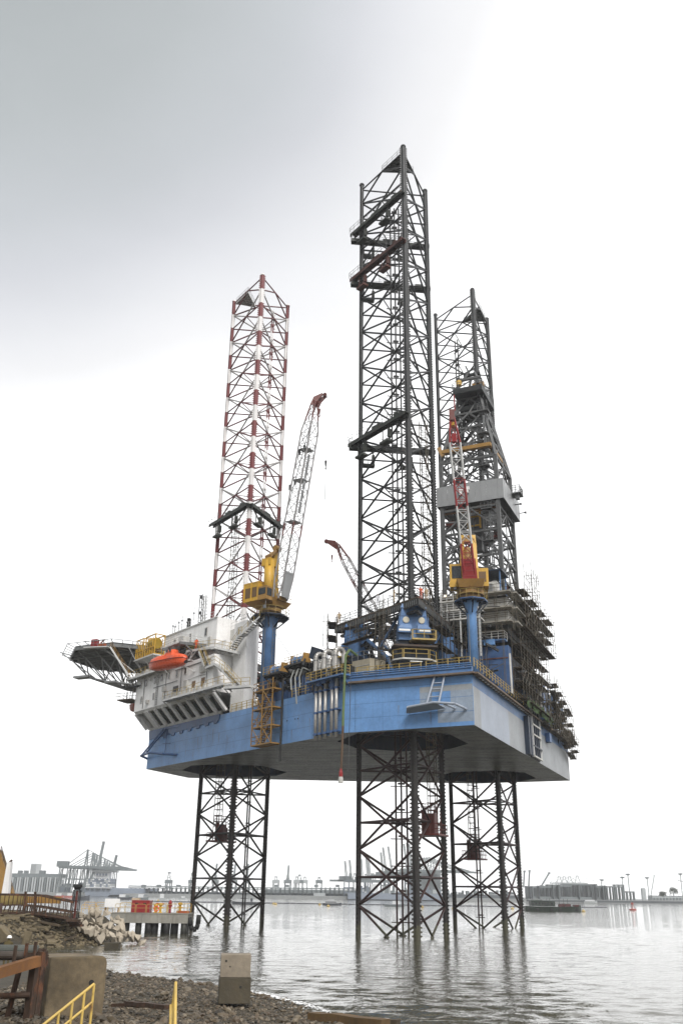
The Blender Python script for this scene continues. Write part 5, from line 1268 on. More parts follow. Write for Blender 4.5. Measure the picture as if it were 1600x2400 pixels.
dh = thing('deck_house', 'shadowed dark blue deckhouse behind the yellow-railed winch balconies', 'deckhouse', Q(12, -5, ZD))
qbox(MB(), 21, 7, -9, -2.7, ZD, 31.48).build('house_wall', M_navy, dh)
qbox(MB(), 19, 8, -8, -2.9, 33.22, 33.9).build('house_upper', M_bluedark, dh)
for k in range(4): qb = qbox(MB(), 16.5 - k * 2.6, 15.3 - k * 2.6, -2.66, -2.6, 32.6, 32.75); qb.build('tube_lamp', MATS['lamp_strip_white'], dh)
b = MB()
for k in range(60):
    a = rnd(7.2, 20); d = rnd(-2.5, -.6); qbox(b, a, a + rnd(.15, .8), d, d + rnd(.15, .6), ZD, ZD + rnd(.4, 2.8))
b.build('pipework', M_bluedark, dh, kind='stuff')
bx = thing('beige_cabin', 'beige plated cabin on deck left of the near jacking frame tower', 'cabin', R(2.5, -27.6, ZD))
b = MB(); p = [R(4.6, -28.4, 31.2), R(1.6, -29.5, 31.2), R(.2, -27.5, 31.2), R(3.0, -26.4, 31.2)]; b.hexa(p + [x + up * 2.4 for x in p]); b.build('cabin_wall', mat('beige_plate', (.36, .32, .24), .6, .15, .4), bx)
b = MB(); b.rail([x + up * 2.42 for x in p[:2]] + [p[2] + up * 2.42], 1.1, 1.1, .045); b.build('handrail', M_grey, bx)
for z in (32.0, 32.8): MB().beam(p[0] + up * (z - 31.2) - Vector((.02, 0, 0)), p[1] + up * (z - 31.2) - Vector((.02, 0, 0)), .05, .06).build('wall_seam', M_offwhite, bx)
eq = thing('mud_equipment', 'dark clutter of pumps and pipes on deck around the jacking frame', 'machinery', R(5, -25, ZD))
b = MB()
for k in range(150):
    u, v = rnd(-11, 9.5), rnd(-30.2, -26.6)
    if -6.3 < u < .2 and v > -29.9: continue
    b.box(R(u, v, ZD + rnd(.2, 1.0)), (rnd(.2, .8), rnd(.2, 1.1), rnd(.4, 1.9)))
b.build('pump_block', M_bluedark, eq, kind='stuff')
b = MB()
for k in range(90):
    u, v = rnd(7, 12.5), rnd(-27.5, -14); z = rnd(30.5, 35.5); b.beam(R(u, v, z), R(u + rnd(-.3, .3), v + rnd(-1.5, 1.5), z + random.choice((0, 0, rnd(-2, 3)))), rnd(.08, .4))
b.build('pipe_run', M_dark, eq, kind='stuff')
b = MB()
for k in range(14): u = 10.2 - (k % 7) * .32; b.box(R(u, -27.6, 33.2 + .9 * (k // 7)), (.12, .2, .8))
b.build('gas_cylinder', M_whitesteel, eq, kind='stuff')
MB().obox(R(10.8, -26.4, 35.6), Vector((.5, 0, 0)), Vector((0, .8, .3)), Vector((0, -.2, .8))).build('fan_box', M_navy, eq)

# ================================================================== CANTILEVER, DRILL FLOOR AND DERRICK
ct = thing('cantilever', 'blue boxed cantilever beam under the drill floor at the stern', 'cantilever', R(0, 0, ZD))
for v in (-11.6, 11.0): MB().obox(R(2.5, v, 34.7), Vector((.9, 0, 0)), Vector((0, 15.4, 0)), up * 3.4).build('girder', M_bluedark, ct)
for u in (-11.5, -6, 0, 6, 12): MB().obox(R(u, 0, 37.2), Vector((10, 0, 0)), Vector((0, .4, 0)), up * .8).build('cross_beam', M_navy, ct)
MB().obox(R(-5, 0, 39.9), Vector((10.6, 0, 0)), Vector((0, 7.6, 0)), up * .25).build('substructure_deck', M_dark, ct)
MB().tube(R(-12.98, -12.3, 31.2), R(-12.98, -12.3, 36.9), .17, 8).build('drain_pipe', M_offwhite, ct)
b = MB()
for k in range(170):
    u, v, z = rnd(-12.2, -3), rnd(-9, 9.5), rnd(31, 40); b.beam(R(u, v, z), R(u + random.choice((0, rnd(-2, 2))), v + random.choice((0, rnd(-3, 3))), z + random.choice((0, rnd(-2.5, 2.5)))), rnd(.1, .5))
b.build('pipe_bundle', M_dark, ct, kind='stuff')
for z in (36.3, 38.9):
    MB().obox(R(-8.6, -11.9, z), Vector((.7, 0, 0)), Vector((0, 4.2, 0)), up * .08).build('side_gangway', mat('red_brown_deck', (.13, .05, .03), .7, .3), ct) if z < 37 else MB().obox(R(-10.2, -12.3, z), Vector((.7, 0, 0)), Vector((0, 2.4, 0)), up * .1).build('side_gangway', M_bluesteel, ct)
b = MB(); b.rail([R(-7.8, -13.0, 39.0), R(-12.6, -13.0, 39.0), R(-12.6, -11.6, 39.0)], 1.15, 1.0, .05, 2); b.build('handrail', M_offwhite, ct)
MB().box(R(-10.3, -13.0, 38.6), (.5, 1.6, .8)).build('winch_box', M_blue, ct)
fl = thing('drill_floor', 'white-clad drill floor module above the cantilever, wrapped in scaffolding', 'module', R(-5, 0, 40))
MB().obox(R(-5.0, 0, 43.3), Vector((10.8, 0, 0)), Vector((0, 7.6, 0)), up * 2.9).build('module_core', M_dark, fl)
for (z0, z1) in ((42.2, 43.7), (44.2, 45.7)):
    for k in range(8): MB().obox(R(1.8 - k * 1.95, -10.95 - .01 * (k % 2), (z0 + z1) / 2), Vector((.08, 0, 0)), Vector((0, .955, 0)), up * (z1 - z0) / 2).build('cladding_panel', M_offwhite, fl)
    for k in range(11): MB().obox(R(-12.72 - .01 * (k % 2), -10.1 + k * 1.95, (z0 + z1) / 2), Vector((.955, 0, 0)), Vector((0, .08, 0)), up * (z1 - z0) / 2).build('cladding_panel', M_offwhite, fl)
for z in (41.8, 43.95, 46.3):
    b = MB(); b.obox(R(-5.2, -11.7, z), Vector((.75, 0, 0)), Vector((0, 8.4, 0)), up * .12); b.obox(R(-13.5, 0, z), Vector((11.2, 0, 0)), Vector((0, .8, 0)), up * .12); b.build('module_walkway', mat('dirty_pale_gangway', (.30, .28, .24), .7, .3, .4, .2) if 'dirty_pale_gangway' not in MATS else MATS['dirty_pale_gangway'], fl)
    b = MB(); b.rail([R(3, -12.4, z + .1), R(-14.3, -12.4, z + .1), R(-14.1, 11.5, z + .1)], 1.1, 1.6, .04); b.build('handrail', M_scaf, fl)
cbn = thing('driller_cabin', 'pale cabin with dark roof beside the derrick foot, right of the red-panel crane', 'cabin', R(-9, -9, 46.4))
qb = MB(); qb.obox(R(-8.6, -8.6, 47.6), Vector((1.5, 0, 0)), Vector((0, 2.6, 0)), up * 1.1); qb.build('cabin_wall', M_offwhite, cbn)
for k in range(3): MB().obox(R(-6.9 - k * 1.6, -10.13, 47.7), Vector((.03, 0, 0)), Vector((0, .4, 0)), up * .7).build('door', M_grey, cbn)
MB().obox(R(-8.8, -8.6, 50.3), Vector((2.2, 0, 0)), Vector((0, 3.4, 0)), up * .12).build('canopy_roof', M_navy, cbn)
b = MB()
for u in (-5.6, -11.8): b.beam(R(u, -10.5, 46.4), R(u, -10.5, 50.2), .18); b.beam(R(u, -7, 46.4), R(u, -7, 50.2), .18)
b.build('roof_post', M_bluesteel, cbn)
wh = thing('pipe_rack_module', 'white railed pipework module between the near leg and the stern crane pedestal', 'module', R(-8, -16, 40))
for z in (41.6, 43.0, 44.4): MB().obox(R(-7.0, -15.0, z), Vector((1.2, 0, 0)), Vector((0, 3.0, 0)), up * .1).build('module_deck', M_offwhite, wh)
b = MB()
for z in (41.7, 43.1, 44.5): b.rail([R(-4.1, -16.1, z), R(-9.9, -16.1, z)], 1.0, 1.0, .05, 2)
b.build('handrail', M_whitesteel, wh)
b = MB()
for u in (-4.2, -7, -9.8): b.beam(R(u, -16, 36), R(u, -16, 46), .18)
b.build('module_post', M_whitesteel, wh)
b = MB()
for k in range(60): z = rnd(32, 44); u = rnd(-11, -4); b.beam(R(u, rnd(-15.5, -13), z), R(u + rnd(-2, 2), rnd(-15.5, -13), z + random.choice((0, 0, rnd(-2, 2)))), rnd(.08, .35))
b.build('pipework', M_dark, wh, kind='stuff')
# scaffolding about the stern
S_ = (0, -1, 0)
for k, (v0, v1, u, z0, z1, lab) in enumerate(((-11, 10.6, -14.1, 41.0, 46.6, 'long scaffolding along the stern face of the white-clad drill floor'), (-11.5, 8.4, -13.2, 36.4, 40.5, 'middle tier of scaffolding below the white-clad drill floor'), (-11.5, 7.6, -13.2, 31.0, 36.2, 'lowest tier of scaffolding on the stern above the transom'))):
    scaffold(lab, R(u, v0, 0), R(u, v1, 0), z0, z1, 1.3, S_, lift=2.0 if k else 1.9, jag=.9, drop=.04)
scaffold('scaffolding across the port face of the white-clad drill floor', R(3.2, -12.5, 0), R(-14, -12.5, 0), 40.2, 46.5, .9, (-1, 0, 0), lift=2.2, drop=.15, planks=False, step=2.4)
scaffold('tall thin scaffolding rising beside the right foot of the derrick', R(-12.4, 4, 0), R(-12.4, 9.5, 0), 46.6, 55, 1.2, S_, lift=2.4, drop=.3, planks=False)
scaffold('scaffolding hiding the blue girder behind the stern crane pedestal', R(-5, -13.2, 0), R(-12.5, -13.2, 0), 31, 40, .8, (-1, 0, 0), lift=3.0, drop=.35, planks=False, step=2.4)
lo = thing('stern_pipe_rack', 'low dark scaffolded module at the far stern end of the deck', 'module', R(-9, 20, ZD))
MB().obox(R(-8.4, 22, 34.2), Vector((8.0, 0, 0)), Vector((0, 2.8, 0)), up * 3.9).build('module_core', M_dark, lo)
MB().obox(R(-8.6, 13.3, 38.6), Vector((6.0, 0, 0)), Vector((0, 3.6, 0)), up * .12).build('brown_roof', mat('brown_roof_sheet', (.12, .05, .03), .7, .3), lo)
MB().obox(R(-10, 11.5, 37.4), Vector((2.4, 0, 0)), Vector((0, 1.4, 0)), up * 1.1).build('tank', M_navy, lo)
MB().tube(R(-12.6, 8.8, 33), R(-12.6, 8.8, 38.2), .3, 8).build('white_pipe', M_offwhite, lo)
for k in range(5): piece('blue_strut', R(-12.2, 17 + k * 3, 31), R(-12.2, 18.2 + k * 3, 38), .3, M_bluesteel, lo)
b = MB()
for k in range(120): v = rnd(5, 31); z = rnd(30.4, 38.5 - max(0, v - 14) * .2); b.beam(R(rnd(-13, -11), v, z), R(rnd(-13, -11), v + rnd(-2, 2), z + random.choice((0, rnd(-2, 2)))), rnd(.1, .45))
b.build('pipework', M_dark, lo, kind='stuff')
scaffold('scaffolding stepping down along the far end of the stern', R(-13.0, 14.5, 0), R(-12.8, 31.0, -3.5), 31.0, 39.0, 1.1, S_, lift=1.9, jag=1.1, drop=.1)
scaffold('overhanging scaffold deck at the extreme far corner of the stern', R(-12.9, 27, 0), R(-12.9, 32.6, -.8), 29.6, 32.0, 1.3, S_, lift=1.4, jag=1.2, drop=.05)
scaffold('scaffolding lining the walkway above the middle of the transom', R(-13.0, 5, 0), R(-13.0, 27, -.4), 29.9, 31.9, .9, S_, lift=1.5, jag=.6, drop=.1)
# dark grid rack on the transom
gr = thing('bumper_grid', 'black grid rack with white edges mounted upright on the grey transom', 'rack', R(-12.8, 2, 24))
for v in (-.7, .7, 2.0, 3.3, 4.7): piece('grid_post', R(-13.1, v, 24.0), R(-13.1, v, 31.1), .2, M_whitesteel if v in (-.7, 4.7) else M_navy, gr, 'box')
for z in (24.1, 25.6, 27.3, 28.8, 30.2, 31.1): piece('grid_bar', R(-13.15, -.8, z), R(-13.15, 4.8, z), .22, M_offwhite if z in (24.1, 27.3, 28.8, 31.1) else M_navy, gr, 'box')
MB().obox(R(-12.7, 2, 27.5), Vector((2.9, 0, 0)), Vector((0, .12, 0)), up * 3.6).build('back_plate', M_dark, gr)
for v in (-3.4, -1.9): piece('side_fender', R(-12.75, v, 24.0), R(-12.75, v, 29.5), .9, M_navy, gr, 'box')
MB().box(R(-12.9, 12.0, 28.6), (1.6, .7, 1.4)).build('side_box', M_bluedark, gr)
tarp = thing('green_netting', 'green debris netting draped over the scaffolding above the grid rack', 'netting', R(-13.6, 6, 31))
b = MB()
for k in range(40):
    v = rnd(-7, 10); z = 31.6 - abs(v) * .02 + rnd(-.7, .5); p = R(-14.0, v, z); b.quad(p, p + Vector((rnd(.5, 1.4), rnd(-.2, .2), rnd(-.5, .3))), p + Vector((rnd(.3, 1.2), rnd(-.3, .1), rnd(-1.3, -.4))), p + Vector((rnd(-.4, .2), rnd(-.1, .2), rnd(-1, -.3))))
b.build('net_sheet', mat('net_green', (.07, .12, .04), .8, .4), tarp, kind='stuff')

# ---- the derrick
de = thing('derrick', 'grey lattice drilling derrick with a sheet-clad windwall round its middle', 'derrick', R(-6.3, -.5, 46.4))
U0, U1, V0, V1 = -11.0, -1.6, -5.5, 4.3
def dpt(i, z):
    k = 1.0 if z <= 72 else 1 - .62 * (z - 72) / 14.0
    cu, cv = (U0 + U1) / 2, (V0 + V1) / 2; su, sv = ((U0, V0), (U1, V0), (U1, V1), (U0, V1))[i]
    return R(cu + (su - cu) * k, cv + (sv - cv) * k, z)
for i in range(4):
    piece('derrick_leg', dpt(i, 46.2), dpt(i, 72), .62, M_midgrey, de, 'box'); piece('derrick_leg', dpt(i, 72), dpt(i, 86), .5, M_midgrey, de, 'box')
zs = [46.4, 50.6, 54.8, 59.0, 63.2, 67.6, 72, 75.4, 78.8, 82.0, 85.4]
for k, z in enumerate(zs):
    for i in range(4): piece('girt', dpt(i, z), dpt((i + 1) % 4, z), .34, M_midgrey, de, 'box')
    if k + 1 < len(zs):
        z2 = zs[k + 1]
        for i in range(4):
            j = (i + 1) % 4; m_ = (dpt(i, z2) + dpt(j, z2)) / 2
            piece('brace', dpt(i, z), m_, .28, M_midgrey, de, 'box'); piece('brace', dpt(j, z), m_, .28, M_midgrey, de, 'box')
            if k > 5: piece('brace', dpt(i, z2), (dpt(i, z) + dpt(j, z)) / 2, .2, M_midgrey, de, 'box')
            piece('sub_brace', (dpt(i, z) + m_) / 2, dpt(i, z2).lerp(dpt(i, z), .45), .18, M_grey, de, 'box'); piece('sub_brace', (dpt(j, z) + m_) / 2, dpt(j, z2).lerp(dpt(j, z), .45), .18, M_grey, de, 'box')
            if z < 72: piece('sub_brace', (dpt(i, z) + dpt(j, z)) / 2, m_, .16, M_grey, de, 'box')
        if k % 2: piece('plan_brace', dpt(0, z), dpt(2, z), .2, M_midgrey, de, 'box'); piece('plan_brace', dpt(1, z), dpt(3, z), .2, M_midgrey, de, 'box')
# windwall: sheets with standing seams
WU0, WU1, WV0, WV1 = -12.1, -.9, -6.0, 5.3
ww = MB(); 
for (p, q) in ((R(WU1, WV0, 0), R(WU0, WV0, 0)), (R(WU0, WV0, 0), R(WU0, WV1, 0)), (R(WU0, WV1, 0), R(WU1, WV1, 0)), (R(WU1, WV1, 0), R(WU1, WV0, 0))):
    n = 12; d_ = (q - p) / n; o_ = Vector((d_.y, -d_.x, 0)).normalized()
    for k in range(n):
        c_ = p + d_ * (k + .5); MB().obox(c_ + up * 65.75 + o_ * rnd(-.02, .02), d_ * .488, o_ * .03, up * 1.75).build('wall_sheet', M_windwall, de)
b = MB()
for z in (64.2, 67.3): b.path([R(WU1 - .1, WV0 + .1, z), R(WU0 + .1, WV0 + .1, z), R(WU0 + .1, WV1 - .1, z), R(WU1 - .1, WV1 - .1, z), R(WU1 - .1, WV0 + .1, z)], .12, 4)
b.build('wall_rail', M_midgrey, de)
b = MB(); b.obox(R(-11.2, -.4, 64.05), Vector((5.6, 0, 0)), Vector((0, .9, 0)), up * .08); b.obox(R(-6.4, -5.0, 64.05), Vector((.9, 0, 0)), Vector((0, 5.4, 0)), up * .08); b.obox(R(-1.6, -.4, 64.05), Vector((5.6, 0, 0)), Vector((0, .7, 0)), up * .08); b.build('monkey_board', M_dark, de)
for u, z in ((-5.1, 66.3), (-6.2, 66.5)): b = MB(); b.box(R(u, -6.25, z), (.3, .7, .55)); b.box(R(u, -6.3, z - .6), (.4, .4, .5)); b.build('floodlight', M_white, de)
for u, z in ((-9.5, 63.7), (-3.2, 63.7), (-6.5, 63.5)): b = MB(); b.box(R(u, -4.9, z - .4), (.3, 3.2, .8)); b.build('orange_brown_panel', mat('orange_brown_panel', (.26, .12, .04), .6, .3) if 'orange_brown_panel' not in MATS else MATS['orange_brown_panel'], de)
b = MB(); b.box(R(-12.9, .6, 67.0), (2.2, 1.6, .2)); b.rail([R(-12.2, -.6, 67.1), R(-13.6, -.6, 67.1), R(-13.6, 1.8, 67.1), R(-12.2, 1.8, 67.1)], 1.2, .8, .05, 2); b.box(R(-13.0, .3, 66.5), (.8, .6, .9)); b.build('side_basket', M_midgrey, de)
for v, z in ((1.8, 65.8), (5.3, 65.6)): b = MB(); b.tube(R(-12.1, v, z), R(-12.9, v, z), .08, 6); b.lathe(R(-12.9, v, z), [(.12, 0), (.26, .35)], 8, (0, -1, 0)); b.build('horn', M_dark, de)
# travelling gear, monkey rails, racks inside
b = MB(); b.box(R(-6.3, -.6, 62), (1.8, 2.0, 3.2)); b.box(R(-6.3, -.6, 58.6), (1.2, 1.2, 2.5)); b.build('travelling_block', M_midgrey, de)
b = MB()
for du in (-1.0, 1.0): b.beam(R(-6.3 + du, -3.2, 60.5), R(-6.3 + du, -3.2, 66), .25)
for z in (61, 62.6, 64.2): b.beam(R(-7.4, -3.2, z), R(-5.2, -3.2, z), .22)
b.build('yellow_frame', M_yellow, de)
b = MB()
for du, dv in ((-.6, .4), (.6, .4), (-.3, -.4), (.3, -.4)): b.tube(R(-6.3 + du, -.6 + dv, 64), R(-6.3 + du * .6, -.6 + dv * .6, 85), .04, 4)
b.build('drill_line', M_rope, de)
MB().box(R(-6.3, -5.9, 73.9), (.8, 8.4, .65)).build('yellow_beam', M_ochre, de)
MB().box(R(-10.3, 0, 73.9), (10.5, .7, .6)).build('yellow_beam', M_ochre, de)
b = MB(); b.beam(R(-2.2, -5.9, 73.2), R(-1.5, -6.1, 74.8), .6); b.build('beam_trolley', M_ochre, de)
b = MB()
for du in (-1.3, -.6): b.beam(R(-9.5 + du * .4, -5.8, 46.6), R(-9.0 + du * .3, -5.2, 80), .14)
z = 47
while z < 80: b.beam(R(-10.05, -5.75, z), R(-9.7, -5.75, z), .08); z += .6
b.build('derrick_ladder', M_grey, de)
b = MB()
for z in (52, 57, 62.5, 70.2, 76.5, 81): b.box(R(-9.2, -5.6 + max(0, z - 72) * .12, z), (1.5, 1.8, .14)); b.rail([R(-10.1, -6.3 + max(0, z - 72) * .12, z), R(-8.3, -6.3 + max(0, z - 72) * .12, z)], 1.1, .6, .04, 2); b.box(R(-8.9, -5.4 + max(0, z - 72) * .12, z - .3), (.9, .9, .4))
b.build('rest_platform', M_midgrey, de)
b = MB()
for k in range(6): u = rnd(-9.5, -3); b.tube(R(u, rnd(-4, 3), 46.5), R(u + rnd(-.3, .3), rnd(-4, 3), 63.5), .12, 6)
b.build('standpipe', M_grey, de)
b = MB()
for k in range(14): z = rnd(47, 62); u = rnd(-10.5, -2.5); b.box(R(u, rnd(-5, 3), z), (rnd(.3, 1.6), rnd(.3, 1.8), rnd(.15, .9)))
b.build('derrick_machinery', M_crimson, de)
b = MB()
for k in range(46): z = rnd(47, 63); u = rnd(-10.5, -2); v = rnd(-5, 4); b.beam(R(u, v, z), R(u + rnd(-2.5, 2.5), v + rnd(-2, 2), z + rnd(-1.5, 1.5)), rnd(.08, .28))
for k in range(30): z = rnd(69, 84); kk = 1 - .62 * (z - 72) / 14 if z > 72 else 1; u = -6.3 + rnd(-4, 4) * kk; v = -.6 + rnd(-4, 4) * kk; b.beam(R(u, v, z), R(u + rnd(-1.6, 1.6), v + rnd(-1.6, 1.6), z + rnd(-1, 1)), rnd(.08, .2))
b.build('pipework', M_midgrey, de, kind='stuff')
# crown
MB().box(R(-6.6, -.6, 85.9), (8.4, 5.2, 1.0)).build('crown_platform', M_dark, de)
MB().box(R(-6.6, -.6, 83.2), (5.0, 4.0, .8)).build('crown_lower_deck', M_dark, de)
b = MB()
for k in range(30): b.box(R(-6.6 + rnd(-2.3, 2.3), -.6 + rnd(-3, 3), rnd(83.7, 85.2)), (rnd(.2, .9), rnd(.2, .9), rnd(.2, .8)))
b.build('crown_machinery', M_dark, de, kind='stuff')
b = MB(); b.rail([R(-3.9, -4.7, 86.4), R(-9.2, -4.7, 86.4), R(-9.2, 3.5, 86.4), R(-3.9, 3.5, 86.4), R(-3.9, -4.7, 86.4)], 1.2, 1.0, .045, 2); b.build('handrail', M_grey, de)
for u, v in ((-4.2, -4.2), (-9.0, -4.2), (-9.0, 3.0), (-4.2, 3.0)): piece('gin_pole_leg', R(u, v, 86.4), R(-6.6 + (u + 6.6) * .25, -.6 + (v + .6) * .25, 91.0), .34, M_midgrey, de, 'box')
piece('gin_pole_beam', R(-4.5, -3.4, 88.8), R(-8.7, -3.0, 88.9), .4, M_midgrey, de, 'box'); piece('gin_pole_beam', R(-8.2, -1.5, 90.6), R(-5.2, -1.5, 90.6), .45, M_dark, de, 'box')
piece('gin_pole_beam', R(-6.2, -1.0, 91), R(-5.5, -1.0, 92.9), .26, M_midgrey, de, 'box')
for u, z in ((-7.9, 87.0), (-8.6, 87.0)): MB().box(R(u, -3.6, z), (.7, 1.3, .7)).build('yellow_sheave', M_ochre, de)
MB().lathe(R(-4.9, -3.9, 87.4), [(.2, -.1), (.5, 0), (.5, .9), (.2, 1.1)], 8).build('yellow_drum', M_yellow, de)
de2 = thing('burner_lamp', 'small bright working lamp low in the derrick left of the red panel', 'lamp', R(-1.8, -9, 46.8))
MB().box(R(-2.6, -8.5, 47.6), (.3, .4, .7)).build('lamp_body', M_ochre, de2)
def lampmat():
    m = bpy.data.materials.new('lit_lamp'); m.use_nodes = True; bs = m.node_tree.nodes['Principled BSDF']; bs.inputs['Emission Color'].default_value = (1, .75, .45, 1); bs.inputs['Emission Strength'].default_value = 6; return m
M_lamp = lampmat()
MB().box(R(-2.6, -8.75, 47.6), (.06, .3, .4)).build('lamp_glass', M_lamp, de2)

# ================================================================== PEOPLE ON THE RIG (each one continuous body)
M_wb = mat('white_coverall', (.55, .55, .58), .8, .15); M_tan = mat('tan_coverall', (.36, .27, .17), .8, .15); M_or = mat('orange_coverall', (.55, .09, .03), .8, .15); M_hat = mat('hard_hat_white', (.75, .75, .75), .35, .03); M_trs = mat('dark_trousers', (.03, .03, .035), .8, .2); M_ol = mat('olive_shirt', (.085, .065, .025), .85, .25)
def person(label, pos, face, cloth, hat=None, arms=((.25, .12, -.50), (.25, -.05, -.55)), legs=((.05, 0), (-.05, 0)), skinm=None, scale=1.0):
    t = thing('person', label, 'person', pos); f = Vector(face).normalized(); r = Vector((f.y, -f.x, 0))
    J = []; E_ = []; RAD = []
    def j(x, y, z, rad, par=None): J.append((r * x + f * y + up * z) * scale); RAD.append(rad * scale); i = len(J) - 1; (E_.append((par, i)) if par is not None else None); return i
    pel = j(0, 0, .95, .155); ch = j(0, .01, 1.22, .165, pel); sh = j(0, 0, 1.43, .13, ch); nk = j(0, .01, 1.53, .062, sh); hd = j(0, .03, 1.64, .098, nk); j(0, .03, 1.74, .085, hd)
    for s_, (lx, ly), (ax_, ay_, az_) in ((1, legs[0], arms[0]), (-1, legs[1], arms[1])):
        h = j(s_ * .10, 0, .88, .105, pel); k = j(s_ * .12, ly * .5 + .03, .48, .072, h); a = j(s_ * .13, ly, .09, .05, k); j(s_ * .14, ly + .15, .04, .042, a)
        s1 = j(s_ * .20, 0, 1.42, .075, sh); e = j(s_ * (.20 + ax_ * .35), ay_ * .6, 1.42 + az_ * .55, .052, s1); w = j(s_ * (.20 + ax_ * .4), ay_ * 1.6 + .06, 1.42 + az_, .038, e); j(s_ * (.20 + ax_ * .4), ay_ * 1.6 + .12, 1.42 + az_ - .12, .035, w)
    m = bpy.data.meshes.new('body'); m.from_pydata([q[:] for q in J], E_, []); o = bpy.data.objects.new('body', m); COL.objects.link(o); m.materials.append(cloth)
    o.modifiers.new('skin', 'SKIN'); m.skin_vertices.new(name='s') if not m.skin_vertices else None
    for i, q in enumerate(RAD): m.skin_vertices[0].data[i].radius = (q, q)
    m.skin_vertices[0].data[0].use_root = True
    sb = o.modifiers.new('sub', 'SUBSURF'); sb.levels = sb.render_levels = 1
    o.parent = t; ORG[o] = Vector(pos)
    hp = Vector(pos) + (up * 1.66 + f * .035) * scale
    MB().lathe(hp - up * .06 * scale + f * .045 * scale, [(.03, -.07 * scale), (.072 * scale, -.03 * scale), (.075 * scale, .05 * scale), (.03, .09 * scale)], 8).build('face', M_skin, t, smooth=True)
    if hat: MB().lathe(hp + up * .03 * scale, [(.165 * scale, 0), (.155 * scale, .02 * scale), (.135 * scale, .03 * scale), (.125 * scale, .09 * scale), (.08 * scale, .14 * scale), (.01, .155 * scale)], 12).build('hard_hat', hat, t, smooth=True)
    return t
camdir = -FWD2
G = 41.16
person('worker in white coverall standing at the gallery rail left of the near leg', R(1.2, -27.6, G), camdir, M_wb, M_hat)
person('worker in tan clothes on the gallery just left of the near leg chord', R(-1.6, -28.8, G), RGT2, M_tan, M_hat, arms=((.2, .25, -.35), (.2, .05, -.5)))
person('worker in a red top on the gallery just right of the near leg chord', R(-5.3, -28.6, G), camdir, M_or, M_hat, arms=((.9, .1, .15), (.3, .05, -.5)))
person('worker in tan clothes beside the one in red, on the gallery at the near leg', R(-5.9, -27.9, G), camdir, M_tan, M_hat)
person('worker in tan clothes at the far left corner of the near jacking gallery', R(9.6, -21.6, G), camdir, M_tan, M_hat)
person('worker in orange coverall on the walkway behind the lifeboat', Q(34.6, 2.6, 40.85), camdir, M_or, M_hat)
# ================================================================== SHORE IN THE FOREGROUND
def cast_block(label, cx, cy, w, dpt_, h, z0, rot, m, holes=(), bev=.07, par=None, cham=0):
    """concrete casting: bevelled, slightly battered box with lifting holes"""
    t = thing('concrete_block', label, 'concrete block', F(cx, cy, z0))
    bm = bmesh.new(); bmesh.ops.create_cube(bm, size=1)
    for v in bm.verts: v.co = Vector((v.co.x * w, v.co.y * dpt_, (v.co.z + .5) * h))
    if cham:
        ed = [e for e in bm.edges if all(v.co.z > h * .9 for v in e.verts) and all(v.co.x > 0 for v in e.verts)]
        bmesh.ops.bevel(bm, geom=ed, offset=cham, segments=2, affect='EDGES', profile=.5)
    bmesh.ops.bevel(bm, geom=list(bm.edges), offset=bev, segments=2, affect='EDGES', profile=.6)
    bmesh.ops.subdivide_edges(bm, edges=list(bm.edges), cuts=3, use_grid_fill=True)
    for v in bm.verts: v.co += Vector((mn.noise(v.co * 1.7 + Vector((cx, cy, 0))), mn.noise(v.co * 1.9 + Vector((3, cy, cx))), mn.noise(v.co * 1.5))) * .018
    M3 = Matrix.Rotation(rot, 3, 'Z'); ex = M3 @ Vector((RGT2.x, RGT2.y, 0)); ey = Vector((-ex.y, ex.x, 0))
    for v in bm.verts: v.co = ex * v.co.x + ey * v.co.y + up * v.co.z
    me = bpy.data.meshes.new('casting'); bm.to_mesh(me); bm.free(); me.materials.append(m)
    o = bpy.data.objects.new('casting', me); COL.objects.link(o); o.parent = t; ORG[o] = F(cx, cy, z0)
    for (fx, fz, r, sd) in holes:
        c = F(cx, cy, z0) + up * fz + ((ex * fx - ey * (dpt_ / 2 + .005)) if sd == 'f' else (-ex * (w / 2 + .005) + ey * fx)); n = -ey if sd == 'f' else -ex
        MB().lathe(c, [(r, -.02), (r, .012), (r * .8, .014)], 10, n).build('lifting_hole', M_rubber, t)
    return t, ex, ey
t, ex, ey = cast_block('big stained concrete block with a chamfered corner at the lower left of the shore', -10.25, 39.0, 2.25, 2.2, 2.25, .42, math.radians(37), M_conc, holes=((.3, 1.75, .12, 'l'), (.55, 1.35, .10, 'f')), cham=.22)
cast_block('pale concrete block stacked on top of another at the edge of the beach', -4.6, 46.85, 1.36, 1.36, .94, 1.40, math.radians(7), M_conc2, holes=((-.44, .68, .045, 'f'), (-.25, .45, .03, 'f')), bev=.03)
cast_block('dark algae-stained concrete block under the pale one at the edge of the beach', -4.6, 46.9, 1.42, 1.42, 1.06, .34, math.radians(8), M_concwet, holes=((.25, .68, .055, 'f'),), bev=.03)
cast_block('small dark concrete block standing in the shallow water before the white rubble', -20.5, 92.9, 1.3, 1.0, .95, -.42, 0, M_concwet, bev=.05)
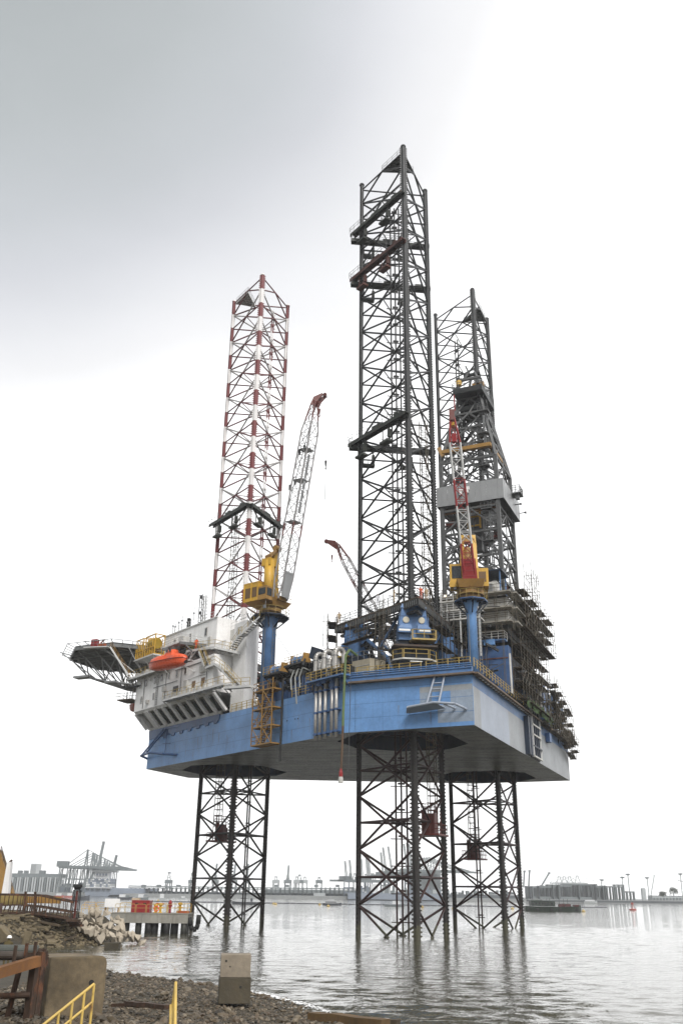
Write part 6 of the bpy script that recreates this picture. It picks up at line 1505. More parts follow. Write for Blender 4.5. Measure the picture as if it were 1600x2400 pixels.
# wet timber and rusty bars
def log(label, p, q, w, h, m, name='timber', cat='timber'):
    b = MB(); n = 7; pr = None; p, q = Vector(p), Vector(q); d = (q - p).normalized(); s_ = Vector((-d.y, d.x, 0)).normalized()
    for k in range(n):
        c = p.lerp(q, k / (n - 1)) + up * rnd(-.02, .02); ww, hh = w * rnd(.9, 1.05), h * rnd(.85, 1.08); o = len(b.v)
        b.v += [c - s_ * ww / 2 - up * hh / 2, c + s_ * ww / 2 - up * hh / 2, c + s_ * ww * .45 + up * hh / 2, c - s_ * ww * .45 + up * hh / 2]
        if pr is not None: b.f += [(pr + i, pr + (i + 1) % 4, o + (i + 1) % 4, o + i) for i in range(4)]
        pr = o
    b.f += [(3, 2, 1, 0), (pr, pr + 1, pr + 2, pr + 3)]
    return tag(b.build(name, m, at=(p + q) / 2), label, cat)
log('orange-brown squared timber lying at the water line at the bottom of the picture', F(-.95, 43.3, .18), F(2.0, 40.6, .26), .62, .42, M_woodwet)
log('darker timber lying behind the orange-brown one at the water line', F(-.2, 43.9, .08), F(2.6, 42.2, .10), .4, .3, M_wood)
log('long thin rusty bar lying on the pebbles right of the big block', F(-8.9, 41.3, .74), F(-6.6, 40.4, .82), .16, .12, M_rust, 'steel_bar', 'steel bar')
log('thick rusty channel lying on the pebbles across the thin bar', F(-8.3, 41.2, .84), F(-6.25, 38.6, .95), .30, .16, M_rust, 'steel_channel', 'steel channel')
log('short rusty bar on the pebbles left of the big block', F(-13.2, 43.3, .95), F(-12.0, 43.0, .95), .12, .1, M_rust, 'steel_bar', 'steel bar')
# pipe rack at the left edge
pr = thing('pipe_rack', 'rusty pipe rack with an orange beam at the left edge, holding big dark pipes', 'rack', F(-11.4, 36, .7))
piece('beam', F(-11.65, 34.2, 2.28), F(-10.62, 36.3, 2.62), .30, M_rustor, pr, 'box', .34)
piece('beam', F(-12.6, 36.6, 2.72), F(-10.75, 36.8, 2.74), .22, M_rust, pr, 'box', .25)
for x, y, z in ((-10.72, 36.35, 2.55), (-11.75, 34.1, 2.45), (-10.62, 36.7, 2.9)): piece('post', F(x + (0 if x > -11 else -.1), y, .6), F(x, y, z), .26, M_rust, pr, 'box')
piece('post', F(-11.5, 36.4, .6), F(-11.25, 36.3, 2.3), .14, M_rust, pr, 'box')
piece('cross_tube', F(-12.0, 35.9, 1.52), F(-10.72, 36.2, 1.54), .2, M_rust, pr)
for x, y, h in ((-11.26, 35.6, 3.15), (-11.0, 36.0, 3.2), (-10.78, 36.3, 3.24), (-10.55, 36.7, 3.0), (-11.63, 34.1, 2.75)): piece('stake', F(x, y, 2.5), F(x, y, h), .09, M_rust, pr, 'box')
for k, (x0, x1, y, z, r, lab) in enumerate(((-14, -10.85, 36.9, 2.93, .17, 'upper grey-green pipe lying on the rack at the left edge'), (-14, -11.1, 36.2, 2.78, .15, 'lower dark pipe lying on the rack at the left edge'))):
    b = MB(); b.tube(F(x0, y, z), F(x1, y, z), r, 14); b.lathe(F(x1, y, z), [(r * .8, -.01), (r * .8, .015)], 12, RGT2); tag(b.build('steel_pipe', mat('dark_pipe_%d' % k, (.075, .08, .07) if k == 0 else (.05, .038, .03), .45, .3, .3, .2), at=F((x0 + x1) / 2, y, z)), lab, 'pipe')
tag(MB().tube(F(-11.95, 33.2, 2.25), F(-12.3, 36.4, 2.35), .24, 14).build('steel_pipe', M_rust, at=F(-11.9, 34, 2.2)), 'rusty pipe end at the very left edge, in front of the orange beam', 'pipe')
b = MB(); b.path([F(-10.9, 36.95, 2.9), F(-10.6, 36.95, 2.88), F(-10.52, 36.95, 2.7), F(-10.52, 36.9, 2.4)], .10, 8); tag(b.build('pipe_bend', M_rust, at=F(-10.6, 36.9, 2.6)), 'small rusty pipe bend at the right end of the rack', 'pipe')
b = MB(); 
for k in range(50): pebble(b, rnd(-12.3, -10.9), rnd(36.8, 38.2), rnd(.06, .2), rnd(.75, 1.05))
tag(b.build('rubble', pebble_mat()), kind='stuff')
# yellow handrails at the bottom edge
M_hry = mat('worn_yellow_handrail', (.55, .38, .10), .5, .2, .3, .15)
h1_ = thing('handrail', 'worn yellow stair handrail in front of the big concrete block', 'handrail', F(-7.6, 30, .6))
pA, pB = F(-8.45, 29.2, 1.25), F(-7.12, 30.3, 2.42)
piece('top_rail', pA, pB, .085, M_hry, h1_); piece('mid_rail', pA - up * .48, pB - up * .48, .075, M_hry, h1_)
for f in (.2, .42, .64, .84, 1.0): piece('post', pA.lerp(pB, f) - up * 1.2, pA.lerp(pB, f), .075, M_hry, h1_)
h2_ = thing('handrail', 'worn yellow handrail end at the bottom edge between the two block piles', 'handrail', F(-4.6, 30, .6))
pA, pB = F(-4.42, 29.0, 1.15), F(-4.76, 30.6, 2.46)
piece('top_rail', pA, pB, .095, M_hry, h2_); piece('mid_rail', pA - up * .55 - RGT2 * .1, pB - up * .6 - RGT2 * .1, .075, M_hry, h2_); piece('post', pB - up * 1.6 - RGT2 * .1, pB, .09, M_hry, h2_); piece('post', pA.lerp(pB, .5) - up * 1.6 - RGT2 * .12, pA.lerp(pB, .5), .09, M_hry, h2_)
# the worker by the boulders
person('worker seen from behind in a white hard hat and olive shirt at the left edge', F(-19.6, 60.5, ground_z(-19.6, 60.5) + .12), FWD2, M_ol, M_hat)

# ---- rubble bank, boulders, planks
def rock_mesh(seed, m, name, rough=.28, flat=.62):
    r = random.Random(seed); bm = bmesh.new()
    for _ in range(11):
        v = Vector((r.gauss(0, 1), r.gauss(0, 1), r.gauss(0, 1))).normalized(); bm.verts.new(Vector((v.x, v.y * r.uniform(.7, 1), v.z * flat)) * r.uniform(.75, 1.1))
    res = bmesh.ops.convex_hull(bm, input=list(bm.verts)); bmesh.ops.delete(bm, geom=[g for g in res['geom_interior'] if isinstance(g, bmesh.types.BMVert)], context='VERTS')
    bmesh.ops.bevel(bm, geom=list(bm.edges), offset=.03, segments=1, affect='EDGES')
    for v in bm.verts: v.co += v.co.normalized() * mn.noise(v.co * 2.2 + Vector((seed, 0, 0))) * .10
    me = bpy.data.meshes.new(name); bm.to_mesh(me); bm.free(); me.materials.append(m); return me
ROCKS = [rock_mesh(k, M_rock, 'rock') for k in range(9)]
GR = 'white rubble heaped by the jetty'
def put_rock(mesh, p, s, label, group=None, name='rock', cat='rock'):
    o = bpy.data.objects.new(name, mesh); COL.objects.link(o); o.location = p; o.rotation_euler = (rnd(0, 6.3), rnd(0, 6.3), rnd(0, 6.3)); o.scale = (s * rnd(.8, 1.35), s * rnd(.7, 1.1), s * rnd(.65, 1.0)); ORG[o] = Vector(p)
    return tag(o, label, cat, group)
heap = [(-25.3, 99.5, 2.55), (-24.6, 99.6, 2.7), (-24.0, 99.8, 2.75), (-23.2, 100.2, 2.35), (-22.3, 100.6, 2.3), (-21.7, 100.8, 1.95), (-25.0, 98.6, 2.0), (-24.2, 98.7, 2.0), (-23.5, 99, 1.8), (-22.6, 99.6, 1.7), (-21.9, 100, 1.55), (-21.2, 100.6, 1.25), (-24.7, 97.9, 1.55), (-23.8, 98.2, 1.35), (-23.0, 98.8, 1.2), (-22.2, 99.4, 1.0), (-21.4, 100, .85), (-20.7, 100.7, .65), (-24.0, 97.5, .95), (-23.2, 98.2, .75), (-22.4, 98.9, .6), (-21.6, 99.6, .45)]
for k in range(82):
    f = random.choice(heap) if k >= 22 else heap[k]; q = F(f[0] + rnd(-.4, .4), f[1] + rnd(-.4, .4), f[2] + rnd(-.2, .3))
    put_rock(random.choice(ROCKS), q, rnd(.32, .68), 'jagged white lump of broken concrete in the heap beside the jetty', GR)
put_rock(ROCKS[3], F(-19.9, 101.2, .55), .75, 'large rounded white boulder at the water end of the rubble heap'); put_rock(ROCKS[5], F(-19.4, 100.8, .15), .6, 'low brownish boulder at the water edge, rightmost of the rubble heap')
put_rock(ROCKS[1], F(-23.3, 100.8, 2.75), .55, 'tall white lump standing on top of the rubble heap')
BM = rock_mesh(77, M_rockb, 'boulder', flat=.85)
for lab, px_, py_, yy, sx, sz, rz in (('big smooth brown boulder cut by the left edge behind the worker', 6, 2192, 85.5, 1.5, 1.05, .2), ('big flat-topped brown boulder right of the one at the left edge', 68, 2200, 86.0, 1.45, .95, .5)):
    o = bpy.data.objects.new('boulder', BM if px_ < 20 else rock_mesh(91, M_rockb, 'boulder', flat=.8)); COL.objects.link(o); o.location = at(px_, py_, yy); o.rotation_euler = (.1, .05, rz); o.scale = (sx, 1.1, sz); ORG[o] = o.location.copy(); tag(o, lab, 'boulder')
tag((lambda b: ([pebble(b, x, y, rnd(.07, .26)) for x, y in [(rnd(-36, -21.2), rnd(90, 100)) for _ in range(2600)] if shore_dist(x, y) > -.2], b)[1])(MB()).build('bank_debris', M_rockb), kind='stuff')
for k in range(46):
    y = rnd(91, 99.5); x = rnd(-35, -24.5) if k > 24 else rnd(-31, -24)
    if shore_dist(x, y) < .2: continue
    z = ground_z(x, y) + .16; a = rnd(-.5, .5) + (.9 if random.random() < .3 else 0); L = rnd(1.2, 3.8); dx, dy = math.cos(a) * L / 2, math.sin(a) * L / 2
    tilt = rnd(-.3, .35)
    log('weathered plank lying among the brown debris of the bank', F(x - dx, y - dy, z + tilt), F(x + dx, y + dy, z - tilt + .1), rnd(.18, .4), rnd(.08, .2), random.choice((M_wood, M_wood, M_rockb)), 'plank', 'plank')['group'] = 'planks strewn on the bank'
slab = log('broad tilted concrete slab among the planks of the bank', at(112, 2190, 94.5), at(122, 2210, 92.5), .9, .2, M_rockb, 'slab', 'slab')
# rusty ramp bridge
rp = thing('ramp_bridge', 'rusty lattice footbridge sloping down along the bank at the left edge', 'footbridge', F(-30, 95, 2.6))
tp = [F(-34, 95, 4.45), F(-30.3, 95, 4.45), F(-28.4, 95, 4.42), F(-25.2, 95.2, 3.85)]; bt = [F(-34, 95, 2.75), F(-30.2, 95, 2.85), F(-28.2, 95, 2.75), F(-25.1, 95.2, 2.35)]; md = [F(-34, 95, 3.4), F(-30.3, 95, 3.55), F(-28.3, 95, 3.4), F(-25.2, 95.2, 2.95)]
for L_ in (tp, bt, md):
    for p, q in zip(L_[:-1], L_[1:]): piece('chord', p, q, .13 if L_ is not tp else .2, M_rust, rp, 'box'); piece('chord', p + FWD2 * 2, q + FWD2 * 2, .13, M_rust, rp, 'box')
def along(L_, f):
    f *= 3; k = min(2, int(f)); return L_[k].lerp(L_[k+1], f - k)
for k in range(27):
    f = (k + .5) / 27; piece('post', along(md, f), along(tp, f), .055, M_rust, rp, 'box')
    g = min(1, f + .02); piece('slat', along(bt, f), along(md, g), .10, M_rust, rp, 'box')
    if k % 2: piece('post', along(bt, f) + FWD2 * 2, along(tp, f) + FWD2 * 2, .06, M_rust, rp, 'box')
for f in (.42, .58): piece('hinge_post', along(bt, f), along(tp, f) + up * .3, .2, M_rust, rp, 'box')
MB().prism([along(bt, 0), along(bt, .33), along(bt, .66), along(bt, 1), along(bt, 1) + FWD2 * 2, along(bt, .66) + FWD2 * 2, along(bt, .33) + FWD2 * 2, along(bt, 0) + FWD2 * 2], up * -.12).build('deck_plate', M_rust, rp)
MB().obox(F(-28.2, 96, 4.0), RGT2 * 1.6, FWD2 * .06, up * .3).build('side_plate', M_ochre, rp)
MB().obox(F(-31.4, 96, 3.95), RGT2 * 1.6, FWD2 * .06, up * .45).build('side_plate', mat('dull_yellow_plate', (.30, .22, .07), .7, .3, .4, .2), rp)
for k in range(3): b = MB(); b.box(F(-25.0 + .1 * k, 95.3 + .3 * k, 2.25 - .22 * k), (1.2, .9, .2), RGT2); tag(b.build('steel_step', M_rust, at=F(-25, 95.3, 2.2)), ['top', 'middle', 'bottom'][k] + ' rusty step at the right end of the footbridge', 'step')
tag(MB().box(F(-32.3, 93.6, 3.05), (1.5, 1.2, 1.3), RGT2).build('steel_bin', mat('brown_bin', (.12, .07, .055), .7, .3, .3, .1), at=F(-32.3, 93.6, 2.4)), 'brown steel bin at the left edge below the footbridge', 'bin')
put_rock(ROCKS[2], F(-32.3, 93.6, 3.75), .5, 'pale rubble lump heaped in the brown bin')
# beacon tower
bt_ = thing('beacon_mast', 'red and black lattice beacon post at the end of the footbridge', 'beacon', F(-25.4, 97, 2.6))
for dx, dy in ((-.33, -.3), (.33, -.3), (.33, .3), (-.33, .3)): piece('post', F(-25.4 + dx, 97 + dy, 2.4), F(-25.4 + dx * .85, 97 + dy * .85, 4.95), .07, M_dark, bt_, 'box')
for z in (3.2, 4.0, 4.85): 
    for a, c_ in (((-.3, -.3), (.3, -.3)), ((.3, -.3), (.3, .3)), ((.3, .3), (-.3, .3)), ((-.3, .3), (-.3, -.3))): piece('ring_bar', F(-25.4 + a[0], 97 + a[1], z), F(-25.4 + c_[0], 97 + c_[1], z), .05, M_dark, bt_, 'box')
MB().tube(F(-25.4, 97, 2.4), F(-25.4, 97, 4.9), .12, 8).build('red_pipe', M_crimson, bt_)
MB().lathe(F(-25.4, 97, 4.95), [(.25, 0), (.45, .25), (.48, .5), (.3, .52)], 10).build('lamp_head', M_dark, bt_)

# ---- jetty
jt = thing('jetty', 'concrete jetty on dark round piles running out towards the leg at the bow', 'jetty', F(-23, 127, 0))
ch_ = [-28.4, -26.4, -24.4, -22.4, -20.5, -18.6]
for k in range(5): MB().obox(F((ch_[k] + ch_[k+1]) / 2, 128, 1.72), RGT2 * ((ch_[k+1] - ch_[k]) / 2 - .012), FWD2 * 2.3, up * .53).build('deck_beam', M_jetty, jt)
MB().obox(F(-23.5, 128, 2.30), RGT2 * 5.0, FWD2 * 2.35, up * .05).build('deck_slab', M_jetty, jt)
for x, y, r in ((-24.9, 126.5, .40), (-23.6, 126.3, .45), (-22.9, 126.6, .5), (-21.3, 126.2, .45), (-20.4, 126.8, .5), (-19.1, 126.2, .42), (-22.2, 129.5, .4), (-26.5, 126.8, .42), (-19.4, 129.6, .4)): MB().lathe(F(x, y, -.6), [(r, 0), (r, 1.8), (r * .8, 1.85)], 14).build('pile', M_rubber if r > .44 else mat('dark_wet_pile', (.035, .035, .03), .5, .3) if 'dark_wet_pile' not in MATS else MATS['dark_wet_pile'], jt, smooth=True)
MB().path([F(-18.5, 126, 1.9), F(-18.25, 126, .9), F(-17.9, 126, .45), F(-17.55, 126, .55), F(-17.35, 126, 1.1), F(-17.3, 126, 2.2)], .30, 10).build('rubber_fender', M_rubber, jt, smooth=True)
def loop_rail(label, x0, x1, y, m, n, h=1.0, z=2.36):
    t = thing('safety_railing', label, 'railing', F((x0 + x1) / 2, y, z)); w = (x1 - x0) / n
    for k in range(n):
        a, b_ = x0 + k * w + .06, x0 + (k + 1) * w - .06; o = MB()
        o.path([F(a, y, z), F(a, y, z + h - .12), F(a + .12, y, z + h), F(b_ - .12, y, z + h), F(b_, y, z + h - .12), F(b_, y, z)], .03, 5); o.tube(F(a, y, z + h * .55), F(b_, y, z + h * .55), .025, 4); o.build('hoop_panel', m, t)
loop_rail('pale yellow hooped railing along the front of the jetty', -28.0, -18.7, 125.9, M_paleyel, 7)
loop_rail('yellow hooped railing along the back of the jetty', -33.0, -18.9, 130.2, M_yellow, 9, 1.1)
loop_rail('yellow railing panels at the left end of the jetty behind the white board', -32.5, -28.4, 127, M_yellow, 4, 1.0, 2.2)
rb = thing('red_container', 'red steel equipment box standing on the jetty', 'container', F(-24.9, 128, 2.36))
MB().obox(F(-24.9, 127.6, 3.05), RGT2 * 1.15, FWD2 * .9, up * .68).build('box_body', M_red, rb)
for k in range(5): MB().obox(F(-25.9 + .5 * k, 126.68, 3.05), RGT2 * .04, FWD2 * .03, up * .6).build('box_rib', M_red, rb)
MB().obox(F(-24.9, 127.6, 3.76), RGT2 * 1.2, FWD2 * .95, up * .04).build('box_lid', M_red, rb)
for k in range(2): MB().obox(F(-25.4 + k, 126.66, 3.45), RGT2 * .2, FWD2 * .02, up * .06).build('vent_slot', M_rubber, rb)
wb = thing('white_board', 'white weathered board on legs at the left of the jetty', 'board', F(-28.6, 126.5, 2.3))
MB().obox(F(-28.5, 126.5, 3.45), RGT2 * .95, FWD2 * .05, up * .5).build('board_panel', M_white, wb)
for x in (-29.3, -27.7): piece('leg', F(x, 126.6, 2.2), F(x, 126.6, 3.9), .1, M_ochre, wb, 'box')
bb = thing('jetty_cabinet', 'small beige cabinet on the jetty behind the red box', 'cabinet', F(-25.8, 128.9, 2.36))
MB().obox(F(-26.0, 129, 3.2), RGT2 * .5, FWD2 * .4, up * .85).build('cabinet_body', mat('beige_cabinet', (.42, .34, .24), .6, .2), bb)
rs = thing('hydrant', 'red upright hydrant near the outer end of the jetty', 'hydrant', F(-21.0, 127, 2.36))
MB().lathe(F(-21.2, 127, 2.36), [(.16, 0), (.16, .9), (.24, .95), (.24, 1.2), (.1, 1.5)], 10).build('hydrant_body', M_red, rs); MB().tube(F(-21.5, 127, 3.2), F(-20.9, 127, 3.2), .1, 8).build('outlet', M_red, rs)
for k, (x, z, lab) in enumerate(((-23.0, .7, 'yellow bollard just right of the red box on the jetty'), (-22.4, .8, 'yellow winch post in the middle of the jetty'), (-19.9, .9, 'yellow bollard nearest the outer end of the jetty'))):
    t = thing('mooring_bollard', lab, 'bollard', F(x, 127, 2.36)); MB().lathe(F(x, 127, 2.36), [(.28, 0), (.16, .15), (.16, z), (.3, z + .08), (.3, z + .3), (.1, z + .35)], 10).build('bollard_body', M_yellow, t); MB().tube(F(x - .35, 127, 2.4 + z * .7), F(x + .35, 127, 2.4 + z * .7), .08, 6).build('cross_bar', M_yellow, t)
t = thing('life_ring', 'orange life ring hung on the jetty railing', 'life ring', F(-22.7, 125.8, 2.6)); b = MB(); b.path([F(-22.7 + .3 * math.cos(k * .785), 125.75, 2.85 + .3 * math.sin(k * .785)) for k in range(9)], .07, 6); b.build('ring', M_orange, t, smooth=True)
t = thing('orange_barrier', 'low orange barrier at the outer end of the jetty', 'barrier', F(-19.4, 127, 2.36)); MB().obox(F(-19.5, 127, 2.5), RGT2 * .8, FWD2 * .3, up * .13).build('barrier_body', mat('faded_orange_barrier', (.38, .09, .03), .6, .25, .3), t); MB().obox(F(-22.8, 128.6, 3.4), RGT2 * .5, FWD2 * .2, up * .1).build('orange_plate', MATS['faded_orange_barrier'], t)
# yellow derelict crane and white post at the left edge
wp = thing('white_post', 'tall white tapered post with a rusty fitting at the far left edge', 'post', F(-37, 110, 3.9))
b = MB(); b.prism([at(3, 2100, 110), at(19, 2100, 110), at(26, 2020, 110), at(17.5, 2020, 110)], FWD2 * .8); b.build('post_body', M_white, wp); piece('fitting', at(22, 2022, 110.3), at(29, 2016, 110.3), .2, M_rust, wp, 'box')
yb = thing('yellow_boom', 'ochre crane boom rising out of the picture at the far left edge', 'crane boom', F(-38, 113, 3))
b = MB(); b.prism([at(19, 2100, 113), at(31, 2100, 113), at(1, 1994, 113), at(-14, 1985, 113), at(-8, 2100, 113)], FWD2 * 1.0); b.build('boom_body', M_ochre, yb)
b = MB(); b.rail([at(28, 2085, 112.9), at(2, 1996, 112.9)], .6, 1.2, .04); b.build('boom_rail', M_dark, yb)
# ================================================================== FAR SHORE: port, ships, boats
def G_(px, py, D): return at(px, py, D)
def zat_(py, D, px=800): return at(px, py, D).z
def X_(px, D, py=2090): p = at(px, py, D) - CAM; return p.dot(RGT2)
# quay wall and land
D0_ = 800
b = MB(); 
lx0, lx1 = X_(-260, D0_), X_(1900, D0_)
b.obox(F((lx0 + lx1) / 2, D0_ + 300, .8), RGT2 * (lx1 - lx0) / 2, FWD2 * 300, up * 1.6)
tag(b.build('port_land', P_land), kind='structure')
def box_at(b, px0, px1, py0, py1, D, dep=10):          # a block seen between two pixels, built at its distance with a real depth
    x0, x1 = X_(px0, D), X_(px1, D); pm = (px0 + px1) / 2; z0, z1 = at(pm, py1, D).z, at(pm, py0, D).z; z0 = max(z0, .5)
    return b.obox(F((x0 + x1) / 2, D + dep / 2, (z0 + z1) / 2), RGT2 * (x1 - x0) / 2, FWD2 * dep / 2, up * (z1 - z0) / 2)
WORDN = 0
def sts_crane(px, D, wpx, ytop, ygird, boom_up, label, m=P_grey, back=18, reach=34, tilt=0.0, group=None, side=1):
    """ship-to-shore gantry crane: four legs, portal beams, girder, A-frame, boom"""
    x = X_(px, D); w = max(4, wpx * .34); zg = at(px, ygird, D).z; zt = at(px, ytop, D).z; z0 = 2.4
    t = thing('container_crane', label, 'port crane', F(x, D + 6, z0), group)
    dd = 9.0
    for sx in (-1, 1):
        for sy in (0, 1): piece('leg', F(x + sx * w / 2, D + sy * dd, z0), F(x + sx * w / 2 * .9, D + sy * dd, zg), .8, m, t, 'box')
    for z in (z0 + (zg - z0) * .25, z0 + (zg - z0) * .55, zg): 
        for sy in (0, 1): piece('portal_beam', F(x - w / 2, D + sy * dd, z), F(x + w / 2, D + sy * dd, z), .8, m, t, 'box')
    for sx in (-1, 1): piece('leg_brace', F(x + sx * w / 2, D, z0 + 2), F(x + sx * w / 2, D + dd, zg - 1), .6, m, t, 'box')
    return t, x, w, zg, zt, dd
# group 1: cranes seen side-on at the left, booms lowered along the quay (receding row)
rows = []
topx, topy = [192, 206, 210, 216, 226, 236, 242, 248, 254, 262], [1990, 1998, 2001, 2004, 2007, 2013, 2017, 2021, 2025, 2030]
ordn = ['nearest', 'second', 'third', 'fourth', 'fifth', 'sixth', 'seventh', 'eighth', 'ninth', 'farthest']
for k in range(10):
    D = 800 + k * 28; px = topx[k]; yg = 2034 + k * .6
    t, x, w, zg, zt, dd = sts_crane(px - 28 + k * 2, D, 66 - k * 3, topy[k], yg, False, ordn[k] + ' quay crane of the row beside the white-tiered ship, boom lowered', group='row of quay cranes with lowered booms')
    x0, x1 = X_(128 + k * 9, D), X_(285 + k * 3.2, D); ax_ = X_(px, D)
    piece('girder', F(x0, D + 4, zg + 1), F(x1, D + 4, zg + .6 - (0 if k < 4 else .3)), 1.8, m_ if False else P_grey, t, 'box')
    piece('girder', F(x0, D + 7, zg + 1), F(x1, D + 7, zg + .6), 1.4, P_grey, t, 'box')
    for dx in (-.9, .9): piece('a_frame', F(ax_ + dx * 1.2, D + 4, zg), F(ax_ + dx * .2, D + 5, zt), .8, P_grey, t, 'box')
    piece('fore_stay', F(ax_, D + 5, zt), F(x1 - 4, D + 5, zg + 1), .4, P_grey, t, 'box'); piece('back_stay', F(ax_, D + 5, zt), F(x0 + 5, D + 5, zg + 1.4), .5, P_grey, t, 'box')
    if k == 0: MB().obox(F(x0 + 3, D + 5, zg + 3.0), RGT2 * 4.5, FWD2 * 3, up * 2.2).build('machinery_house', P_grey, t)
for k, (p0, p1, lab) in enumerate((((230, 2036), (244, 1972), 'raised crane boom standing above the ship, the taller of two'), ((266, 2036), (274, 2004), 'raised crane boom standing above the ship, the shorter of two'))):
    D = 860 + 20 * k; t = thing('crane_boom', lab, 'crane boom', at(*p0, D)); 
    piece('boom_girder', at(*p0, D), at(*p1, D), 2.0, P_grey, t, 'box'); piece('boom_girder', at(*p0, D + 3), at(*p1, D + 3), 1.2, P_grey, t, 'box')
# yard gantries at the left and container stacks
b = MB(); 
yard = thing('container_yard', 'long grey gantry and container stacks at the left of the port', 'container yard', at(60, 2095, 830))
MB_ = MB(); box_at(MB_, -40, 140, 2047, 2056, 850, 14); MB_.build('overhead_gantry', P_grey, yard)
for k in range(30): MB_ = MB(); box_at(MB_, -40 + k * 5.9, -36.5 + k * 5.9, 2056, 2098, 846, 6); MB_.build('gantry_post', P_pale if k % 3 else P_grey, yard)
MB_ = MB(); box_at(MB_, -40, 150, 2075, 2100, 858, 20); MB_.build('container_stack', P_blue, yard)
for px in (36, 50, 86, 91): MB_ = MB(); box_at(MB_, px, px + 7, 2040, 2048, 850, 6); MB_.build('trolley_house', P_grey, yard)
for k in range(24): MB_ = MB(); px = rnd(95, 205); py = rnd(2056, 2090); box_at(MB_, px, px + rnd(3, 12), py, py + rnd(6, 22), 870 + rnd(0, 30), 8); MB_.build('container_stack', random.choice((P_grey, P_pale, P_blue)), yard)
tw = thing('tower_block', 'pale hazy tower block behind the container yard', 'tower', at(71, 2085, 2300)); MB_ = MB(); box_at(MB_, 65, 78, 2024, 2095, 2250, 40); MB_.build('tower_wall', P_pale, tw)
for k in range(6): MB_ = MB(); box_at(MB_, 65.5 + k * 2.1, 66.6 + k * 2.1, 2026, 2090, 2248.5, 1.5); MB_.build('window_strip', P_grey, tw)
# the ship seen from astern
sh = thing('container_ship', 'container ship seen from astern with rows of containers and white bridge', 'ship', at(232, 2101, 780))
D = 778; hullpts = [(198, 2081), (200, 2098), (206, 2103), (252, 2103), (259, 2097), (260, 2081)]
b = MB(); q0 = [at(x, y, D) for x, y in hullpts]; q0 = [Vector((p.x, p.y, max(p.z, .1))) for p in q0]; b.prism(q0, FWD2 * 90 + RGT2 * 22); b.build('ship_hull', P_ship, sh)
MB_ = MB(); box_at(MB_, 198.5, 260, 2079.5, 2081.5, D - 1, 3); MB_.build('stern_rail', P_white, sh)
for x0, x1 in ((201.5, 208), (213, 219), (223.5, 234), (239, 245), (250, 257)): MB_ = MB(); box_at(MB_, x0, x1, 2081.8, 2086, D - 1.2, 1); MB_.build('mooring_opening', P_dark, sh)
for r in range(5):
    for c_ in range(13): MB_ = MB(); box_at(MB_, 200.3 + c_ * 4.65, 204.4 + c_ * 4.65, 2059.5 + r * 4.0, 2062.9 + r * 4.0, D + 2, 12); MB_.build('container', random.choice((P_white, P_ship, P_pale, P_blue)) , sh)
MB_ = MB(); box_at(MB_, 199.8, 261, 2059, 2080, D + 5, 14); MB_.build('container_bay', P_dark, sh)
MB_ = MB(); box_at(MB_, 218, 252, 2041, 2058, D + 30, 10); MB_.build('bridge_house', P_white, sh)
MB_ = MB(); box_at(MB_, 210, 270, 2040, 2044, D + 29, 8); MB_.build('bridge_wing', P_white, sh)
for k in range(4): MB_ = MB(); box_at(MB_, 222 + k * 7, 226 + k * 7, 2047, 2052, D + 28.5, 1); MB_.build('bridge_window', P_blue, sh)
MB_ = MB(); box_at(MB_, 260, 277, 2082, 2102, D + 60, 20); MB_.build('bow_flare', P_pale, sh)
# long elevated quay shed in the middle
shd = thing('quay_shed', 'long low grey quay shed with girders across the middle of the far shore', 'shed', at(600, 2095, 840))
for x0, x1, y0, y1, m, D in ((300, 860, 2079, 2081.5, P_grey, 840), (300, 860, 2083, 2085, P_grey, 838), (330, 860, 2092, 2103, P_blue, 846), (620, 836, 2086, 2104, P_grey, 860), (735, 762, 2093, 2104, P_pale, 838), (420, 470, 2090, 2103, P_blue, 850)):
    MB_ = MB(); box_at(MB_, x0, x1, y0, y1, D, 8); MB_.build('shed_wall' if y1 > 2095 else 'girder', m, shd)
for k in range(52): MB_ = MB(); px = 305 + k * 10.6; box_at(MB_, px, px + rnd(1.5, 4), 2080, 2104, 842, 3); MB_.build('column', P_grey, shd)
for px in (330, 366, 412, 736, 786, 642, 668): MB_ = MB(); box_at(MB_, px, px + 9, 2073.5, 2079.4, 840, 5); MB_.build('trolley_house', P_grey, shd)
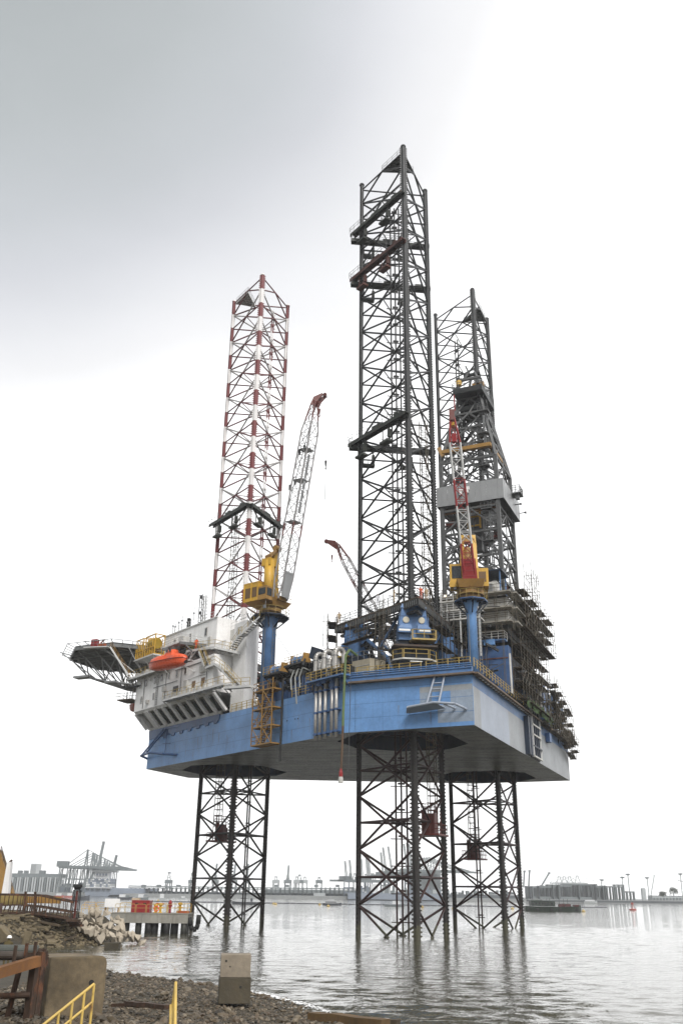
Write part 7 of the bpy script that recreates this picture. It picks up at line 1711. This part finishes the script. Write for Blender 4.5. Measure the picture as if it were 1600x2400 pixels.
# cranes seen end-on with pointed A-frames
for k, (px, yt, w, bm_, lab) in enumerate(((392, 2045, 12, 0, 'end-on port crane with a pointed head left of the bow leg'), (447, 2047, 11, 0, 'end-on port crane just behind the left chord of the bow leg'), (502, 2024, 12, 1, 'port crane with a raised boom seen through the bow leg, left'), (546, 2025, 12, 1, 'port crane with a raised boom seen through the bow leg, middle'), (577, 2025, 12, 1, 'port crane with a raised boom seen through the bow leg, right'),
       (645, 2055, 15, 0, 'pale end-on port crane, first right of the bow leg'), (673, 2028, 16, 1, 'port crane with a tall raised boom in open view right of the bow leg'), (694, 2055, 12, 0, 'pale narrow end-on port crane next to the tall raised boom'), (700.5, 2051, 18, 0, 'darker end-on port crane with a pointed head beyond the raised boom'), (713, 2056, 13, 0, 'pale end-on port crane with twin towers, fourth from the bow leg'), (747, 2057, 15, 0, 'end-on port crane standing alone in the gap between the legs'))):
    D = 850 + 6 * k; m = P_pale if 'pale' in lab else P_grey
    t, x, w_, zg, zt, dd = sts_crane(px, D, w, yt, 2069, bm_, lab, m)
    MB_ = MB(); MB_.obox(F(x, D + 4, zg + 1.0), RGT2 * (w_ / 2 + .6), FWD2 * 5, up * 1.4); MB_.build('girder_box', m, t)
    za = at(px, max(yt, 2053) if bm_ else yt, D).z
    for s_ in (-1, 1): piece('a_frame', F(x + s_ * w_ * .42, D + 4, zg), F(x + s_ * .5, D + 4, za), .55, m, t, 'box')
    piece('a_frame_tie', F(x - w_ * .2, D + 4, (zg + za) / 2), F(x + w_ * .2, D + 4, (zg + za) / 2), .4, m, t, 'box')
    MB_ = MB(); MB_.obox(F(x, D + 4, za), RGT2 * 1.2, FWD2 * 1, up * .5); MB_.build('crane_head', m, t)
    if bm_:
        for s_ in (-.5, .5): piece('boom', F(x + s_, D, zg), F(x + s_ * .8 + .3, D + 6, zt), .8, m, t, 'box')
# cluster behind the near leg: raised booms, and stays fanning
booms = [((812, 2058), (808, 2018)), ((823, 2058), (819, 2016)), ((849, 2060), (846, 2014)), ((862, 2058), (858, 2008)), ((867, 2058), (863, 2007)), ((898, 2048), (892, 1998)), ((905, 2046), (897, 1986)), ((919, 2044), (909, 1984)), ((955, 2040), (946, 1978)), ((962, 2040), (953, 1976)), ((968, 2044), (958, 1978))]
nm_ = ['first', 'second', 'third', 'fourth', 'fifth', 'sixth', 'seventh', 'eighth', 'ninth', 'tenth', 'eleventh']
for k, (p0, p1) in enumerate(booms):
    D = 800 + 9 * k; t, x, w_, zg, zt, dd = sts_crane(p0[0], D, 9, p1[1], p0[1] + 6, True, nm_[k] + ' raised-boom container crane from the left in the cluster behind the near leg', P_grey if k % 2 else P_blue, group='raised-boom cranes behind the near leg')
    for s_ in (-.6, .6): piece('boom', at(p0[0], p0[1] + 4, D) + RGT2 * s_, at(*p1, D) + RGT2 * s_ * .7, .75, P_grey, t, 'box')
    xb = X_(p0[0], D); piece('girder', F(xb - 14, D + 4, zg), F(xb + 22, D + 4, zg), 1.5, P_grey, t, 'box'); MB_ = MB(); MB_.obox(F(xb - 3, D + 4, zg + 2), RGT2 * 3.4, FWD2 * 2, up * 1.5); MB_.build('machinery_house', P_grey, t)
    za = at(p0[0], p0[1] - 12, D).z; piece('a_frame', F(xb + 1, D + 4, zg), F(xb + 2.4, D + 4, za), .7, P_grey, t, 'box'); piece('a_frame', F(xb + 5, D + 4, zg), F(xb + 3, D + 4, za), .7, P_grey, t, 'box')
for k in range(9):
    D = 830 + 14 * k; px = 982 + k * 6.5; yt = 2011 - (k < 5) * k * .6 + max(0, k - 5) * 3
    t, x, w_, zg, zt, dd = sts_crane(px, D, 10, yt, 2041 + k * .4, False, nm_[k] + ' lowered-boom crane from the left in the dense row between the near and far legs', P_grey, group='dense row of lowered-boom cranes')
    piece('girder', F(x - 18, D + 4, zg), F(x + 34, D + 4, zg + .2), 1.6, P_grey, t, 'box')
    for s_ in (-.8, .8): piece('a_frame', F(x + s_ * 3, D + 4, zg), F(x + s_ * .4, D + 4, zt), .6, P_grey, t, 'box')
    piece('fore_stay', F(x, D + 4, zt), F(x + 30, D + 4, zg + 1), .4, P_grey, t, 'box'); piece('back_stay', F(x, D + 4, zt), F(x - 16, D + 4, zg + 1), .4, P_grey, t, 'box')
sh2 = thing('moored_ship', 'long dark-hulled ship moored beyond the near leg', 'ship', at(930, 2108, 790)); MB_ = MB(); box_at(MB_, 815, 1042, 2094, 2112, 788, 20); MB_.build('ship_hull', P_ship, sh2)
for k in range(40): MB_ = MB(); px = 845 + k * 4.7; box_at(MB_, px, px + 4.2, 2094 - random.randint(1, 4) * 4.5, 2094, 791, 10); MB_.build('container_stack', random.choice((P_grey, P_blue, P_pale)), sh2)
MB_ = MB(); box_at(MB_, 868, 886, 2072, 2094, 790, 12); MB_.build('bridge_house', P_white, sh2)
ws = thing('dock_shed', 'low dark shed on the quay between the near and far legs', 'shed', at(1120, 2100, 820)); MB_ = MB(); box_at(MB_, 1042, 1215, 2097, 2113, 815, 20); MB_.build('shed_wall', P_dark, ws)
for k in range(18): MB_ = MB(); px = 1048 + k * 9; box_at(MB_, px, px + rnd(2, 7), 2086 + rnd(0, 6), 2097, 818, 8); MB_.build('roof_gear', P_grey, ws)
# right: rail yard gantries, stacked crane parts, light masts
gy_ = thing('crane_assembly_yard', 'long dark grey mass of stored gantry legs on the right-hand far shore', 'crane yard', at(1340, 2100, 800))
for k in range(74):
    px = 1232 + k * 2.55; 
    MB_ = MB(); box_at(MB_, px, px + rnd(.9, 1.7), 2077 - (k > 10) * 1.5 - (18 < k < 66) * 2 + rnd(-1, 1), 2110, 800 + rnd(0, 40), 5); MB_.build('gantry_leg', P_grey if k % 4 else P_dark, gy_)
for x0, x1, y0, y1 in ((1238, 1300, 2077, 2081), (1284, 1340, 2073, 2078), (1320, 1400, 2071.5, 2075), (1384, 1398, 2073, 2080), (1236, 1420, 2102, 2110)): MB_ = MB(); box_at(MB_, x0, x1, y0, y1, 806, 8); MB_.build('portal_beam', P_grey, gy_)
gy2 = thing('gantry_portal', 'tall dark portal gantries standing right of the stored gantry legs', 'gantry crane', at(1440, 2100, 800))
for x0, x1, yt in ((1386, 1412, 2077), (1422, 1460, 2077), (1440, 1463, 2073), (1468, 1486, 2089)):
    MB_ = MB(); box_at(MB_, x0, x1, yt, yt + 3, 805, 6); MB_.build('portal_beam', P_grey, gy2)
    n_ = max(3, int((x1 - x0) / 6))
    for k in range(n_): px = x0 + (x1 - x0 - 2.2) * k / (n_ - 1); MB_ = MB(); box_at(MB_, px, px + 2.2, yt + 3, 2110, 805, 4); MB_.build('portal_leg', P_grey, gy2)
for k, px in enumerate((1314, 1326, 1338.5, 1357)):
    D = 900; t, x, w_, zg, zt, dd = sts_crane(px, D, 8, 2053 - (k == 3) * 1, 2070, False, ['leftmost', 'second', 'third', 'rightmost'][k] + ' pale A-frame crane head above the stored gantry legs', P_pale)
    for s_ in (-1, 1): piece('a_frame', F(x + s_ * 2.6, D + 4, zg), F(x + s_ * .4, D + 4, zt), .6, P_pale, t, 'box')
    piece('stay', F(x, D + 4, zt), F(x + (22 if k == 3 else 9), D + 4, zg + .5), .3, P_pale, t, 'box'); piece('stay', F(x, D + 4, zt), F(x - 9, D + 4, zg + .5), .3, P_pale, t, 'box'); piece('girder', F(x - 9, D + 4, zg), F(x + 9, D + 4, zg), 1.2, P_pale, t, 'box')
for k, (p0, p1, lab) in enumerate((((1226, 2080), (1228, 2042), 'thin raised boom just right of the far leg'), ((1238, 2078), (1240, 2041), 'second thin raised boom right of the far leg'), ((1267, 2078), (1286, 2046), 'slanting raised boom above the stored gantry legs'), ((1524, 2100), (1532, 2052), 'thin pale lattice crane boom near the right edge'))):
    t = thing('crane_boom', lab, 'crane boom', at(*p0, 830)); m = P_grey if k < 3 else P_pale; piece('boom_girder', at(*p0, 830), at(*p1, 830), 1.1 if k < 3 else .6, m, t, 'box'); piece('boom_head', at(*p1, 830) - RGT2 * .9, at(*p1, 830) + RGT2 * .9, 1.2 if k < 3 else .5, m, t, 'box')
for k, (px, y0, y1, lab) in enumerate(((1409, 2063, 2110, 'short light mast above the stored gantry legs'), (1457, 2057, 2110, 'light mast behind the tall portal gantries'), (1470, 2050, 2100, 'tall light mast right of the portal gantries'), (1515, 2058, 2102, 'light mast beside the white silo'), (1593, 2049, 2100, 'tall light mast at the right edge with two crossarms'))):
    D = 820; t = thing('light_mast', lab, 'light mast', at(px, y1, D)); lean = 5 if k in (2, 3, 4) else 0
    piece('mast_pole', at(px + lean, y1, D), at(px, y0, D), .65, P_grey, t); pt = at(px, y0, D); MB().lathe(pt, [(.5, -.6), (2.0, .1), (2.0, .5), (.6, .8)], 10).build('lamp_ring', P_grey, t)
    if k == 4: piece('crossarm', at(px - 6, 2064, D), at(px + 8, 2066, D), .5, P_grey, t, 'box')
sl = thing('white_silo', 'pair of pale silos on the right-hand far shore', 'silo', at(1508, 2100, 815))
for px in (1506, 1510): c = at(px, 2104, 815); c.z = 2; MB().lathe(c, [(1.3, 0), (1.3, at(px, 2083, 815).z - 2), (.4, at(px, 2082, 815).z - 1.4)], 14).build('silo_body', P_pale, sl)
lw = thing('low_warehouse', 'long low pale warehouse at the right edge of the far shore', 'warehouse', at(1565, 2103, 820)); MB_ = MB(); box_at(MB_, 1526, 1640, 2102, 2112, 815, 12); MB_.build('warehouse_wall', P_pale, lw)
for k in range(14): MB_ = MB(); box_at(MB_, 1529 + k * 7.6, 1533 + k * 7.6, 2104, 2109, 814, 1); MB_.build('bay_opening', P_grey, lw)
MB_ = MB(); box_at(MB_, 1526, 1640, 2099.5, 2101.8, 815, 12); MB_.build('warehouse_roof', P_grey, lw)
rj = thing('low_breakwater', 'low dark breakwater along the right-hand far shore', 'breakwater', at(1430, 2115, 770)); MB_ = MB(); box_at(MB_, 1236, 1700, 2111.5, 2117, 770, 8); MB_.build('wall', P_dark, rj)
# two trees at the right
def far_tree(px, py0, py1, D, wpx, label):
    b0 = at(px, py1, D); h = at(px, py0, D).z - b0.z; t = thing('tree', label, 'tree', b0); w = wpx * .34
    b = MB(); b.tube(b0, b0 + up * h * .5, .35, 7, .2)
    tips = []
    for k in range(9): q = b0 + up * h * rnd(.55, .98) + RGT2 * rnd(-w / 2, w / 2) + FWD2 * rnd(-2, 2); b.tube(b0 + up * h * rnd(.25, .48), q, .16, 5, .05); tips.append(q)
    b.build('trunk', P_dark, t)
    b = MB()
    for k in range(620): c = random.choice(tips) + Vector((random.gauss(0, .9), random.gauss(0, .9), random.gauss(0, .8))); a = Vector((rnd(-1, 1), rnd(-1, 1), rnd(-1, 1))).normalized() * .35; e = a.cross(Vector((rnd(-1, 1), rnd(-1, 1), rnd(-1, 1)))).normalized() * .28; b.quad(c - a, c + e, c + a, c - e)
    b.build('crown', mat('far_leaf', (.06, .075, .05), .7, .4) if 'far_leaf' not in MATS else MATS['far_leaf'], t)
far_tree(1578, 2084, 2102, 800, 15, 'hazy loose-crowned tree near the right edge of the far shore'); far_tree(1552, 2093, 2102, 800, 10, 'small hazy tree left of the taller one on the far shore')
# boats
def boat(px0, px1, py, hpx, D, label, hm, parts, flip=False, name='boat', cat='boat'):
    c = at((px0 + px1) / 2, py, D); c.z = 0; L = (at(px1, py, D) - at(px0, py, D)).length; h = L * hpx / (px1 - px0); t = thing(name, label, cat, c); s_ = -1 if flip else 1
    W = min(L * .14, 3.0)
    sec = [(-.5, .75, 1.0), (-.3, 1, .9), (.1, 1, .9), (.32, .8, 1.0), (.45, .4, 1.15), (.5, .03, 1.3)]; b = MB(); pr = None
    for f, k, zz in sec:
        o = len(b.v); p = c + RGT2 * (f * L * s_); b.v += [p - FWD2 * W * k * .8 - up * .3, p - FWD2 * W * k + up * h * zz, p + FWD2 * W * k + up * h * zz, p + FWD2 * W * k * .8 - up * .3]
        if pr is not None: b.f += [(pr + i, pr + (i+1) % 4, o + (i+1) % 4, o + i) for i in range(4)]
        pr = o
    b.f += [(0, 1, 2, 3), (pr + 3, pr + 2, pr + 1, pr)]; b.build('hull', hm, t)
    for nm, f0, f1, z0, z1, k, m in parts: 
        MB().obox(c + RGT2 * ((f0 + f1) / 2 * L * s_) + up * ((z0 + z1) / 2 * h), RGT2 * abs(f1 - f0) / 2 * L, FWD2 * W * k, up * (z1 - z0) / 2 * h).build(nm, m, t)
    return t, c, L, h
M_wk = mat('dark_green_workboat', (.022, .034, .026), .5, .3, .2, .15); M_wr = mat('dull_red_deck_gear', (.075, .022, .024), .6, .3); M_tug = flat('dark_tug_hull', (.06, .065, .075)); M_tugw = flat('grey_white_house', (.40, .41, .42))
t, c, L, h = boat(1229, 1361, 2134, 11, 345, 'dark green workboat moored just right of the far leg', M_wk, [('cabin', -.40, .02, 1, 2.0, .8, M_wk), ('wheelhouse', -.36, -.2, 2.0, 2.25, .7, M_wk), ('cabin_roof', -.38, .04, 1.98, 2.08, .9, flat('dull_grey_green', (.12, .14, .13)))], name='workboat')
for k in range(7): MB().obox(c + RGT2 * ((-.37 + .055 * k) * L) - FWD2 * 2.45 + up * h * 1.5, RGT2 * .28, FWD2 * .03, up * .3).build('cabin_window', M_glass, t)
for k in range(16): MB().obox(c + RGT2 * (rnd(.05, .45) * L) + up * h * 1.15 + FWD2 * rnd(-1.5, 1), RGT2 * rnd(.3, .8), FWD2 * .4, up * rnd(.2, .6)).build('deck_gear', M_wr, t)
for f in (.12, .2, .27, -.05, -.1): piece('mast_post', c + RGT2 * (f * L) + up * h, c + RGT2 * (f * L) + up * h * 2.5, .12, M_wk, t, 'box')
for f in (-.45, -.3, -.05, .1, .38): 
    b = MB(); b.lathe(c + RGT2 * (f * L) - FWD2 * 2.9 + up * .6, [(.2, -.12), (.5, -.1), (.5, .1), (.2, .12)], 10, FWD2); b.build('tyre_fender', M_rubber, t)
boat(755.5, 800, 2124, 4.5, 430, 'small dark motor launch with a white cabin in the gap between the legs', M_tug, [('cabin', -.38, .25, 1, 2.0, .8, M_tugw), ('upper_cabin', -.22, .12, 2.0, 2.8, .7, M_tugw), ('window_band', -.36, .23, 1.3, 1.7, .82, M_glass)], name='launch')
boat(544, 612, 2120, 5.5, 420, 'grey tugboat passing behind the bow leg', M_tug, [('deckhouse', -.1, .3, 1, 1.9, .8, M_tugw), ('wheelhouse', .0, .2, 1.9, 3.0, .6, M_tugw), ('funnel', -.2, -.13, 1, 2.4, .4, M_tug), ('window_band', .0, .2, 2.2, 2.6, .62, M_glass)], True, 'tugboat', 'tugboat')
boat(171, 210, 2112, 9, 500, 'dark grey barge with a raised stem below the container ship', M_tug, [('deck_gear', -.3, .1, 1, 1.3, .7, P_grey)], name='barge', cat='barge')
boat(128, 150, 2103, 4, 640, 'white-topped red launch left of the container ship', P_red, [('cabin', -.3, .2, 1, 2.2, .8, P_white)], name='launch'); boat(152, 172, 2104, 4, 640, 'second white and red launch left of the container ship', P_red, [('cabin', -.2, .3, 1, 2.4, .8, P_white)], name='launch')
boat(58, 88, 2103, 4, 640, 'pale ferry with a white upper deck in front of the container yard', P_pale, [('cabin', -.4, .35, 1, 2.6, .8, P_white)], name='ferry', cat='ferry'); boat(276, 310, 2112, 5, 560, 'low grey launch with white cabins just above the red box on the jetty', M_tug, [('cabin', -.4, .0, 1, 2.2, .8, P_white), ('rear_cabin', .05, .3, 1, 1.8, .8, P_grey)], name='launch')
boat(318, 348, 2112, 5, 560, 'grey-white launch just right of the one above the red box', P_grey, [('cabin', -.3, .1, 1, 2.4, .8, P_white), ('canopy', .1, .4, 1.6, 1.9, .8, P_blue)], name='launch'); boat(371, 389, 2112, 5, 540, 'small cream boat above the outer end of the jetty', P_pale, [('cabin', -.3, .2, 1, 2.8, .8, P_white)], name='boat')
boat(418, 437, 2106, 3, 620, 'little pale boat far off, left of the bow leg', P_pale, [('cabin', -.1, .3, 1, 2.2, .7, P_white)], name='boat'); boat(900, 948, 2125, 5, 415, 'low grey boat with a pale cabin behind the near leg', P_grey, [('cabin', -.1, .25, 1, 2.4, .7, P_white)], name='boat')
boat(1366, 1398, 2111, 4, 770, 'two-decked pale harbour boat below the portal gantries', P_pale, [('cabin', -.4, .3, 1, 1.8, .8, P_white), ('upper_cabin', -.3, .1, 1.8, 2.5, .7, P_grey)], name='harbour_boat')
# navigation buoy, float boom, mooring buoys
c = at(1481, 2124, 400); c.z = 0; t = thing('navigation_buoy', 'dull red navigation buoy off the right-hand far shore', 'buoy', c)
MB().lathe(c, [(1.4, -.2), (1.5, .4), (.6, .6)], 12).build('float', P_red, t)
for k in range(4): piece('tower_leg', c + Vector((.7 * math.cos(k * 1.57), .7 * math.sin(k * 1.57), .5)), c + Vector((.4 * math.cos(k * 1.57), .4 * math.sin(k * 1.57), 2.2)), .14, P_red, t, 'box')
MB().box(c + up * 2.5, (.9, .9, .7)).build('lantern', P_red, t)
fb = thing('floating_boom', 'dark line of floating boom lying across the harbour behind the legs', 'floating boom', at(800, 2117, 455))
pts = [at(px, py, 1) for px, py in ()]
fl = [(330, 2111.5, 470), (470, 2114.5, 468), (620, 2117.2, 466), (800, 2120.4, 462), (960, 2123.4, 458), (1090, 2125.2, 455), (1225, 2126, 455), (1330, 2126, 462), (1420, 2126, 480)]
P3 = []
for px, py, D in fl: p = at(px, 2118, D); P3.append(Vector((p.x, p.y, .12)))
for p, q in zip(P3[:-1], P3[1:]):
    n = max(1, int((q - p).length / 3))
    for k in range(n): piece('float_segment', p.lerp(q, k / n), p.lerp(q, (k + .93) / n), .55, M_tug, fb, 'tube')
for k, (px, py, D, lab) in enumerate(((641, 2120, 440, 'left of two small mooring floats right of the bow leg'), (646, 2122, 425, 'right of two small mooring floats right of the bow leg'), (749, 2122, 430, 'small pale mooring float left of the motor launch'), (769, 2127, 385, 'small pale mooring float in front of the motor launch'), (989, 2127, 390, 'small yellow float seen through the near leg'), (1200, 2127, 385, 'small yellow float seen through the far leg'), (1366, 2133, 340, 'yellow float at the right end of the dark green workboat'), (1062, 2130, 370, 'small yellow float just left of the far leg'), (371, 2113, 500, 'small float on a pole above the jetty'))):
    c = at(px, py, D); c.z = 0; t = thing('mooring_float', lab, 'float', c); MB().lathe(c, [(.5, -.2), (.7, .15), (.5, .5), (.12, .6), (.1, 1.0)], 10).build('float_body', M_paleyel, t)
